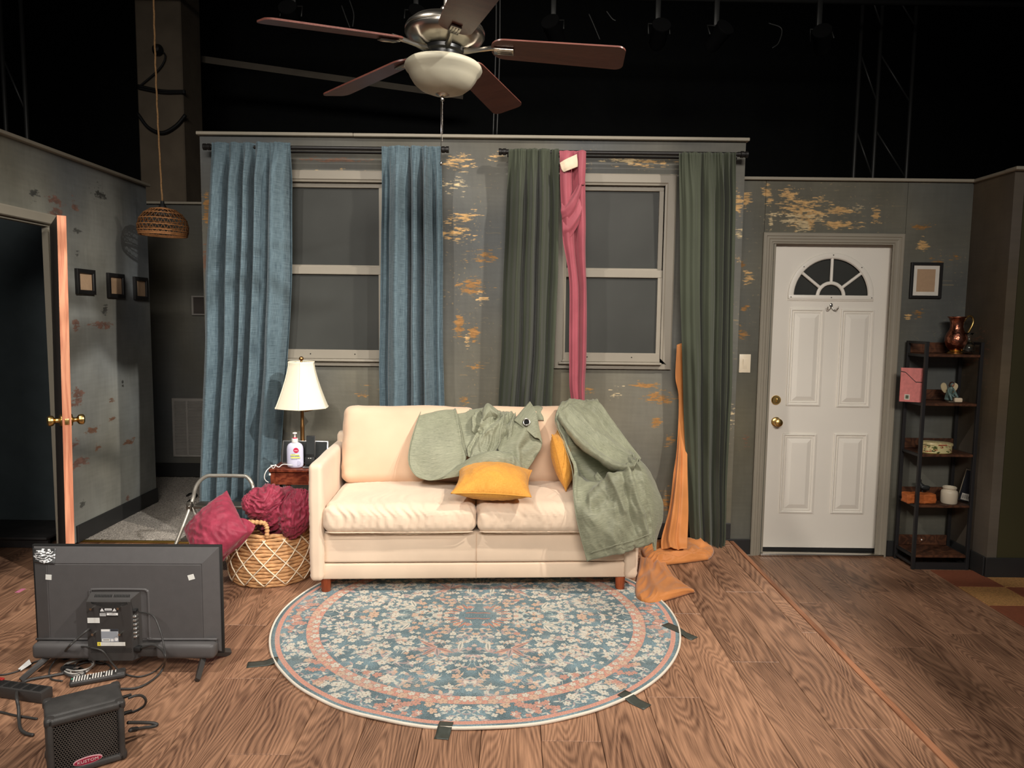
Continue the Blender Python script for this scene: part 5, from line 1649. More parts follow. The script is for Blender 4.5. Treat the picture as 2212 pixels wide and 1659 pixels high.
ph = thing('smartphone', 'black smartphone standing upright on a charging dock beside the lamp', 'phone', (-1.10, 3.95, TZ))
pp = PY(671, 990, 3.975)
PM = Matrix.Translation((pp[0], 3.965, TZ + .012)) @ Matrix.Rotation(-0.12, 4, 'X')
zb = pp[2] - TZ - .012
obj('phone_body', B().rbox((0, 0, zb + .065), (.050, .008, .128), .0035, 2, PM), M_RUBBER, ph, 0.6)
obj('screen', B().rbox((-.001, -.0043, zb + .073), (.044, .0012, .098), .0005, 1, PM), M_SCRN, ph)
obj('bezel', B().rbox((.0255, 0, zb + .068), (.0016, .0084, .118), .0007, 1, PM), M_SILV, ph)
obj('charging_dock', B().rbox((0, -.002, zb / 2 + .004), (.056, .024, max(.02, zb + .012)), .006, 2, PM), M_RUBBER, ph, 0.6)
obj('dock_lights', B().box((-.006, -.0148, zb + .003), (.006, .0012, .003), PM).box((.006, -.0148, zb + .003), (.006, .0012, .003), PM), M_WHITE, ph)
M_WCAB = mat('white_cable', (226, 224, 218), 0.5)
wc = thing('charging_cable', 'white charging cable curling over the left edge of the side table', 'cable', tuple(PY(590, 1010, 3.85)))
obj('cable', B().tube(cr([PY(*q) for q in ((632, 1005, 3.90), (612, 1003, 3.87), (602, 1009, 3.85), (594, 1005, 3.84), (584, 1009, 3.82), (575, 1018, 3.785), (571, 1030, 3.78), (574, 1038, 3.785), (580, 1042, 3.79))], 50), .0026, 6), M_WCAB, wc, 4)
obj('cable', B().tube(cr([PY(*q) for q in ((584, 1005, 3.84), (592, 1005, 3.84), (596, 1004, 3.84), (590, 1012, 3.83), (585, 1005, 3.84))], 24), .0018, 6), M_WCAB, wc, 4)
obj('plug', B().rbox(PY(583, 1025, 3.78), (.010, .010, .012), .003), M_WCAB, wc, 0.7)

# ================================================================== BASKET, BLANKET, MAROON PILLOW, STEP STOOL
M_WICK = mat('water_hyacinth', (200, 152, 104), 0.75, var=(40, .28, (1, 1, 4)), bump=(70, .35, (1, 1, 3)))
M_ROPE = mat('cream_rope', (232, 216, 188), 0.8, bump=(300, .2))
BX, BY = -1.262, 3.705
bk = thing('wicker_basket', 'round wicker basket with cream rope netting left of the sofa', 'basket', (BX, BY, 0))
NC = 15
BH = 0.262


def brad(t):
    return 0.178 + 0.034 * math.sin(math.pi * (0.16 + 0.72 * t) ** .75) if t < .999 else .186


for i in range(NC):
    t = i / (NC - 1)
    r = brad(t)
    z = 0.011 + t * (BH - .012)
    pts = []
    for k in range(56):
        a = 2 * math.pi * k / 56
        j = 0.0020 * math.sin(k * 2.7 + i * 1.9) + .0015 * math.sin(k * 5.1 + i)
        pts.append((BX + (r + j) * math.cos(a), BY + (r + j) * math.sin(a), z + .0016 * math.sin(k * 1.3 + i * 2.2)))
    obj('woven_coil', B().tube(pts, [.0098 + .0014 * math.sin(k * 1.9 + i * 3) for k in range(56)], 7, closed=True), M_WICK, bk, 4)
for d_ in (1, -1):
    nb = B()
    for k in range(13):
        pts = []
        for q in range(15):
            t = q / 14 * .97
            a = 2 * math.pi * (k / 13 + d_ * t * 0.165)
            r = brad(t) + .0125 + .003 * abs(math.sin(q / 14 * math.pi * 4))
            pts.append((BX + r * math.cos(a), BY + r * math.sin(a), .012 + t * (BH - .02)))
        nb.tube(pts, .0033, 6)
    obj('rope_net', nb, M_ROPE, bk, 4)
ha = math.atan2(-.2, -.02)
HC = Vector((BX + .188 * math.cos(ha), BY + .188 * math.sin(ha), BH - .004))
tx = Vector((-math.sin(ha), math.cos(ha), 0))
hp = [HC + tx * x + Vector((0, 0, z)) for x, z in ((-.056, 0), (-.058, .04), (-.052, .066), (-.04, .076), (0, .078), (.04, .076), (.052, .066), (.058, .04), (.056, 0))]
hpts = cr([tuple(p) for p in hp], 64)
obj('handle', B().tube(hpts, [.0115 + .0022 * math.sin(k * 1.6) for k in range(64)], 8), M_WICK, bk, 4)
obj('handle', B().tube([(2 * BX - p[0], 2 * BY - p[1], p[2]) for p in hpts], [.0115 + .0022 * math.sin(k * 1.6) for k in range(64)], 8), M_WICK, bk, 4)
obj('basket_floor', B().lathe([(0.0001, .004), (.17, .004), (.17, .012), (0.0001, .012)], 30, Matrix.Translation((BX, BY, 0))), M_WICK, bk)
M_VELV = mat('crushed_maroon_velvet', (146, 50, 70), 0.5, spec=0.3, var=(22, .22, (1, 1.6, .6)), bump=(30, .5, (1, 1.8, .7)), sheen=0.15)


def blob(b, c, R, n=110, amp=.022, seed=1, rot=0, squash=None, f=1.0):
    th = np.linspace(0.001, math.pi - 0.001, n // 2)
    ph_ = np.linspace(0, 2 * math.pi, n, endpoint=False)
    P, T = np.meshgrid(ph_, th)
    d = np.stack([np.sin(T) * np.cos(P), np.sin(T) * np.sin(P), np.cos(T)], -1)
    q = d * 2.2 * f
    w = gnoise(q[..., 0] + q[..., 1] * .6, q[..., 2] - q[..., 1] * .7, seed)
    n1 = ridge(gnoise(q[..., 0] * 1.4 + w + q[..., 1], q[..., 2] * 1.9 + w, seed + 1))
    n2 = ridge(gnoise(q[..., 0] * 4.6 + w * 2.4 + q[..., 2] * 2.6, (q[..., 2] - q[..., 0] * .6) * 1.0 + q[..., 1] * 1.2, seed + 2))
    n3 = ridge(gnoise(q[..., 2] * 7.5 - q[..., 0] * 4.0 + w * 3, q[..., 0] * 1.6 + q[..., 1] * 2.0, seed + 3))
    sc = 1 + (n1 * 1.1 + n2 * .30 + n3 * .10) * amp / min(R)
    G = d * np.array(R) * sc[..., None]
    ca, sa = math.cos(rot), math.sin(rot)
    G = np.stack([G[..., 0] * ca - G[..., 2] * sa, G[..., 1], G[..., 0] * sa + G[..., 2] * ca], -1) + np.array(c)
    b.grid(G, closed_v=True)
    return b


bp = lambda x, y, d: tuple(PY(x, y, d))
b = B()
blob(b, bp(608, 1104, 3.68), (.130, .120, .112), 150, .016, 5, .15, f=.75)
blob(b, bp(572, 1084, 3.61), (.094, .085, .076), 120, .012, 9, .5, f=.75)
blob(b, bp(640, 1110, 3.58), (.068, .075, .112), 120, .012, 14, -.3, f=.8)
blob(b, bp(543, 1088, 3.58), (.040, .05, .050), 80, .006, 19, .3)
bl = obj('blanket', b, M_VELV, None, 4, loc=bp(600, 1120, 3.66))
tag(bl, 'bundled maroon velvet blanket heaped on the wicker basket', 'blanket')
SK = ([[(515, 1118, 3.50), (532, 1122, 3.50), (552, 1135, 3.51)], [(500, 1150, 3.47), (524, 1152, 3.46), (545, 1150, 3.485)], [(482, 1185, 3.465), (500, 1182, 3.46), (520, 1178, 3.475)], [(474, 1214, 3.49), (480, 1210, 3.48), (492, 1202, 3.49)]])
cloth('hanging_corner', [(SK, 40, 30, foldfn([([(.5, 0), (.4, 1)], .2, .012)], .004, (14, 8), 7))], M_VELV, bl)
mp = PY(464, 1146, 3.38)
pillow('velvet_pillow', frame((mp[0], 3.38, mp[2]), 0.0) @ Matrix.Rotation(math.radians(52), 4, 'X') @ Matrix.Rotation(math.radians(-22), 4, 'Y') @ Matrix.Rotation(math.radians(38), 4, 'Z'), .140, .155, .085, M_VELV, 'maroon crushed velvet pillow leaning beside the basket under the stool rail', 'pillow', wr=.006, pipe=False, n=80, seed=21, pinch=.03)

M_TUBE = mat('grey_painted_steel', (168, 164, 154), 0.35, 0.6)
so = thing('step_stool', 'folding step stool with a grey tubular rail behind the maroon pillow', 'step stool', (-1.62, 3.85, 0))
zt = PY(430, 1028, 3.85)[2]
xl_, xr_ = PY(418, 1060, 3.83)[0], PY(546, 1060, 3.83)[0]
pl0 = PZ(388, 1186, 0.0)
path = [(xl_ - .075, 3.62, 0.012), (xl_ - .012, 3.81, .33), (xl_ + .004, 3.84, .42), (xl_ + .022, 3.852, .46), (xl_ + .06, 3.86, zt - .004), (xl_ + .11, 3.862, zt), (xr_ - .08, 3.862, zt), (xr_ - .04, 3.86, zt - .006), (xr_ - .012, 3.852, .455), (xr_, 3.84, .42), (xr_ + .010, 3.86, .33), (xr_ + .0, 3.90, 0.012)]
obj('rail', B().tube(cr(path, 90), .0105, 10), M_TUBE, so, 4)
for s, x in ((-1, xl_ - .014), (1, xr_ + .014)):
    obj('leg', B().tube([(x + .012 * -s, 3.815, .33), (x + .03 * -s, 3.98, .012)], .010, 10), M_TUBE, so, 4)
    obj('joint_plate', B().rbox((x, 3.812, .335), (.03, .034, .05), .005, 2), M_STEEL, so, 0.7)
    obj('rivet', B().sphere((x + .004, 3.792, .338), .006, 10), M_CHROME, so, 4)
    obj('foot_cap', B().cyl((x + .03 * -s, 3.98, 0), (x + .03 * -s, 3.98, .02), .0125, 10), M_RUBBER, so, 0.7)
    fx, fy = (x - .061, 3.62) if s < 0 else (xr_, 3.90)
    obj('foot_cap', B().cyl((fx, fy, 0), (fx, fy, .02), .0125, 10), M_RUBBER, so, 0.7)
obj('step', B().rbox(((xl_ + xr_) / 2 - .035, 3.73, .19), (xr_ - xl_ - .06, .13, .018), .005, 2), M_STEEL, so, 0.7)
obj('step', B().rbox(((xl_ + xr_) / 2, 3.84, .335), (xr_ - xl_ - .02, .10, .018), .005, 2), M_STEEL, so, 0.7)
cc = thing('carpet_cable', 'loose black cable end on the carpet behind the step stool', 'cable', tuple(PZ(412, 1075, .02)))
obj('cable', B().tube(cr([PZ(x, y, .022) for x, y in ((403, 1071), (412, 1066), (425, 1068), (418, 1076), (408, 1082), (404, 1088), (412, 1094), (424, 1095))], 40), .006, 6), M_CABLE, cc, 4)
# ================================================================== TELEVISION (its back towards us)
M_TVB = mat('tv_black_plastic', (84, 82, 82), 0.42, spec=0.4, var=(30, .04), bump=(500, .06))
M_TVD = mat('tv_dark_plastic', (60, 58, 57), 0.4, spec=0.4, bump=(400, .05))
M_PORT = mat('port_metal', (176, 174, 170), 0.3, 0.8)
TM = frame((-1.474, 2.665, 0), 0.0235)


def tx_(px):
    return (px - 276) / 402 * .716


def tz_(py):
    return .488 - (py - 1180) / 235 * .432


tv = thing('television', 'flat television seen from behind, standing on the planks at the left', 'television', (-1.474, 2.665, 0), 0.0235)
obj('screen_panel', B().rbox((0, .022, .272), (.720, .014, .434), .003, 2, TM), M_RUBBER, tv, 0.6)
b = B()
rings(b, -.352, .352, .064, .482, [(0, 0), (0.002, .006), (.058, .026), (.0595, .0245), (.062, .0245), (.0635, .0265)], .016, TM)
obj('back_cover', b, M_TVB, tv, 0.25)
for x0, x1 in ((-.345, -.118), (.122, .345)):
    obj('lower_housing', B().rbox(((x0 + x1) / 2, -.018, .088), (x1 - x0, .056, .060), .016, 3, TM), M_TVB, tv, 0.7)
obj('lower_housing', B().rbox((0, -.008, .086), (.40, .040, .052), .008, 2, TM), M_TVD, tv, 0.7)
rb = B()
zr = tz_(1378)
rb.tube([TM @ Vector(p) for p in ((-.345, -.0105, zr), (-.2, -.0105, zr), (-.13, -.0105, zr))], .0048, 8)
rb.tube([TM @ Vector(p) for p in cr([(-.135, -.0105, zr + .02), (-.135, -.0105, .30), (-.128, -.0105, .316), (-.11, -.0105, .322), (.06, -.0105, .322), (.08, -.0105, .316), (.087, -.0105, .30), (.087, -.0105, zr + .02), (.089, -.0105, zr + .006), (.1, -.0105, zr), (.345, -.0105, zr)], 70)], .0048, 8)
obj('cover_rib', rb, M_TVB, tv, 4)
bx0, bx1, bz0, bz1 = tx_(204), tx_(297), tz_(1415), tz_(1274)
b = B()
vs = [(bx0, -.010, bz0), (bx1 + .022, -.010, bz0), (bx1 + .022, -.010, bz1), (bx0, -.010, bz1),
      (bx0, -.047, bz0), (bx1, -.047, bz0), (bx1, -.047, bz1 - .028), (bx0, -.047, bz1 - .028), (bx1 - .004, -.037, bz1 - .022), (bx0, -.037, bz1 - .022)]
b.add(vs, [(4, 5, 6, 7), (7, 6, 8, 9), (9, 8, 2, 3), (5, 1, 2, 8, 6), (0, 4, 7, 9, 3), (0, 1, 5, 4)], TM)
box_ = obj('electronics_box', b, M_TVD, tv)
sb = B()
for i in range(24):
    if i == 12:
        continue
    x = bx0 + .022 + i * .0056
    sb.box((0, 0, 0), (.0026, .020, .0012), TM @ Matrix.Translation((x, -.0225, bz1 - .0105)) @ Matrix.Rotation(math.radians(29), 4, 'X') @ Matrix.Rotation(.25, 4, 'Z'))
obj('vent_slots', sb, M_BLACK, box_)['kind'] = 'stuff'
sb = B()
for i in range(26):
    for j in range(4):
        sb.box((bx0 + .02 + i * .0052 + j * .001, -.0472, tz_(1292) - j * .005 + .0035 * ((i - 13) / 13) ** 2 * (1 + j)), (.0022, .0006, .003), TM)
for i in range(24):
    for j in range(5):
        sb.box((bx0 + .012 + i * .0064 + (j % 2) * .003, -.0472, tz_(1388) - j * .0042), (.004, .0006, .0014), TM)
obj('perforations', sb, M_BLACK, box_)['kind'] = 'stuff'
for px, py in ((218, 1301), (275, 1300), (219.5, 1355), (276, 1355)):
    p = TM @ Vector((tx_(px), -.047, tz_(py)))
    q = TM @ Vector((tx_(px), -.063, tz_(py)))
    obj('mount_screw', B().cyl(p, q, .0036, 12).cyl(q, q + Vector((0, -.002, 0)), .0048, 12), M_CHROME, box_, 0.7)


def label_tex(w, h, kind):
    a = np.ones((h, w, 3)) * np.array([.90, .90, .88])
    rg = np.random.default_rng(w * 3 + h)
    if kind == 'plate':
        a[:] = (.66, .68, .71)
        a[int(h * .84):, :int(w * .5)] = (.93, .93, .92)
        a[int(h * .84):, int(w * .55):] = (.2, .21, .24)
        for y in range(int(h * .30), int(h * .80), 5):
            x = 4
            while x < w * .92:
                L = int(rg.integers(3, 12))
                a[y:y + 2, x:x + L] = (.36, .38, .42)
                x += L + 3
        a[int(h * .03):int(h * .24), int(w * .05):int(w * .5)] = (.94, .94, .92)
        for x in range(int(w * .1), int(w * .46), 4):
            a[int(h * .08):int(h * .20), x:x + 2] = (.15, .15, .15)
        a[int(h * .03):int(h * .22), int(w * .56):int(w * .72)] = (.9, .9, .9)
        yy, xx = np.mgrid[0:h, 0:w]
        a[(np.hypot(xx - w * .87, yy - h * .2) < h * .14)] = (.94, .94, .94)
    elif kind == 'warn':
        a[:] = (.17, .16, .16)
        yy, xx = np.mgrid[0:h, 0:w]
        for c in (.15, .82):
            t = (yy - h * .62) / (h * .36)
            a[(t > 0) & (t < 1) & (np.abs(xx - w * c) < w * .11 * (1 - t))] = (.9, .9, .9)
        a[int(h * .72):int(h * .95), int(w * .30):int(w * .68)] = (.9, .9, .9)
        a[int(h * .80):int(h * .86), int(w * .34):int(w * .64)] = (.4, .4, .4)
        for y in (int(h * .50), int(h * .58)):
            a[y:y + 3, int(w * .06):int(w * .9)] = (.62, .62, .62)
        a[int(h * .14):int(h * .42), int(w * .4):] = (.93, .93, .92)
        for x in range(int(w * .52), int(w * .88), 6):
            a[int(h * .24):int(h * .32), x:x + 4] = (.3, .3, .3)
        a[int(h * .04):int(h * .40), int(w * .02):int(w * .36)] = (.72, .72, .72)
        a[int(h * .2):int(h * .24), int(w * .05):int(w * .33)] = (.3, .3, .3)
    else:
        if kind == 'strip':
            a[:, :int(w * .13)] = (.93, .86, .34)
            a[int(h * .3):int(h * .75), int(w * .06):int(w * .08)] = (.1, .1, .1)
        x0 = int(w * (.16 if kind == 'strip' else .08))
        for y in range(int(h * .22), int(h * .85), max(5, h // 5)):
            x = x0
            while x < w * .92:
                L = int(rg.integers(2, 8))
                a[y:y + 2, x:x + L] = (.55, .55, .54)
                x += L + 2
    return a


def sticker(name, x0, x1, z0, z1, y, kind, parent, M, rot=0):
    cx, cz, w, h = (x0 + x1) / 2, (z0 + z1) / 2, (x1 - x0) / 2, (z1 - z0) / 2
    T = M @ Matrix.Translation((cx, y, cz)) @ Matrix.Rotation(rot, 4, 'Y')
    b = B().add([(-w, 0, -h), (w, 0, -h), (w, 0, h), (-w, 0, h), (-w, .0005, -h), (w, .0005, -h), (w, .0005, h), (-w, .0005, h)], [(0, 1, 2, 3), (0, 4, 5, 1), (1, 5, 6, 2), (2, 6, 7, 3), (3, 7, 4, 0)], T)
    b.uv = {i: q for i, q in enumerate(((0, 0), (1, 0), (1, 1), (0, 1)) * 2)}
    m = imat(name + '_' + kind + '_print', label_tex(int(w * 2 * 3400), max(12, int(h * 2 * 3400)), kind), 0.5)
    return obj(name, b, m, parent)


sticker('warning_label', tx_(231), tx_(270), tz_(1320), tz_(1302), -.0480, 'warn', box_, TM)
sticker('white_label', tx_(205.5), tx_(231), tz_(1334), tz_(1323), -.0482, 'white', box_, TM)
sticker('rating_label', tx_(233), tx_(269), tz_(1374), tz_(1347.5), -.0480, 'plate', box_, TM)
sticker('caution_strip', tx_(224), tx_(283), tz_(1383), tz_(1375), -.0480, 'strip', box_, TM)
sticker('white_sticker', tx_(109), tx_(121.5), tz_(1250), tz_(1239), -.0112, 'white', tv, TM, .08)
sticker('white_sticker', tx_(411), tx_(424.5), tz_(1249), tz_(1238), -.0112, 'white', tv, TM, -.28)
for i, py in enumerate((1311, 1323, 1331, 1340, 1349, 1358, 1366)):
    jx = bx1 + .008
    obj('port', B().rbox((jx, -.030, tz_(py)), (.014, .022, .010 if i else .012), .002, 1, TM).cyl(TM @ Vector((jx + .004, -.042, tz_(py))), TM @ Vector((jx + .004, -.037, tz_(py))), .0035, 8), M_PORT if i else M_RUBBER, box_, 0.6)
for s in (-1, 1):
    x = s * .292
    fb = B()
    for pts in (((x, -.006, .064), (x + s * (.012 if s > 0 else .055), -.105, .008)), ((x, .012, .064), (x + s * .05, .12, .008))):
        fb.tube([TM @ Vector(p) for p in pts], [.013, .011], 4, rz=.016, up=(1, 0, 0))
    obj('foot', fb, M_TVD, tv, 0.5)


def tape_tex(n=90):
    y, x = np.mgrid[0:n, 0:n] / n
    a = np.ones((n, n, 3)) * .22
    k = sstep(.35, .55, ridge(fbm(x * 3 + y * 2, y * 5 - x * 2, 91, 4)) * .8)
    m = sstep(.5, .42, np.hypot((x - .5) * .95, (y - .5) * 1.05) + .1 * gnoise(x * 6, y * 6, 92))
    return a + (k * m)[..., None] * .75 + m[..., None] * .08


b = B()
n = 14
U, V = np.meshgrid(np.linspace(0, 1, n), np.linspace(0, 1, n))
X = tx_(77) + U * (tx_(128) - tx_(77)) + .15 * (1 - V) * .02
Z = tz_(1217) + V * (tz_(1186) - tz_(1217))
inset = np.minimum(np.minimum(X + .352, .482 - Z), .058)
Y = .016 - .006 - inset / .058 * .020 - .0015 + .0006 * gnoise(U * 9, V * 9, 4)
G = np.stack([X, Y, Z], -1)
b.grid(G, np.stack([U, V], -1), M=TM)
obj('torn_foil_sticker', b, imat('torn_foil', tape_tex(), 0.35, 0.6), tv, 4, solid=.0006)

# ================================================================== PRACTICE AMPLIFIER
M_TOLEX = mat('black_amp_plastic', (66, 65, 64), 0.45, spec=0.4, var=(18, .25), bump=(350, .12))
M_GRILL = mat('black_steel_grille', (100, 98, 95), 0.4, 0.5)
AM = frame((-1.2665, 2.0425, 0), math.atan2(.119, .171))
AW, AD, AH = .206, .145, .190
am = thing('amplifier', 'small black portable amplifier with a mesh grille and oval red badge', 'amplifier', (-1.2665, 2.0425, 0), math.atan2(.119, .171))
b = B()
b.rbox((0, AD / 2 + .008, AH / 2 + .002), (AW, AD - .016, AH - .004), .012, 3, AM)
obj('cabinet', b, M_TOLEX, am, 0.6)
fr_ = B()
for c, d in (((0, .006, AH - .013), (AW - .004, .026, .022)), ((0, .006, .013), (AW - .004, .026, .022)), ((-AW / 2 + .011, .006, AH / 2), (.018, .026, AH - .008)), ((AW / 2 - .011, .006, AH / 2), (.018, .026, AH - .008))):
    fr_.rbox(c, d, .008, 3, AM)
obj('front_frame', fr_, M_TOLEX, am, 0.6)
for x in (-1, 1):
    for z in (0, 1):
        for y in (.004, AD - .012):
            obj('corner_guard', B().rbox((x * (AW / 2 - .012), y + (.006 if y < .05 else 0), z * AH + (1 - 2 * z) * .014), (.030, .034, .030), .011, 3, AM), M_TVD, am, 0.7)
gx, gz = AW / 2 - .018, AH / 2 - .020
gb = B()
vs, fs = [], []
p = .0074
ri, ro = .0031, p / math.sqrt(3)
row = 0
z = -gz
while z < gz:
    x = -gx + (p / 2 if row % 2 else 0)
    while x < gx:
        o = len(vs)
        for k in range(6):
            a = math.pi / 6 + k * math.pi / 3
            vs.append((x + ro * math.cos(a), .0005, AH / 2 + z + ro * math.sin(a)))
        for k in range(6):
            a = math.pi / 6 + k * math.pi / 3
            vs.append((x + ri * math.cos(a), .0005, AH / 2 + z + ri * math.sin(a)))
        for k in range(6):
            l = (k + 1) % 6
            fs.append((o + k, o + l, o + 6 + l, o + 6 + k))
        x += p
    z += p * math.sqrt(3) / 2
    row += 1
gb.add(vs, fs, AM)
obj('mesh_grille', gb, M_GRILL, am, solid=.0012)
obj('baffle', B().box((0, .016, AH / 2), (AW - .03, .003, AH - .03), AM), M_BLACK, am)
sp_ = AM @ Matrix.Translation((.018, .014, AH / 2)) @ Matrix.Rotation(math.pi / 2, 4, 'X')
spk = obj('speaker_cone', B().lathe([(.066, .003), (.062, .005), (.056, .002), (.05, .0), (.024, -.012)], 36, sp_), mat('speaker_paper', (48, 48, 48), .7), am, 0.9)
obj('dust_cap', B().lathe([(.026, -.011), (.020, -.004), (.010, .0), (.0001, .001)], 28, sp_), mat('glossy_cap', (60, 60, 62), .2), spk, 4)
BM_ = AM @ Matrix.Translation((.0, -.0015, .033)) @ Matrix.Rotation(math.pi / 2, 4, 'X')
obj('badge', B().lathe([(.0385, -.002), (.0385, .0025), (.037, .0032), (.0001, .0033)], 48, BM_, sy=.30), mat('pink_badge_rim', (222, 172, 178), .35), am, 0.6)
obj('badge_face', B().lathe([(.036, .002), (.036, .0037), (.0001, .0038)], 48, BM_, sy=.27), mat('red_badge', (160, 44, 72), .35), am, 0.6)
text('lettering', 'KUSTOM', .0125, BM_ @ Matrix.Translation((0, 0, .0042)), mat('badge_letters', (226, 206, 206), .4), am, sx=1.12)
# jacks on the right side
for z, r in ((.150, .006), (.095, .007)):
    q = AM @ Vector((AW / 2, .10, z))
    q2 = AM @ Vector((AW / 2 + .030, .105, z))
    obj('jack_plug', B().tube([q, q2], [r, r * .7], 10), M_RUBBER, am, 0.7)

# ================================================================== CABLES, STRIP, REMOTE
M_GCAB = mat('charcoal_cable', (58, 57, 56), 0.45)
M_LCAB = mat('pale_grey_cable', (176, 172, 166), 0.45)


def cable(label, runs, m=None, name='cable'):
    """runs = [(points (px, py, height over floor), radius)]"""
    P0 = PZ(runs[0][0][0][0], runs[0][0][0][1], runs[0][0][0][2])
    t = thing(name, label, 'cable', (P0[0], P0[1], 0))
    for pts, r in runs:
        q = [PZ(x, y, z) if len((x, y, z)) else 0 for x, y, z in pts]
        obj('cord', B().tube(cr(q, max(24, len(q) * 9)), r, 7), m or M_GCAB, t, 4)
    return t


cable('thick black cable curving from the coil down to the left of the amplifier', [([(150, 1452, .006), (110, 1460, .006), (65, 1468, .006), (45, 1478, .006), (37, 1492, .03), (36, 1508, .055), (40, 1530, .03), (41, 1555, .006), (44, 1574, .006), (55, 1584, .006), (72, 1588, .006)], .0055)])
cable('thin black cable running along the floor behind the power strip to the amplifier', [([(-30, 1535, .004), (0, 1538, .004), (30, 1545, .004), (62, 1550, .004), (80, 1553, .004)], .0038)])
tvj = TM @ Vector((bx1 + .014, -.032, tz_(1313)))
tvk = TM @ Vector((bx1 + .012, -.032, tz_(1392)))


def tocable(label, start, pts, r, m=None, plug=None):
    t = thing('cable', label, 'cable', (start[0], start[1], 0))
    q = [tuple(start)] + [tuple(PZ(*k)) if len(k) == 3 else tuple(PY(k[0], k[1], k[3])) for k in pts]
    obj('cord', B().tube(cr(q, len(q) * 10), r, 7), m or M_GCAB, t, 4)
    if plug:
        obj('plug', B().rbox(plug[0], plug[1], .003, 2), M_RUBBER, t, 0.7)
    return t


tocable('thin black cable looping from the top port of the television down to the floor', tvj + Vector((.008, 0, 0)), [(330, 1330, 0, 2.59), (345, 1360, 0, 2.57), (354, 1395, 0, 2.55), (357, 1420, 0, 2.5), (350, 1436, .05), (335, 1450, .01), (310, 1460, .005), (290, 1461, .005), (262, 1452, .012), (240, 1430, .06), (222, 1407, .11), (200, 1400, .12), (178, 1397, .11), (150, 1404, .08), (125, 1420, .04), (110, 1440, .012), (106, 1455, .006), (112, 1467, .005), (135, 1471, .005)], .0030)
tocable('black power cord leaving the lower side of the television', tvk + Vector((.012, 0, 0)), [(330, 1394, 0, 2.59), (347, 1402, 0, 2.57), (357, 1418, 0, 2.53), (354, 1440, .03), (340, 1460, .006), (315, 1478, .006), (290, 1487, .006), (258, 1488, .006)], .0042, plug=(tvk + Vector((.004, 0, 0)), (.024, .026, .018)))
tocable('black cord hanging from the left side of the television box', TM @ Vector((bx0, -.03, tz_(1351))), [(188, 1362, 0, 2.58), (165, 1381, 0, 2.56), (148, 1398, 0, 2.54), (136, 1413, .03), (134, 1421, .008), (140, 1424, .006), (150, 1421, .006)], .0046)
ct = thing('cable_coil', 'tangled coil of pale and black cables on the planks under the television', 'cable coil', tuple(PZ(172, 1438, 0)))
for (cx, cy, rx, ry, rot, r, m, z, sd) in ((170, 1439, 33, 15, -.25, .0034, M_LCAB, .010, 1), (172, 1437, 30, 12, -.15, .0034, M_LCAB, .018, 2), (176, 1442, 25, 14, -.4, .0034, M_LCAB, .006, 3), (196, 1421, 22, 6, .15, .0034, M_GCAB, .010, 4), (204, 1424, 26, 6, .25, .0034, M_GCAB, .016, 5), (190, 1419, 18, 5, .1, .0034, M_LCAB, .022, 6), (200, 1445, 36, 16, -.1, .0034, M_GCAB, .005, 7), (158, 1450, 24, 12, .2, .0040, M_GCAB, .007, 8)):
    pts = []
    for k in range(40):
        a = 2 * math.pi * k / 40
        x, y = rx * math.cos(a), ry * math.sin(a)
        f = 1 + .07 * math.sin(2 * a + sd) + .05 * math.sin(3 * a + sd * 2)
        pts.append(tuple(PZ(cx + (x * math.cos(rot) - y * math.sin(rot)) * f, cy + (x * math.sin(rot) + y * math.cos(rot)) * f, z + .003 * math.sin(3 * a + sd))))
    obj('loop', B().tube(pts, r, 7, closed=True), m, ct, 4)
obj('cable_tie', B().sphere(PZ(198, 1424, .022), .010, 10, (.5, .5, 1)), M_LCAB, ct, 4)
q = PZ(150, 1443, .016)
obj('plug', B().rbox(q, (.045, .024, .024), .006, 2), M_RUBBER, ct, 0.7)
obj('plug_prongs', B().box((q[0] + .03, q[1], q[2] + .004), (.018, .006, .0015)).box((q[0] + .03, q[1] - .008, q[2] + .004), (.018, .006, .0015)), M_PORT, ct)
tocable('thin black cord with a white paper tag at the far left', PZ(-20, 1459, .004), [(10, 1457, .004), (35, 1451, .004), (52, 1443, .004), (70, 1432, .004), (90, 1425, .006)], .0032)
t0, t1, t2, t3 = PZ(39, 1445, .006), PZ(45, 1449, .004), PZ(68, 1434, .018), PZ(63, 1424, .030)
tag(obj('cable_tag', B().add([tuple(t0), tuple(t1), tuple(t2), tuple(t3)], [(0, 1, 2, 3)]), mat('white_paper', (232, 232, 228), .7), None, solid=.0008, loc=tuple(t0)), 'white paper tag folded round the thin cord left of the television', 'tag')
# side cables of the amp
ac = thing('cable', 'black patch cables looping out of the right side of the amplifier', 'cable', tuple(PZ(300, 1560, 0)))
for pts, r in (([(277, 1508, .150), (292, 1503, .150), (306, 1503, .14), (315, 1512, .12), (311, 1525, .09), (295, 1535, .075), (276, 1541, .07)], .0042), ([(276, 1561, .085), (305, 1561, .06), (328, 1562, .045), (339, 1565, .038), (332, 1569, .036), (305, 1573, .05), (280, 1578, .08)], .0055)):
    obj('cord', B().tube(cr([tuple(PZ(*q)) for q in pts], 60), r, 7), M_GCAB, ac, 4)
q0, q1 = PZ(282, 1577, .078), PZ(296, 1574.5, .058)
obj('strain_relief', B().tube([tuple(q0 + (q1 - q0) * t) for t in np.linspace(0, 1, 13)], [.0078 if i % 2 else .0062 for i in range(13)], 8), M_RUBBER, ac, 0.5)

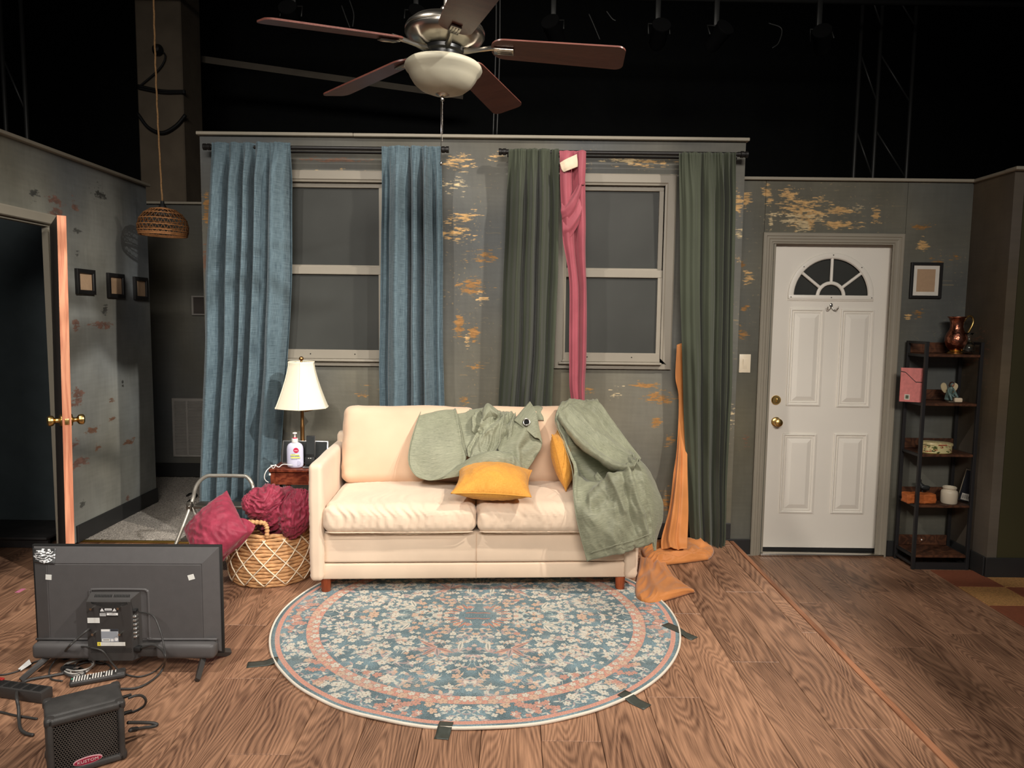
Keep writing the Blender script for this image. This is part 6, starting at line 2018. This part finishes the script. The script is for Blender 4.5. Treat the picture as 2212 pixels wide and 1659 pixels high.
s0_, s1_ = PZ(-45, 1474, .04), PZ(97, 1494, .04)
dv = s1_ - s0_
sl = float(np.linalg.norm(dv[:2]))
PSM = frame(((s0_[0] + s1_[0]) / 2, (s0_[1] + s1_[1]) / 2 + .012, 0), math.atan2(dv[1], dv[0]))
ps = thing('power_strip', 'black power strip with a row of outlets behind the amplifier', 'power strip', tuple(PSM.translation), math.atan2(dv[1], dv[0]))
obj('housing', B().rbox((0, 0, .021), (sl, .050, .040), .004, 2, PSM), M_TVD, ps, 0.6)
for i in range(7):
    x = sl / 2 - .03 - i * .042
    ob = B().rbox((x, 0, .0415), (.032, .034, .003), .001, 1, PSM)
    o = obj('outlet', ob, M_RUBBER, ps, 0.6)
    obj('slot', B().box((x - .006, .005, .0432), (.002, .008, .0006), PSM).box((x + .006, .005, .0432), (.002, .007, .0006), PSM).cyl(PSM @ Vector((x, -.007, .0425)), PSM @ Vector((x, -.007, .0435)), .0025, 8), M_BLACK, o)
x = sl / 2 - .03 - 4.6 * .042
obj('switch', B().rbox((PSM.inverted() @ Vector(PZ(2, 1467, .044))).to_tuple(), (.022, .014, .008), .002, 1, PSM), mat('red_rocker', (170, 50, 44), .4), ps, 0.6)

r0_, r1_ = PZ(150, 1471, .018), PZ(272, 1449, .018)
dv = r1_ - r0_
RMx = frame(((r0_[0] + r1_[0]) / 2, (r0_[1] + r1_[1]) / 2, 0), math.atan2(dv[1], dv[0]))
rl = float(np.linalg.norm(dv[:2]))
rm = thing('remote_control', 'black remote control with rows of white buttons behind the amplifier', 'remote control', tuple(RMx.translation), math.atan2(dv[1], dv[0]))
obj('case', B().rbox((0, 0, .011), (rl, .050, .020), .008, 3, RMx).rbox((rl / 2 - .018, 0, .016), (.036, .046, .018), .008, 3, RMx), M_TVD, rm, 0.7)
rg = np.random.default_rng(8)
for i in range(15):
    for j in range(4):
        if i in (6, 11) and j in (1, 2):
            continue
        obj('button', B().rbox((-rl / 2 + .014 + i * .0088, -.0165 + j * .011, .0215), (.0046, .0075, .0028), .001, 1, RMx), M_WHITE, rm)
obj('button', B().rbox((rl / 2 - .034, 0, .0255), (.003, .02, .0016), .0005, 1, RMx), M_WHITE, rm)
obj('button', B().rbox((-rl / 2 + .008, .004, .022), (.006, .008, .003), .001, 1, RMx), mat('green_button', (70, 160, 130), .4), rm)

# ================================================================== SHELF UNIT AND ITS THINGS
M_IRON = mat('black_iron', (44, 43, 44), 0.5, 0.3)
M_RUST = wood('rustic_shelf_board', (58, 36, 26), (98, 62, 42), lines=6, sx=10, sy=10, rough=0.5, tone=.05, axis=0)
SX0, SX1, SY0, SY1 = 2.535, 2.893, 4.385, 4.610
SZT = PY(1985, 738, SY0)[2]
se = thing('shelf_unit', 'narrow five tier shelf unit with rustic boards and a black metal frame', 'shelf unit', ((SX0 + SX1) / 2, SY0, ZL))
for x in (SX0 + .01, SX1 - .01):
    for y in (SY0 + .01, SY1 - .01):
        obj('post', B().rbox((x, y, (ZL + SZT) / 2), (.020, .020, SZT - ZL), .002, 1), M_IRON, se, 0.6)
    obj('side_rail', B().rbox((x, (SY0 + SY1) / 2, SZT - .008), (.016, SY1 - SY0 - .03, .016), .002, 1), M_IRON, se, 0.6)
    obj('side_rail', B().rbox((x, (SY0 + SY1) / 2, ZL + .03), (.016, SY1 - SY0 - .03, .016), .002, 1), M_IRON, se, 0.6)
LV = []
for py in (765, 871, 981, 1091, 1199):
    z = PY(1984 - (py - 738) * .045, py, SY0)[2]
    LV.append(z)
    obj('shelf_board', B().rbox(((SX0 + SX1) / 2, (SY0 + SY1) / 2, z - .008), (SX1 - SX0 - .042, SY1 - SY0 - .004, .016), .002, 1), M_RUST, se, 0.6)
    obj('back_board', B().rbox(((SX0 + SX1) / 2, SY1 - .010, z + .034), (SX1 - SX0 - .042, .012, .066), .002, 1), M_RUST, se, 0.6)
    for x in (SX0 + .01, SX1 - .01):
        obj('shelf_rail', B().box((x, (SY0 + SY1) / 2, z - .010), (.014, SY1 - SY0 - .03, .016)), M_IRON, se)
obj('front_rail', B().box(((SX0 + SX1) / 2, SY0 + .012, ZL + .02), (SX1 - SX0 - .03, .014, .05)), M_IRON, se)
p = PY(1991, 1166, SY1 - .018)
obj('screw_cap', B().sphere((p[0], SY1 - .017, p[2]), .005, 10), M_WHITE, se, 4)

M_COPR = mat('hammered_copper', (168, 108, 86), 0.22, 1.0, var=(30, .2), bump=(60, .35))
pc = PY(2063, 760, 4.49)
z = LV[0]
pt = thing('copper_pitcher', 'hammered copper pitcher with a brass handle on the top shelf', 'pitcher', (pc[0], 4.49, z))
T = Matrix.Translation((pc[0], 4.49, z)) @ Matrix.Diagonal((1.12, 1.12, 1.0, 1))
obj('body', B().lathe([(.030, .022), (.034, .028), (.048, .050), (.056, .080), (.055, .105), (.046, .130), (.036, .150), (.032, .172), (.034, .200), (.042, .224), (.050, .232), (.048, .2325), (.040, .224), (.031, .196), (.029, .172), (.0001, .168)], 40, T), M_COPR, pt, 4)
obj('foot', B().lathe([(.0001, .0005), (.040, .001), (.041, .006), (.034, .012), (.026, .018), (.030, .024), (.0001, .026)], 36, T), M_BRASS, pt, 0.8)
pp_ = [T @ Vector(q) for q in ((.046, .01, .205), (.058, .012, .226), (.078, .016, .238), (.097, .018, .225), (.101, .018, .195), (.086, .016, .155), (.066, .012, .122), (.052, .01, .112))]
obj('handle', B().tube(cr([tuple(q) for q in pp_], 44), [.0055] * 4 + [.0062] * 36 + [.005] * 4, 10), M_BRASS, pt, 4)
M_CLEAR = mat('clear_glass', (240, 244, 240), 0.03, trans=1.0, ior=1.45, var=(3, 0))
gc = PY(2091, 762, 4.44)
cu_ = thing('glass_cruet', 'small clear glass cruet with a handle beside the copper pitcher', 'cruet', (gc[0], 4.44, z))
T = Matrix.Translation((gc[0], 4.44, z + .001))
obj('glass_body', B().lathe([(.0001, 0), (.026, .001), (.036, .012), (.040, .030), (.036, .052), (.024, .074), (.015, .090), (.013, .104), (.017, .118), (.025, .132), (.0235, .1325), (.0145, .118), (.0105, .104), (.0125, .090), (.0215, .073), (.033, .052), (.037, .030), (.033, .014), (.0001, .008)], 32, T), M_CLEAR, cu_, 4)
obj('handle', B().tube(cr([tuple(T @ Vector(q)) for q in ((-.016, 0, .112), (-.032, 0, .112), (-.037, 0, .096), (-.030, 0, .080), (-.022, 0, .076))], 24), .0035, 8), M_CLEAR, cu_, 4)


def book_tex(w, h, kind):
    a = np.ones((h, w, 3))
    y, x = np.mgrid[0:h, 0:w] / np.array([[[h]], [[w]]]).reshape(2, 1, 1)
    if kind == 'pink':
        a *= np.array([.84, .50, .48])
        a *= (1 + .05 * fbm(x * 6, y * 8, 95, 3))[..., None]
        t = np.where(x < .2, .89 - x * .1, np.where(x < .7, .87 - (x - .2) * .56, .59))
        a[np.abs(y - t) < .012] = (.16, .13, .12)
        a[(x > .22) & (x < .46) & (y > .06) & (y < .22)] = (.82, .80, .74)
        a[(x > .27) & (x < .41) & (y > .09) & (y < .19)] = (.35, .36, .28)
    else:
        a *= np.array([.085, .09, .115])
        a *= (1 + .15 * fbm(x * 3, y * 4, 96, 3))[..., None]
        a[(x > .10) & (x < .62) & (y > .03) & (y < .24)] = (.72, .70, .66)
        for k in range(9):
            a[(x > .16 + k * .045) & (x < .16 + k * .045 + (.012 if k % 2 else .022)) & (y > .08) & (y < .2)] = (.12, .12, .12)
        a[(y > .965)] = (.42, .39, .34)
    return a


def book(name, label, M, w, h, d, kind, cover, spine_words, ink, spine_side):
    """upright book: front in local xz facing -y, width w, height h, thickness d; spine at +x"""
    t = thing(name, label, 'book', tuple(M.translation))
    b = B().add([(-w / 2, 0, 0), (w / 2, 0, 0), (w / 2, 0, h), (-w / 2, 0, h), (-w / 2, .0015, 0), (w / 2, .0015, 0), (w / 2, .0015, h), (-w / 2, .0015, h)], [(0, 1, 2, 3), (0, 4, 5, 1), (1, 5, 6, 2), (2, 6, 7, 3), (3, 7, 4, 0), (4, 7, 6, 5)], M)
    b.uv = {i: q for i, q in enumerate(((0, 0), (1, 0), (1, 1), (0, 1)) * 2)}
    obj('front_cover', b, imat(name + '_cover', book_tex(240, int(240 * h / w), kind), .4), t)
    obj('back_cover', B().box((0, d - .00075, h / 2), (w, .0015, h), M), cover, t)
    obj('spine', B().rbox((w / 2 - .0005, d / 2, h / 2), (.003, d, h), .001, 1, M), cover, t, 0.6)
    obj('pages', B().box((-.001, d / 2, h / 2), (w - .006, d - .0032, h - .006), M), mat('page_edges', (214, 200, 172), .9), t)
    if spine_words:
        text('lettering', spine_words, d * .52, M @ Matrix.Translation((w / 2 + .0014, d / 2, h * .56)) @ Matrix.Rotation(math.pi / 2, 4, 'Z') @ Matrix.Rotation(math.pi / 2, 4, 'X') @ Matrix.Rotation(-math.pi / 2, 4, 'Z'), ink, t)
    return t


z = LV[1]
pb = PY(1961, 866, 4.47)
book('pink_book', 'pink paperback standing at the left end of the second shelf', frame((pb[0] + .004, 4.45, z + .0005), math.radians(-24)), .120, .212, .022, 'pink', mat('pink_spine', (216, 120, 116), .45), 'Open Close', mat('dark_red_ink', (130, 30, 40), .5), 1)
# winged figurine
fp = PY(2053, 866, 4.46)
fg = thing('fairy_figurine', 'small seated winged figurine leaning over its knees on the second shelf', 'figurine', (fp[0], 4.46, z))
M_TEAL = mat('teal_glaze', (98, 120, 116), .35)
M_SKIN = mat('painted_skin', (166, 118, 96), .5)
M_HAIR = mat('painted_hair', (62, 36, 28), .6)
M_WING = mat('cream_wing', (208, 190, 152), .5)
M_STONE = mat('cream_stone', (220, 202, 174), .6)
T = Matrix.Translation((fp[0], 4.46, z)) @ Matrix.Rotation(-.15, 4, 'Z')
obj('base', B().rbox((.012, -.012, .006), (.078, .055, .012), .005, 2, T), mat('figurine_base', (74, 62, 48), .6), fg, .7)
obj('block', B().rbox((.028, -.036, .019), (.046, .026, .028), .007, 3, T), M_STONE, fg, .7)


def body(pts, rad, sub=2):
    me = bpy.data.meshes.new('b')
    return me


torso = B()
torso.tube(cr([tuple(T @ Vector(q)) for q in ((-.012, .012, .014), (-.010, .010, .040), (-.006, .002, .068), (-.003, -.006, .088), (-.002, -.010, .100))], 20), list(cr(np.array([[.020], [.018], [.015], [.013], [.006]]), 20)[:, 0]), 12)
torso.sphere((-.002, -.014, .113), .0125, 14, (.95, 1, 1.1), T)
for s in (-1, 1):
    torso.tube(cr([tuple(T @ Vector(q)) for q in ((s * .010 - .006, .006, .026), (s * .016 - .002, -.018, .058), (s * .018 + .004, -.030, .040), (s * .020 + .012, -.036, .016))], 16), [.010, .0098, .0095, .009, .009, .0088, .0085, .008, .0078, .0075, .007, .007, .0068, .0065, .006, .006], 10)
obj('body', torso, M_TEAL, fg, 4)
arms_ = B()
for s in (-1, 1):
    arms_.tube(cr([tuple(T @ Vector(q)) for q in ((s * .014 - .004, -.002, .086), (s * .020, -.018, .062), (s * .010 + .012, -.040, .040))], 14), .0048, 8)
    arms_.sphere((s * .010 + .012, -.041, .039), .0055, 8, M=T)
obj('arms', arms_, M_TEAL, fg, 4)
obj('face', B().sphere((-.001, -.0185, .111), .0102, 14, (.9, .85, 1.1), T).sphere((-.001, -.0275, .110), .0022, 6, M=T), M_SKIN, fg, 4)
obj('hair', B().sphere((-.002, -.009, .118), .0145, 14, (1, 1, .9), T).sphere((-.006, .004, .106), .010, 10, M=T), M_HAIR, fg, 4)
for s in (-1, 1):
    n = 20
    o = []
    for k in range(n):
        a = 2 * math.pi * k / n
        o.append((.020 * math.cos(a) * (1 + .25 * math.sin(a)), .034 * math.sin(a)))
    obj('wing', B().prism(o, .0035, T @ Matrix.Translation((-.006 + s * .028, .022, .088)) @ Matrix.Rotation(s * -.35, 4, 'Z') @ Matrix.Rotation(s * .35, 4, 'Y') @ Matrix.Rotation(math.pi / 2, 4, 'X')), M_WING, fg, .6)

# oval tin
def tin_tex(w=400, h=90):
    y, x = np.mgrid[0:h, 0:w] / np.array([h, w]).reshape(2, 1, 1)
    a = np.ones((h, w, 3)) * np.array([.83, .79, .58])
    rg = np.random.default_rng(3)
    for i in range(60):
        cx, cy, r = rg.uniform(0, 1), rg.uniform(.1, .9), rg.uniform(.010, .022)
        col = [(.22, .26, .12), (.62, .26, .18), (.30, .34, .16), (.70, .42, .28)][i % 4]
        for k in range(4):
            an = rg.uniform(0, 6.28)
            a[np.hypot((x - cx - .013 * math.cos(an)), (y - cy - .1 * math.sin(an)) * h / w) < r * .62] = col
    return a


z = LV[2]
tc_ = PY(2021, 978, 4.45)
tn = thing('oval_tin', 'oval cream tin with a floral print on the middle shelf', 'tin', (tc_[0], 4.45, z))
T = Matrix.Translation((tc_[0], 4.45, z)) @ Matrix.Rotation(.06, 4, 'Z')
n = 64
A_ = np.linspace(0, 2 * math.pi, n + 1)
M_TIN = imat('floral_tin_print', tin_tex(), .3, .5)
M_TINL = mat('pale_tin_lid', (206, 190, 140), .3, var=(60, .25))


def oval(r0, r1, z0, z1):
    G = np.stack([np.stack([r * np.cos(A_) * 1.0, r * np.sin(A_) * .62, np.full_like(A_, zz)], -1) for r, zz in ((r0, z0), (r1, z1))])
    return G


uv = np.stack([np.stack([A_ / (2 * math.pi), np.full_like(A_, q)], -1) for q in (0, 1)])
obj('tin_body', B().grid(oval(.098, .098, .002, .052), uv, M=T), M_TIN, tn, 4)
obj('tin_base', B().lathe([(.0001, .0005), (.100, .0006), (.100, .004), (.097, .005)], 56, T, sy=.62), M_DARKBRASS, tn, .7)
obj('lid', B().lathe([(.097, .050), (.101, .051), (.1015, .060), (.099, .065), (.088, .069), (.0001, .071)], 56, T @ Matrix.Rotation(.05, 4, 'Y'), sy=.62), M_TINL, tn, .7)
obj('lid_stripe', B().box((.0, -.0628, .0575), (.055, .002, .006), T), mat('tin_red_band', (150, 60, 44), .4), tn)

z = LV[3]
ob = PY(1985, 1089, 4.44)
M_OCHB = mat('orange_terracotta', (178, 96, 44), .7, var=(30, .2), bump=(60, .3))
bkk = thing('terracotta_block', 'rough orange terracotta block on the fourth shelf', 'block', (ob[0], 4.45, z))
b = B()
cushion(b, (ob[0] + .002, 4.45, z + .031), (.092, .036, .030), .006, 26, (0, 0, 0), lambda p, n, e: .003 * fbm(p[..., 0] * 40, p[..., 2] * 50 + p[..., 1] * 30, 97, 3) - .006 * np.exp(-((p[..., 0] - ob[0] - .02) / .02) ** 2) * (n[..., 2] > .5))
weld(obj('block_body', b, M_OCHB, bkk, 4))
br = PY(1992, 1066, 4.54)
bi = thing('bird_ornament', 'dark little bird ornament perched behind the terracotta block', 'ornament', (br[0], 4.54, z))
M_BIRD = mat('dark_bronze', (52, 54, 54), .45, .4)
T = Matrix.Translation((br[0], 4.54, z))
obj('body', B().tube(cr([tuple(T @ Vector(q)) for q in ((.045, 0, .062), (.020, 0, .070), (-.004, 0, .082), (-.018, 0, .104), (-.020, 0, .118))], 26), list(cr(np.array([[.004], [.015], [.019], [.011], [.009]]), 26)[:, 0]), 12).sphere((-.021, 0, .122), .0115, 12, M=T).tube([T @ Vector((-.030, 0, .123)), T @ Vector((-.046, 0, .128))], [.004, .0008], 8), M_BIRD, bi, 4)
obj('wing', B().sphere((.010, -.016, .080), .022, 12, (1.4, .3, .7), T), M_BIRD, bi, 4)
obj('stand', B().cyl(T @ Vector((0, 0, .004)), T @ Vector((0, 0, .068)), .004, 8).lathe([(.026, .0005), (.026, .006), (.0001, .008)], 20, T), M_BIRD, bi, .7)
jc = PY(2049, 1088, 4.45)
M_CERAM = mat('cream_stoneware', (206, 194, 172), .35, var=(20, .04))
jr = thing('stoneware_jar', 'cream stoneware jar with a wide lip on the fourth shelf', 'jar', (jc[0], 4.45, z))
T = Matrix.Translation((jc[0], 4.45, z))
obj('jar_body', B().lathe([(.0001, .0005), (.044, .001), (.047, .006), (.0475, .070), (.044, .080), (.036, .086), (.0345, .090), (.040, .095), (.0405, .102), (.036, .106), (.031, .103), (.030, .090), (.0001, .080)], 40, T), M_CERAM, jr, .9)
db = PY(2087, 1087, 4.50)
book('dark_book', 'dark hardback leaning against the right post of the fourth shelf', frame((db[0] - .012, 4.46, z + .004), math.radians(-20), 0, math.radians(11)), .120, .205, .028, 'dark', mat('black_cover', (28, 28, 32), .4), 'WINDOW IN THE', mat('pale_ink', (196, 188, 168), .5), 1)

# ================================================================== WALL THINGS
M_FRAMEB = mat('black_frame', (32, 31, 31), .4)
M_KRAFT = mat('kraft_card', (178, 148, 118), .85, var=(60, .04))
M_MAT = mat('white_mat_board', (222, 216, 204), .8)
M_FRAMEG = mat('grey_frame', (132, 128, 122), .5)


def picture(label, c, w, h, face, border, m, mm=None, group=None, matw=0, card=None):
    """face = ('y', depth) hanging on a wall facing us, or ('x', wall) hanging on the left wall"""
    if face == 'y':
        T = Matrix.Translation(c)
    else:
        T = Matrix.Translation(c) @ Matrix.Rotation(math.pi / 2, 4, 'Z')
    t = thing('picture_frame', label, 'picture frame', tuple(c), 0, group)
    for A, E, iw in (((-w / 2, 0, -h / 2), (-w / 2, 0, h / 2), (1, 0, 0)), ((-w / 2, 0, h / 2), (w / 2, 0, h / 2), (0, 0, -1)), ((w / 2, 0, h / 2), (w / 2, 0, -h / 2), (-1, 0, 0)), ((w / 2, 0, -h / 2), (-w / 2, 0, -h / 2), (0, 0, 1))):
        b = mould(B(), A, E, iw, (0, -1, 0), [(0, 0), (0, .016), (.003, .018), (border - .003, .018), (border, .014), (border, 0)], 1, 1)
        b.v = [T @ v for v in b.v]
        obj('frame_side', b, m, t)
    if mm:
        b = rings(B(), -w / 2 + border, w / 2 - border, -h / 2 + border, h / 2 - border, [(0, 0), (matw, 0), (matw, -.0012)], -.007)
        b.f = b.f[:-1]
        b.v = [T @ v for v in b.v]
        obj('mat_board', b, mm, t)
    obj('card', B().box((0, -.004, 0), (w - 2 * border + .004, .004, h - 2 * border + .004), T), card or M_KRAFT, t)
    return t


for i, (ya, yb, za, zb_) in enumerate(((4.247, 4.433, 1.487, 1.637), (4.575, 4.765, 1.475, 1.632), (4.892, 5.067, 1.470, 1.626))):
    picture(('black framed blank card nearest the open door on the left wall', 'black framed blank card in the middle of three on the left wall', 'black framed blank card in shadow at the far end of the left wall')[i],
            (XL + .001, (ya + yb) / 2, (za + zb_) / 2), yb - ya, zb_ - za, 'x', .026, M_FRAMEB, None, 'picture frames on the left wall')
q = PY(415, 660, 5.91)
picture('grey framed dark picture on the far corridor wall beside the blue curtain', (q[0] + .12, 5.913, q[2]), .24, .160, 'y', .014, M_FRAMEG, card=mat('dark_card', (58, 52, 48), .8))
q0, q1 = PY(1967, 567, YD), PY(2030, 645, YD)
picture('black framed card with a white mat above the shelf unit', ((q0[0] + q1[0]) / 2, YD - .001, (q0[2] + q1[2]) / 2), q1[0] - q0[0], q0[2] - q1[2], 'y', .018, M_FRAMEB, M_MAT, None, .024)

M_VENT = mat('white_vent_paint', (150, 146, 140), .5)
v0, v1 = PY(370, 860, 5.905), PY(372, 987, 5.905)
vx0, vx1, vz0, vz1 = v0[0], v0[0] + .52, v1[2], v0[2]
vt = thing('return_air_grille', 'white louvred return air grille low on the corridor wall', 'vent', ((vx0 + vx1) / 2, 5.905, (vz0 + vz1) / 2))
for A, E, iw in (((vx0, 5.912, vz0), (vx0, 5.912, vz1), (1, 0, 0)), ((vx0, 5.912, vz1), (vx1, 5.912, vz1), (0, 0, -1)), ((vx1, 5.912, vz1), (vx1, 5.912, vz0), (-1, 0, 0)), ((vx1, 5.912, vz0), (vx0, 5.912, vz0), (0, 0, 1))):
    obj('grille_frame', mould(B(), A, E, iw, (0, -1, 0), [(0, 0), (0, .004), (.004, .010), (.024, .010), (.024, 0)], 1, 1), M_VENT, vt)
xm = PY(405, 920, 5.905)[0]
obj('divider', B().box((xm, 5.906, (vz0 + vz1) / 2), (.014, .012, vz1 - vz0 - .04)), M_VENT, vt)
for i in range(36):
    zz = vz0 + .026 + (vz1 - vz0 - .052) * (i + .5) / 36
    obj('louver', B().box((0, 0, 0), (vx1 - vx0 - .04, .014, .0022), Matrix.Translation(((vx0 + vx1) / 2, 5.906, zz)) @ Matrix.Rotation(.7, 4, 'X')), M_VENT, vt)
obj('grille_back', B().box(((vx0 + vx1) / 2, 5.9135, (vz0 + vz1) / 2), (vx1 - vx0 - .03, .002, vz1 - vz0 - .03)), M_TVD, vt)

M_IVORY = mat('ivory_plastic', (236, 222, 196), .35)
q0, q1 = PY(1597, 765, YD), PY(1620, 805, YD)
sw = thing('light_switch', 'ivory rocker light switch between the green curtain and the front door', 'light switch', ((q0[0] + q1[0]) / 2, YD, (q0[2] + q1[2]) / 2))
cx, cz, w, h = (q0[0] + q1[0]) / 2, (q0[2] + q1[2]) / 2, q1[0] - q0[0], q0[2] - q1[2]
obj('plate', B().rbox((cx, YD - .003, cz), (w, .006, h), .002, 2), M_IVORY, sw, .6)
obj('rocker_frame', B().rbox((cx, YD - .0065, cz), (w * .46, .003, h * .56), .001, 1), M_IVORY, sw, .6)
obj('rocker', B().rbox((cx, YD - .009, cz), (w * .36, .006, h * .48), .002, 2, Matrix.Translation((cx, YD - .009, cz)) @ Matrix.Rotation(.10, 4, 'X') @ Matrix.Translation((-cx, -YD + .009, -cz))), M_IVORY, sw, .6)
q = PY(438, 755, 4.40)
s2 = thing('light_switch', 'pale switch plate on the end of the window wall in the dark corridor', 'light switch', (X0, 4.43, q[2]))
obj('plate', B().rbox((X0 - .003, 4.43, q[2]), (.006, .055, .115), .002, 1), M_IVORY, s2, .6)
obj('rocker', B().rbox((X0 - .007, 4.43, q[2]), (.005, .03, .06), .002, 1), M_IVORY, s2, .6)

hx, hz = dpx(1795, 662)
hk = thing('coat_hook', 'small chrome double coat hook below the fanlight of the front door', 'coat hook', (hx, LF, hz))
obj('hook_plate', B().sphere((hx, LF - .003, hz + .006), .012, 16, (.85, .35, 1.35)), M_CHROME, hk, 4)
for s in (-1, 1):
    obj('prong', B().tube(cr([(hx, LF - .005, hz - .004), (hx + s * .014, LF - .012, hz - .022), (hx + s * .030, LF - .026, hz - .022), (hx + s * .034, LF - .032, hz - .006)], 20), .0032, 8).sphere((hx + s * .034, LF - .032, hz - .004), .0048, 10), M_CHROME, hk, 4)

# ================================================================== RIGGING IN THE DARK ABOVE THE SET
M_PIPE = mat('dull_truss_pipe', (88, 88, 86), .45, .6)
M_BEAM = mat('dusty_steel_beam', (104, 96, 84), .7)
b0, b1 = PY(395, 122, 7.2), PY(1000, 208, 7.6)
bm_ = thing('steel_beam', 'dusty steel beam sloping across the dark behind the fan', 'beam', tuple(b0))
obj('flange', B().tube([tuple(b0), tuple(b1)], .06, 4, rz=.035), M_BEAM, bm_)


def truss(label, xs_, y, z0, z1, diag):
    t = thing('ladder_truss', label, 'truss', (xs_[0], y, z0))
    for x in xs_:
        obj('chord', B().cyl((x, y, z0), (x, y, z1), .018, 10), M_PIPE, t, 4)
    for i, (a, e) in enumerate(zip(xs_[:-1], xs_[1:])):
        for z in diag:
            obj('brace', B().cyl((a, y, z), (e, y, z - .45), .009, 8), M_PIPE, t, 4)
    return t


truss('thin vertical truss pipes standing behind the entry wall', [PY(x, 330, 7.0)[0] for x in (1846, 1888, 1960)], 7.0, .5, 5.1, (4.6, 3.9, 3.2))
truss('thin vertical truss pipes standing behind the left wall', [PY(x, 250, 6.2)[0] for x in (12, 57)], 6.2, .5, 5.1, (4.4, 3.5, 2.9))
bt = thing('lighting_batten', 'black lighting pipe across the dark above the set', 'batten', (0, 6.4, 4.0))
zb = PY(1106, 40, 6.4)[2]
obj('pipe', B().cyl((-4.5, 6.4, zb + .22), (4.6, 6.4, zb + .16), .024, 10), M_PIPE, bt, 4)
M_LENS = mat('lamp_lens', (150, 150, 150), .1, .7)
for i, (px, py, lab) in enumerate(((628, 36, 'small dark stage lamp left of the fan on the lighting pipe'), (896, 44, 'small dark stage lamp right behind the fan motor'), (1196, 66, 'small dark stage lamp first right of the fan'), (1424, 74, 'small dark stage lamp second right of the fan'), (1552, 78, 'small dark stage lamp third right of the fan'), (1776, 86, 'small dark stage lamp farthest right on the lighting pipe'))):
    p = PY(px, py, 6.3)
    t = thing('stage_lamp', lab, 'stage lamp', tuple(p), 0, 'stage lamps on the lighting pipe')
    T = Matrix.Translation(tuple(p)) @ Matrix.Rotation(.5 * math.sin(i * 2.1), 4, 'Z') @ Matrix.Rotation(math.radians(62), 4, 'X')
    obj('can', B().lathe([(.0001, -.13), (.05, -.13), (.07, -.09), (.075, .08), (.08, .09), (.078, .10)], 20, T), M_RUBBER, t, .7)
    obj('lens', B().lathe([(.060, .085), (.04, .094), (.0001, .098)], 20, T), M_LENS, t, 4)
    zt_ = zb + .22 - (p[0] + 4.5) / 9.1 * .06
    obj('yoke', B().tube([T @ Vector((-.09, 0, 0)), Vector((p[0] - .09, 6.34, p[2] + .10)), Vector((p[0] + .09, 6.34, p[2] + .10)), T @ Vector((.09, 0, 0))], .007, 6), M_PIPE, t, 4)
    obj('clamp', B().rbox((p[0], 6.39, (zt_ + p[2] + .1) / 2), (.045, .04, zt_ - p[2] - .06), .006, 2), M_PIPE, t, .7)
dc = thing('hanging_cable', 'dark loops of cable hanging from the lighting pipe', 'cable', (0.4, 6.35, zb))
for pts in ([(1660, 50), (1688, 62), (1682, 92), (1668, 104)], [(1272, 30), (1283, 55), (1296, 86)], [(1310, 24), (1322, 40), (1330, 45)], [(755, 0), (764, 30), (762, 58)], [(738, 12), (748, 40), (756, 60)]):
    obj('cord', B().tube(cr([tuple(PY(x, y, 6.35)) for x, y in pts], 22), .006, 6), M_PIPE, dc, 4)
rp = thing('pull_rope', 'pale ropes hanging in the dark just right of the fan', 'rope', tuple(PY(1068, 280, 5.2)))
for pts in ([(1074, -528), (1072, 20), (1070, 140), (1065, 300)], [(1082, -528), (1080, 30), (1078, 160), (1073, 300)]):
    obj('cord', B().tube(cr([tuple(PY(x, y, 5.2)) for x, y in pts], 20), .006, 6), M_PIPE, rp, 4)
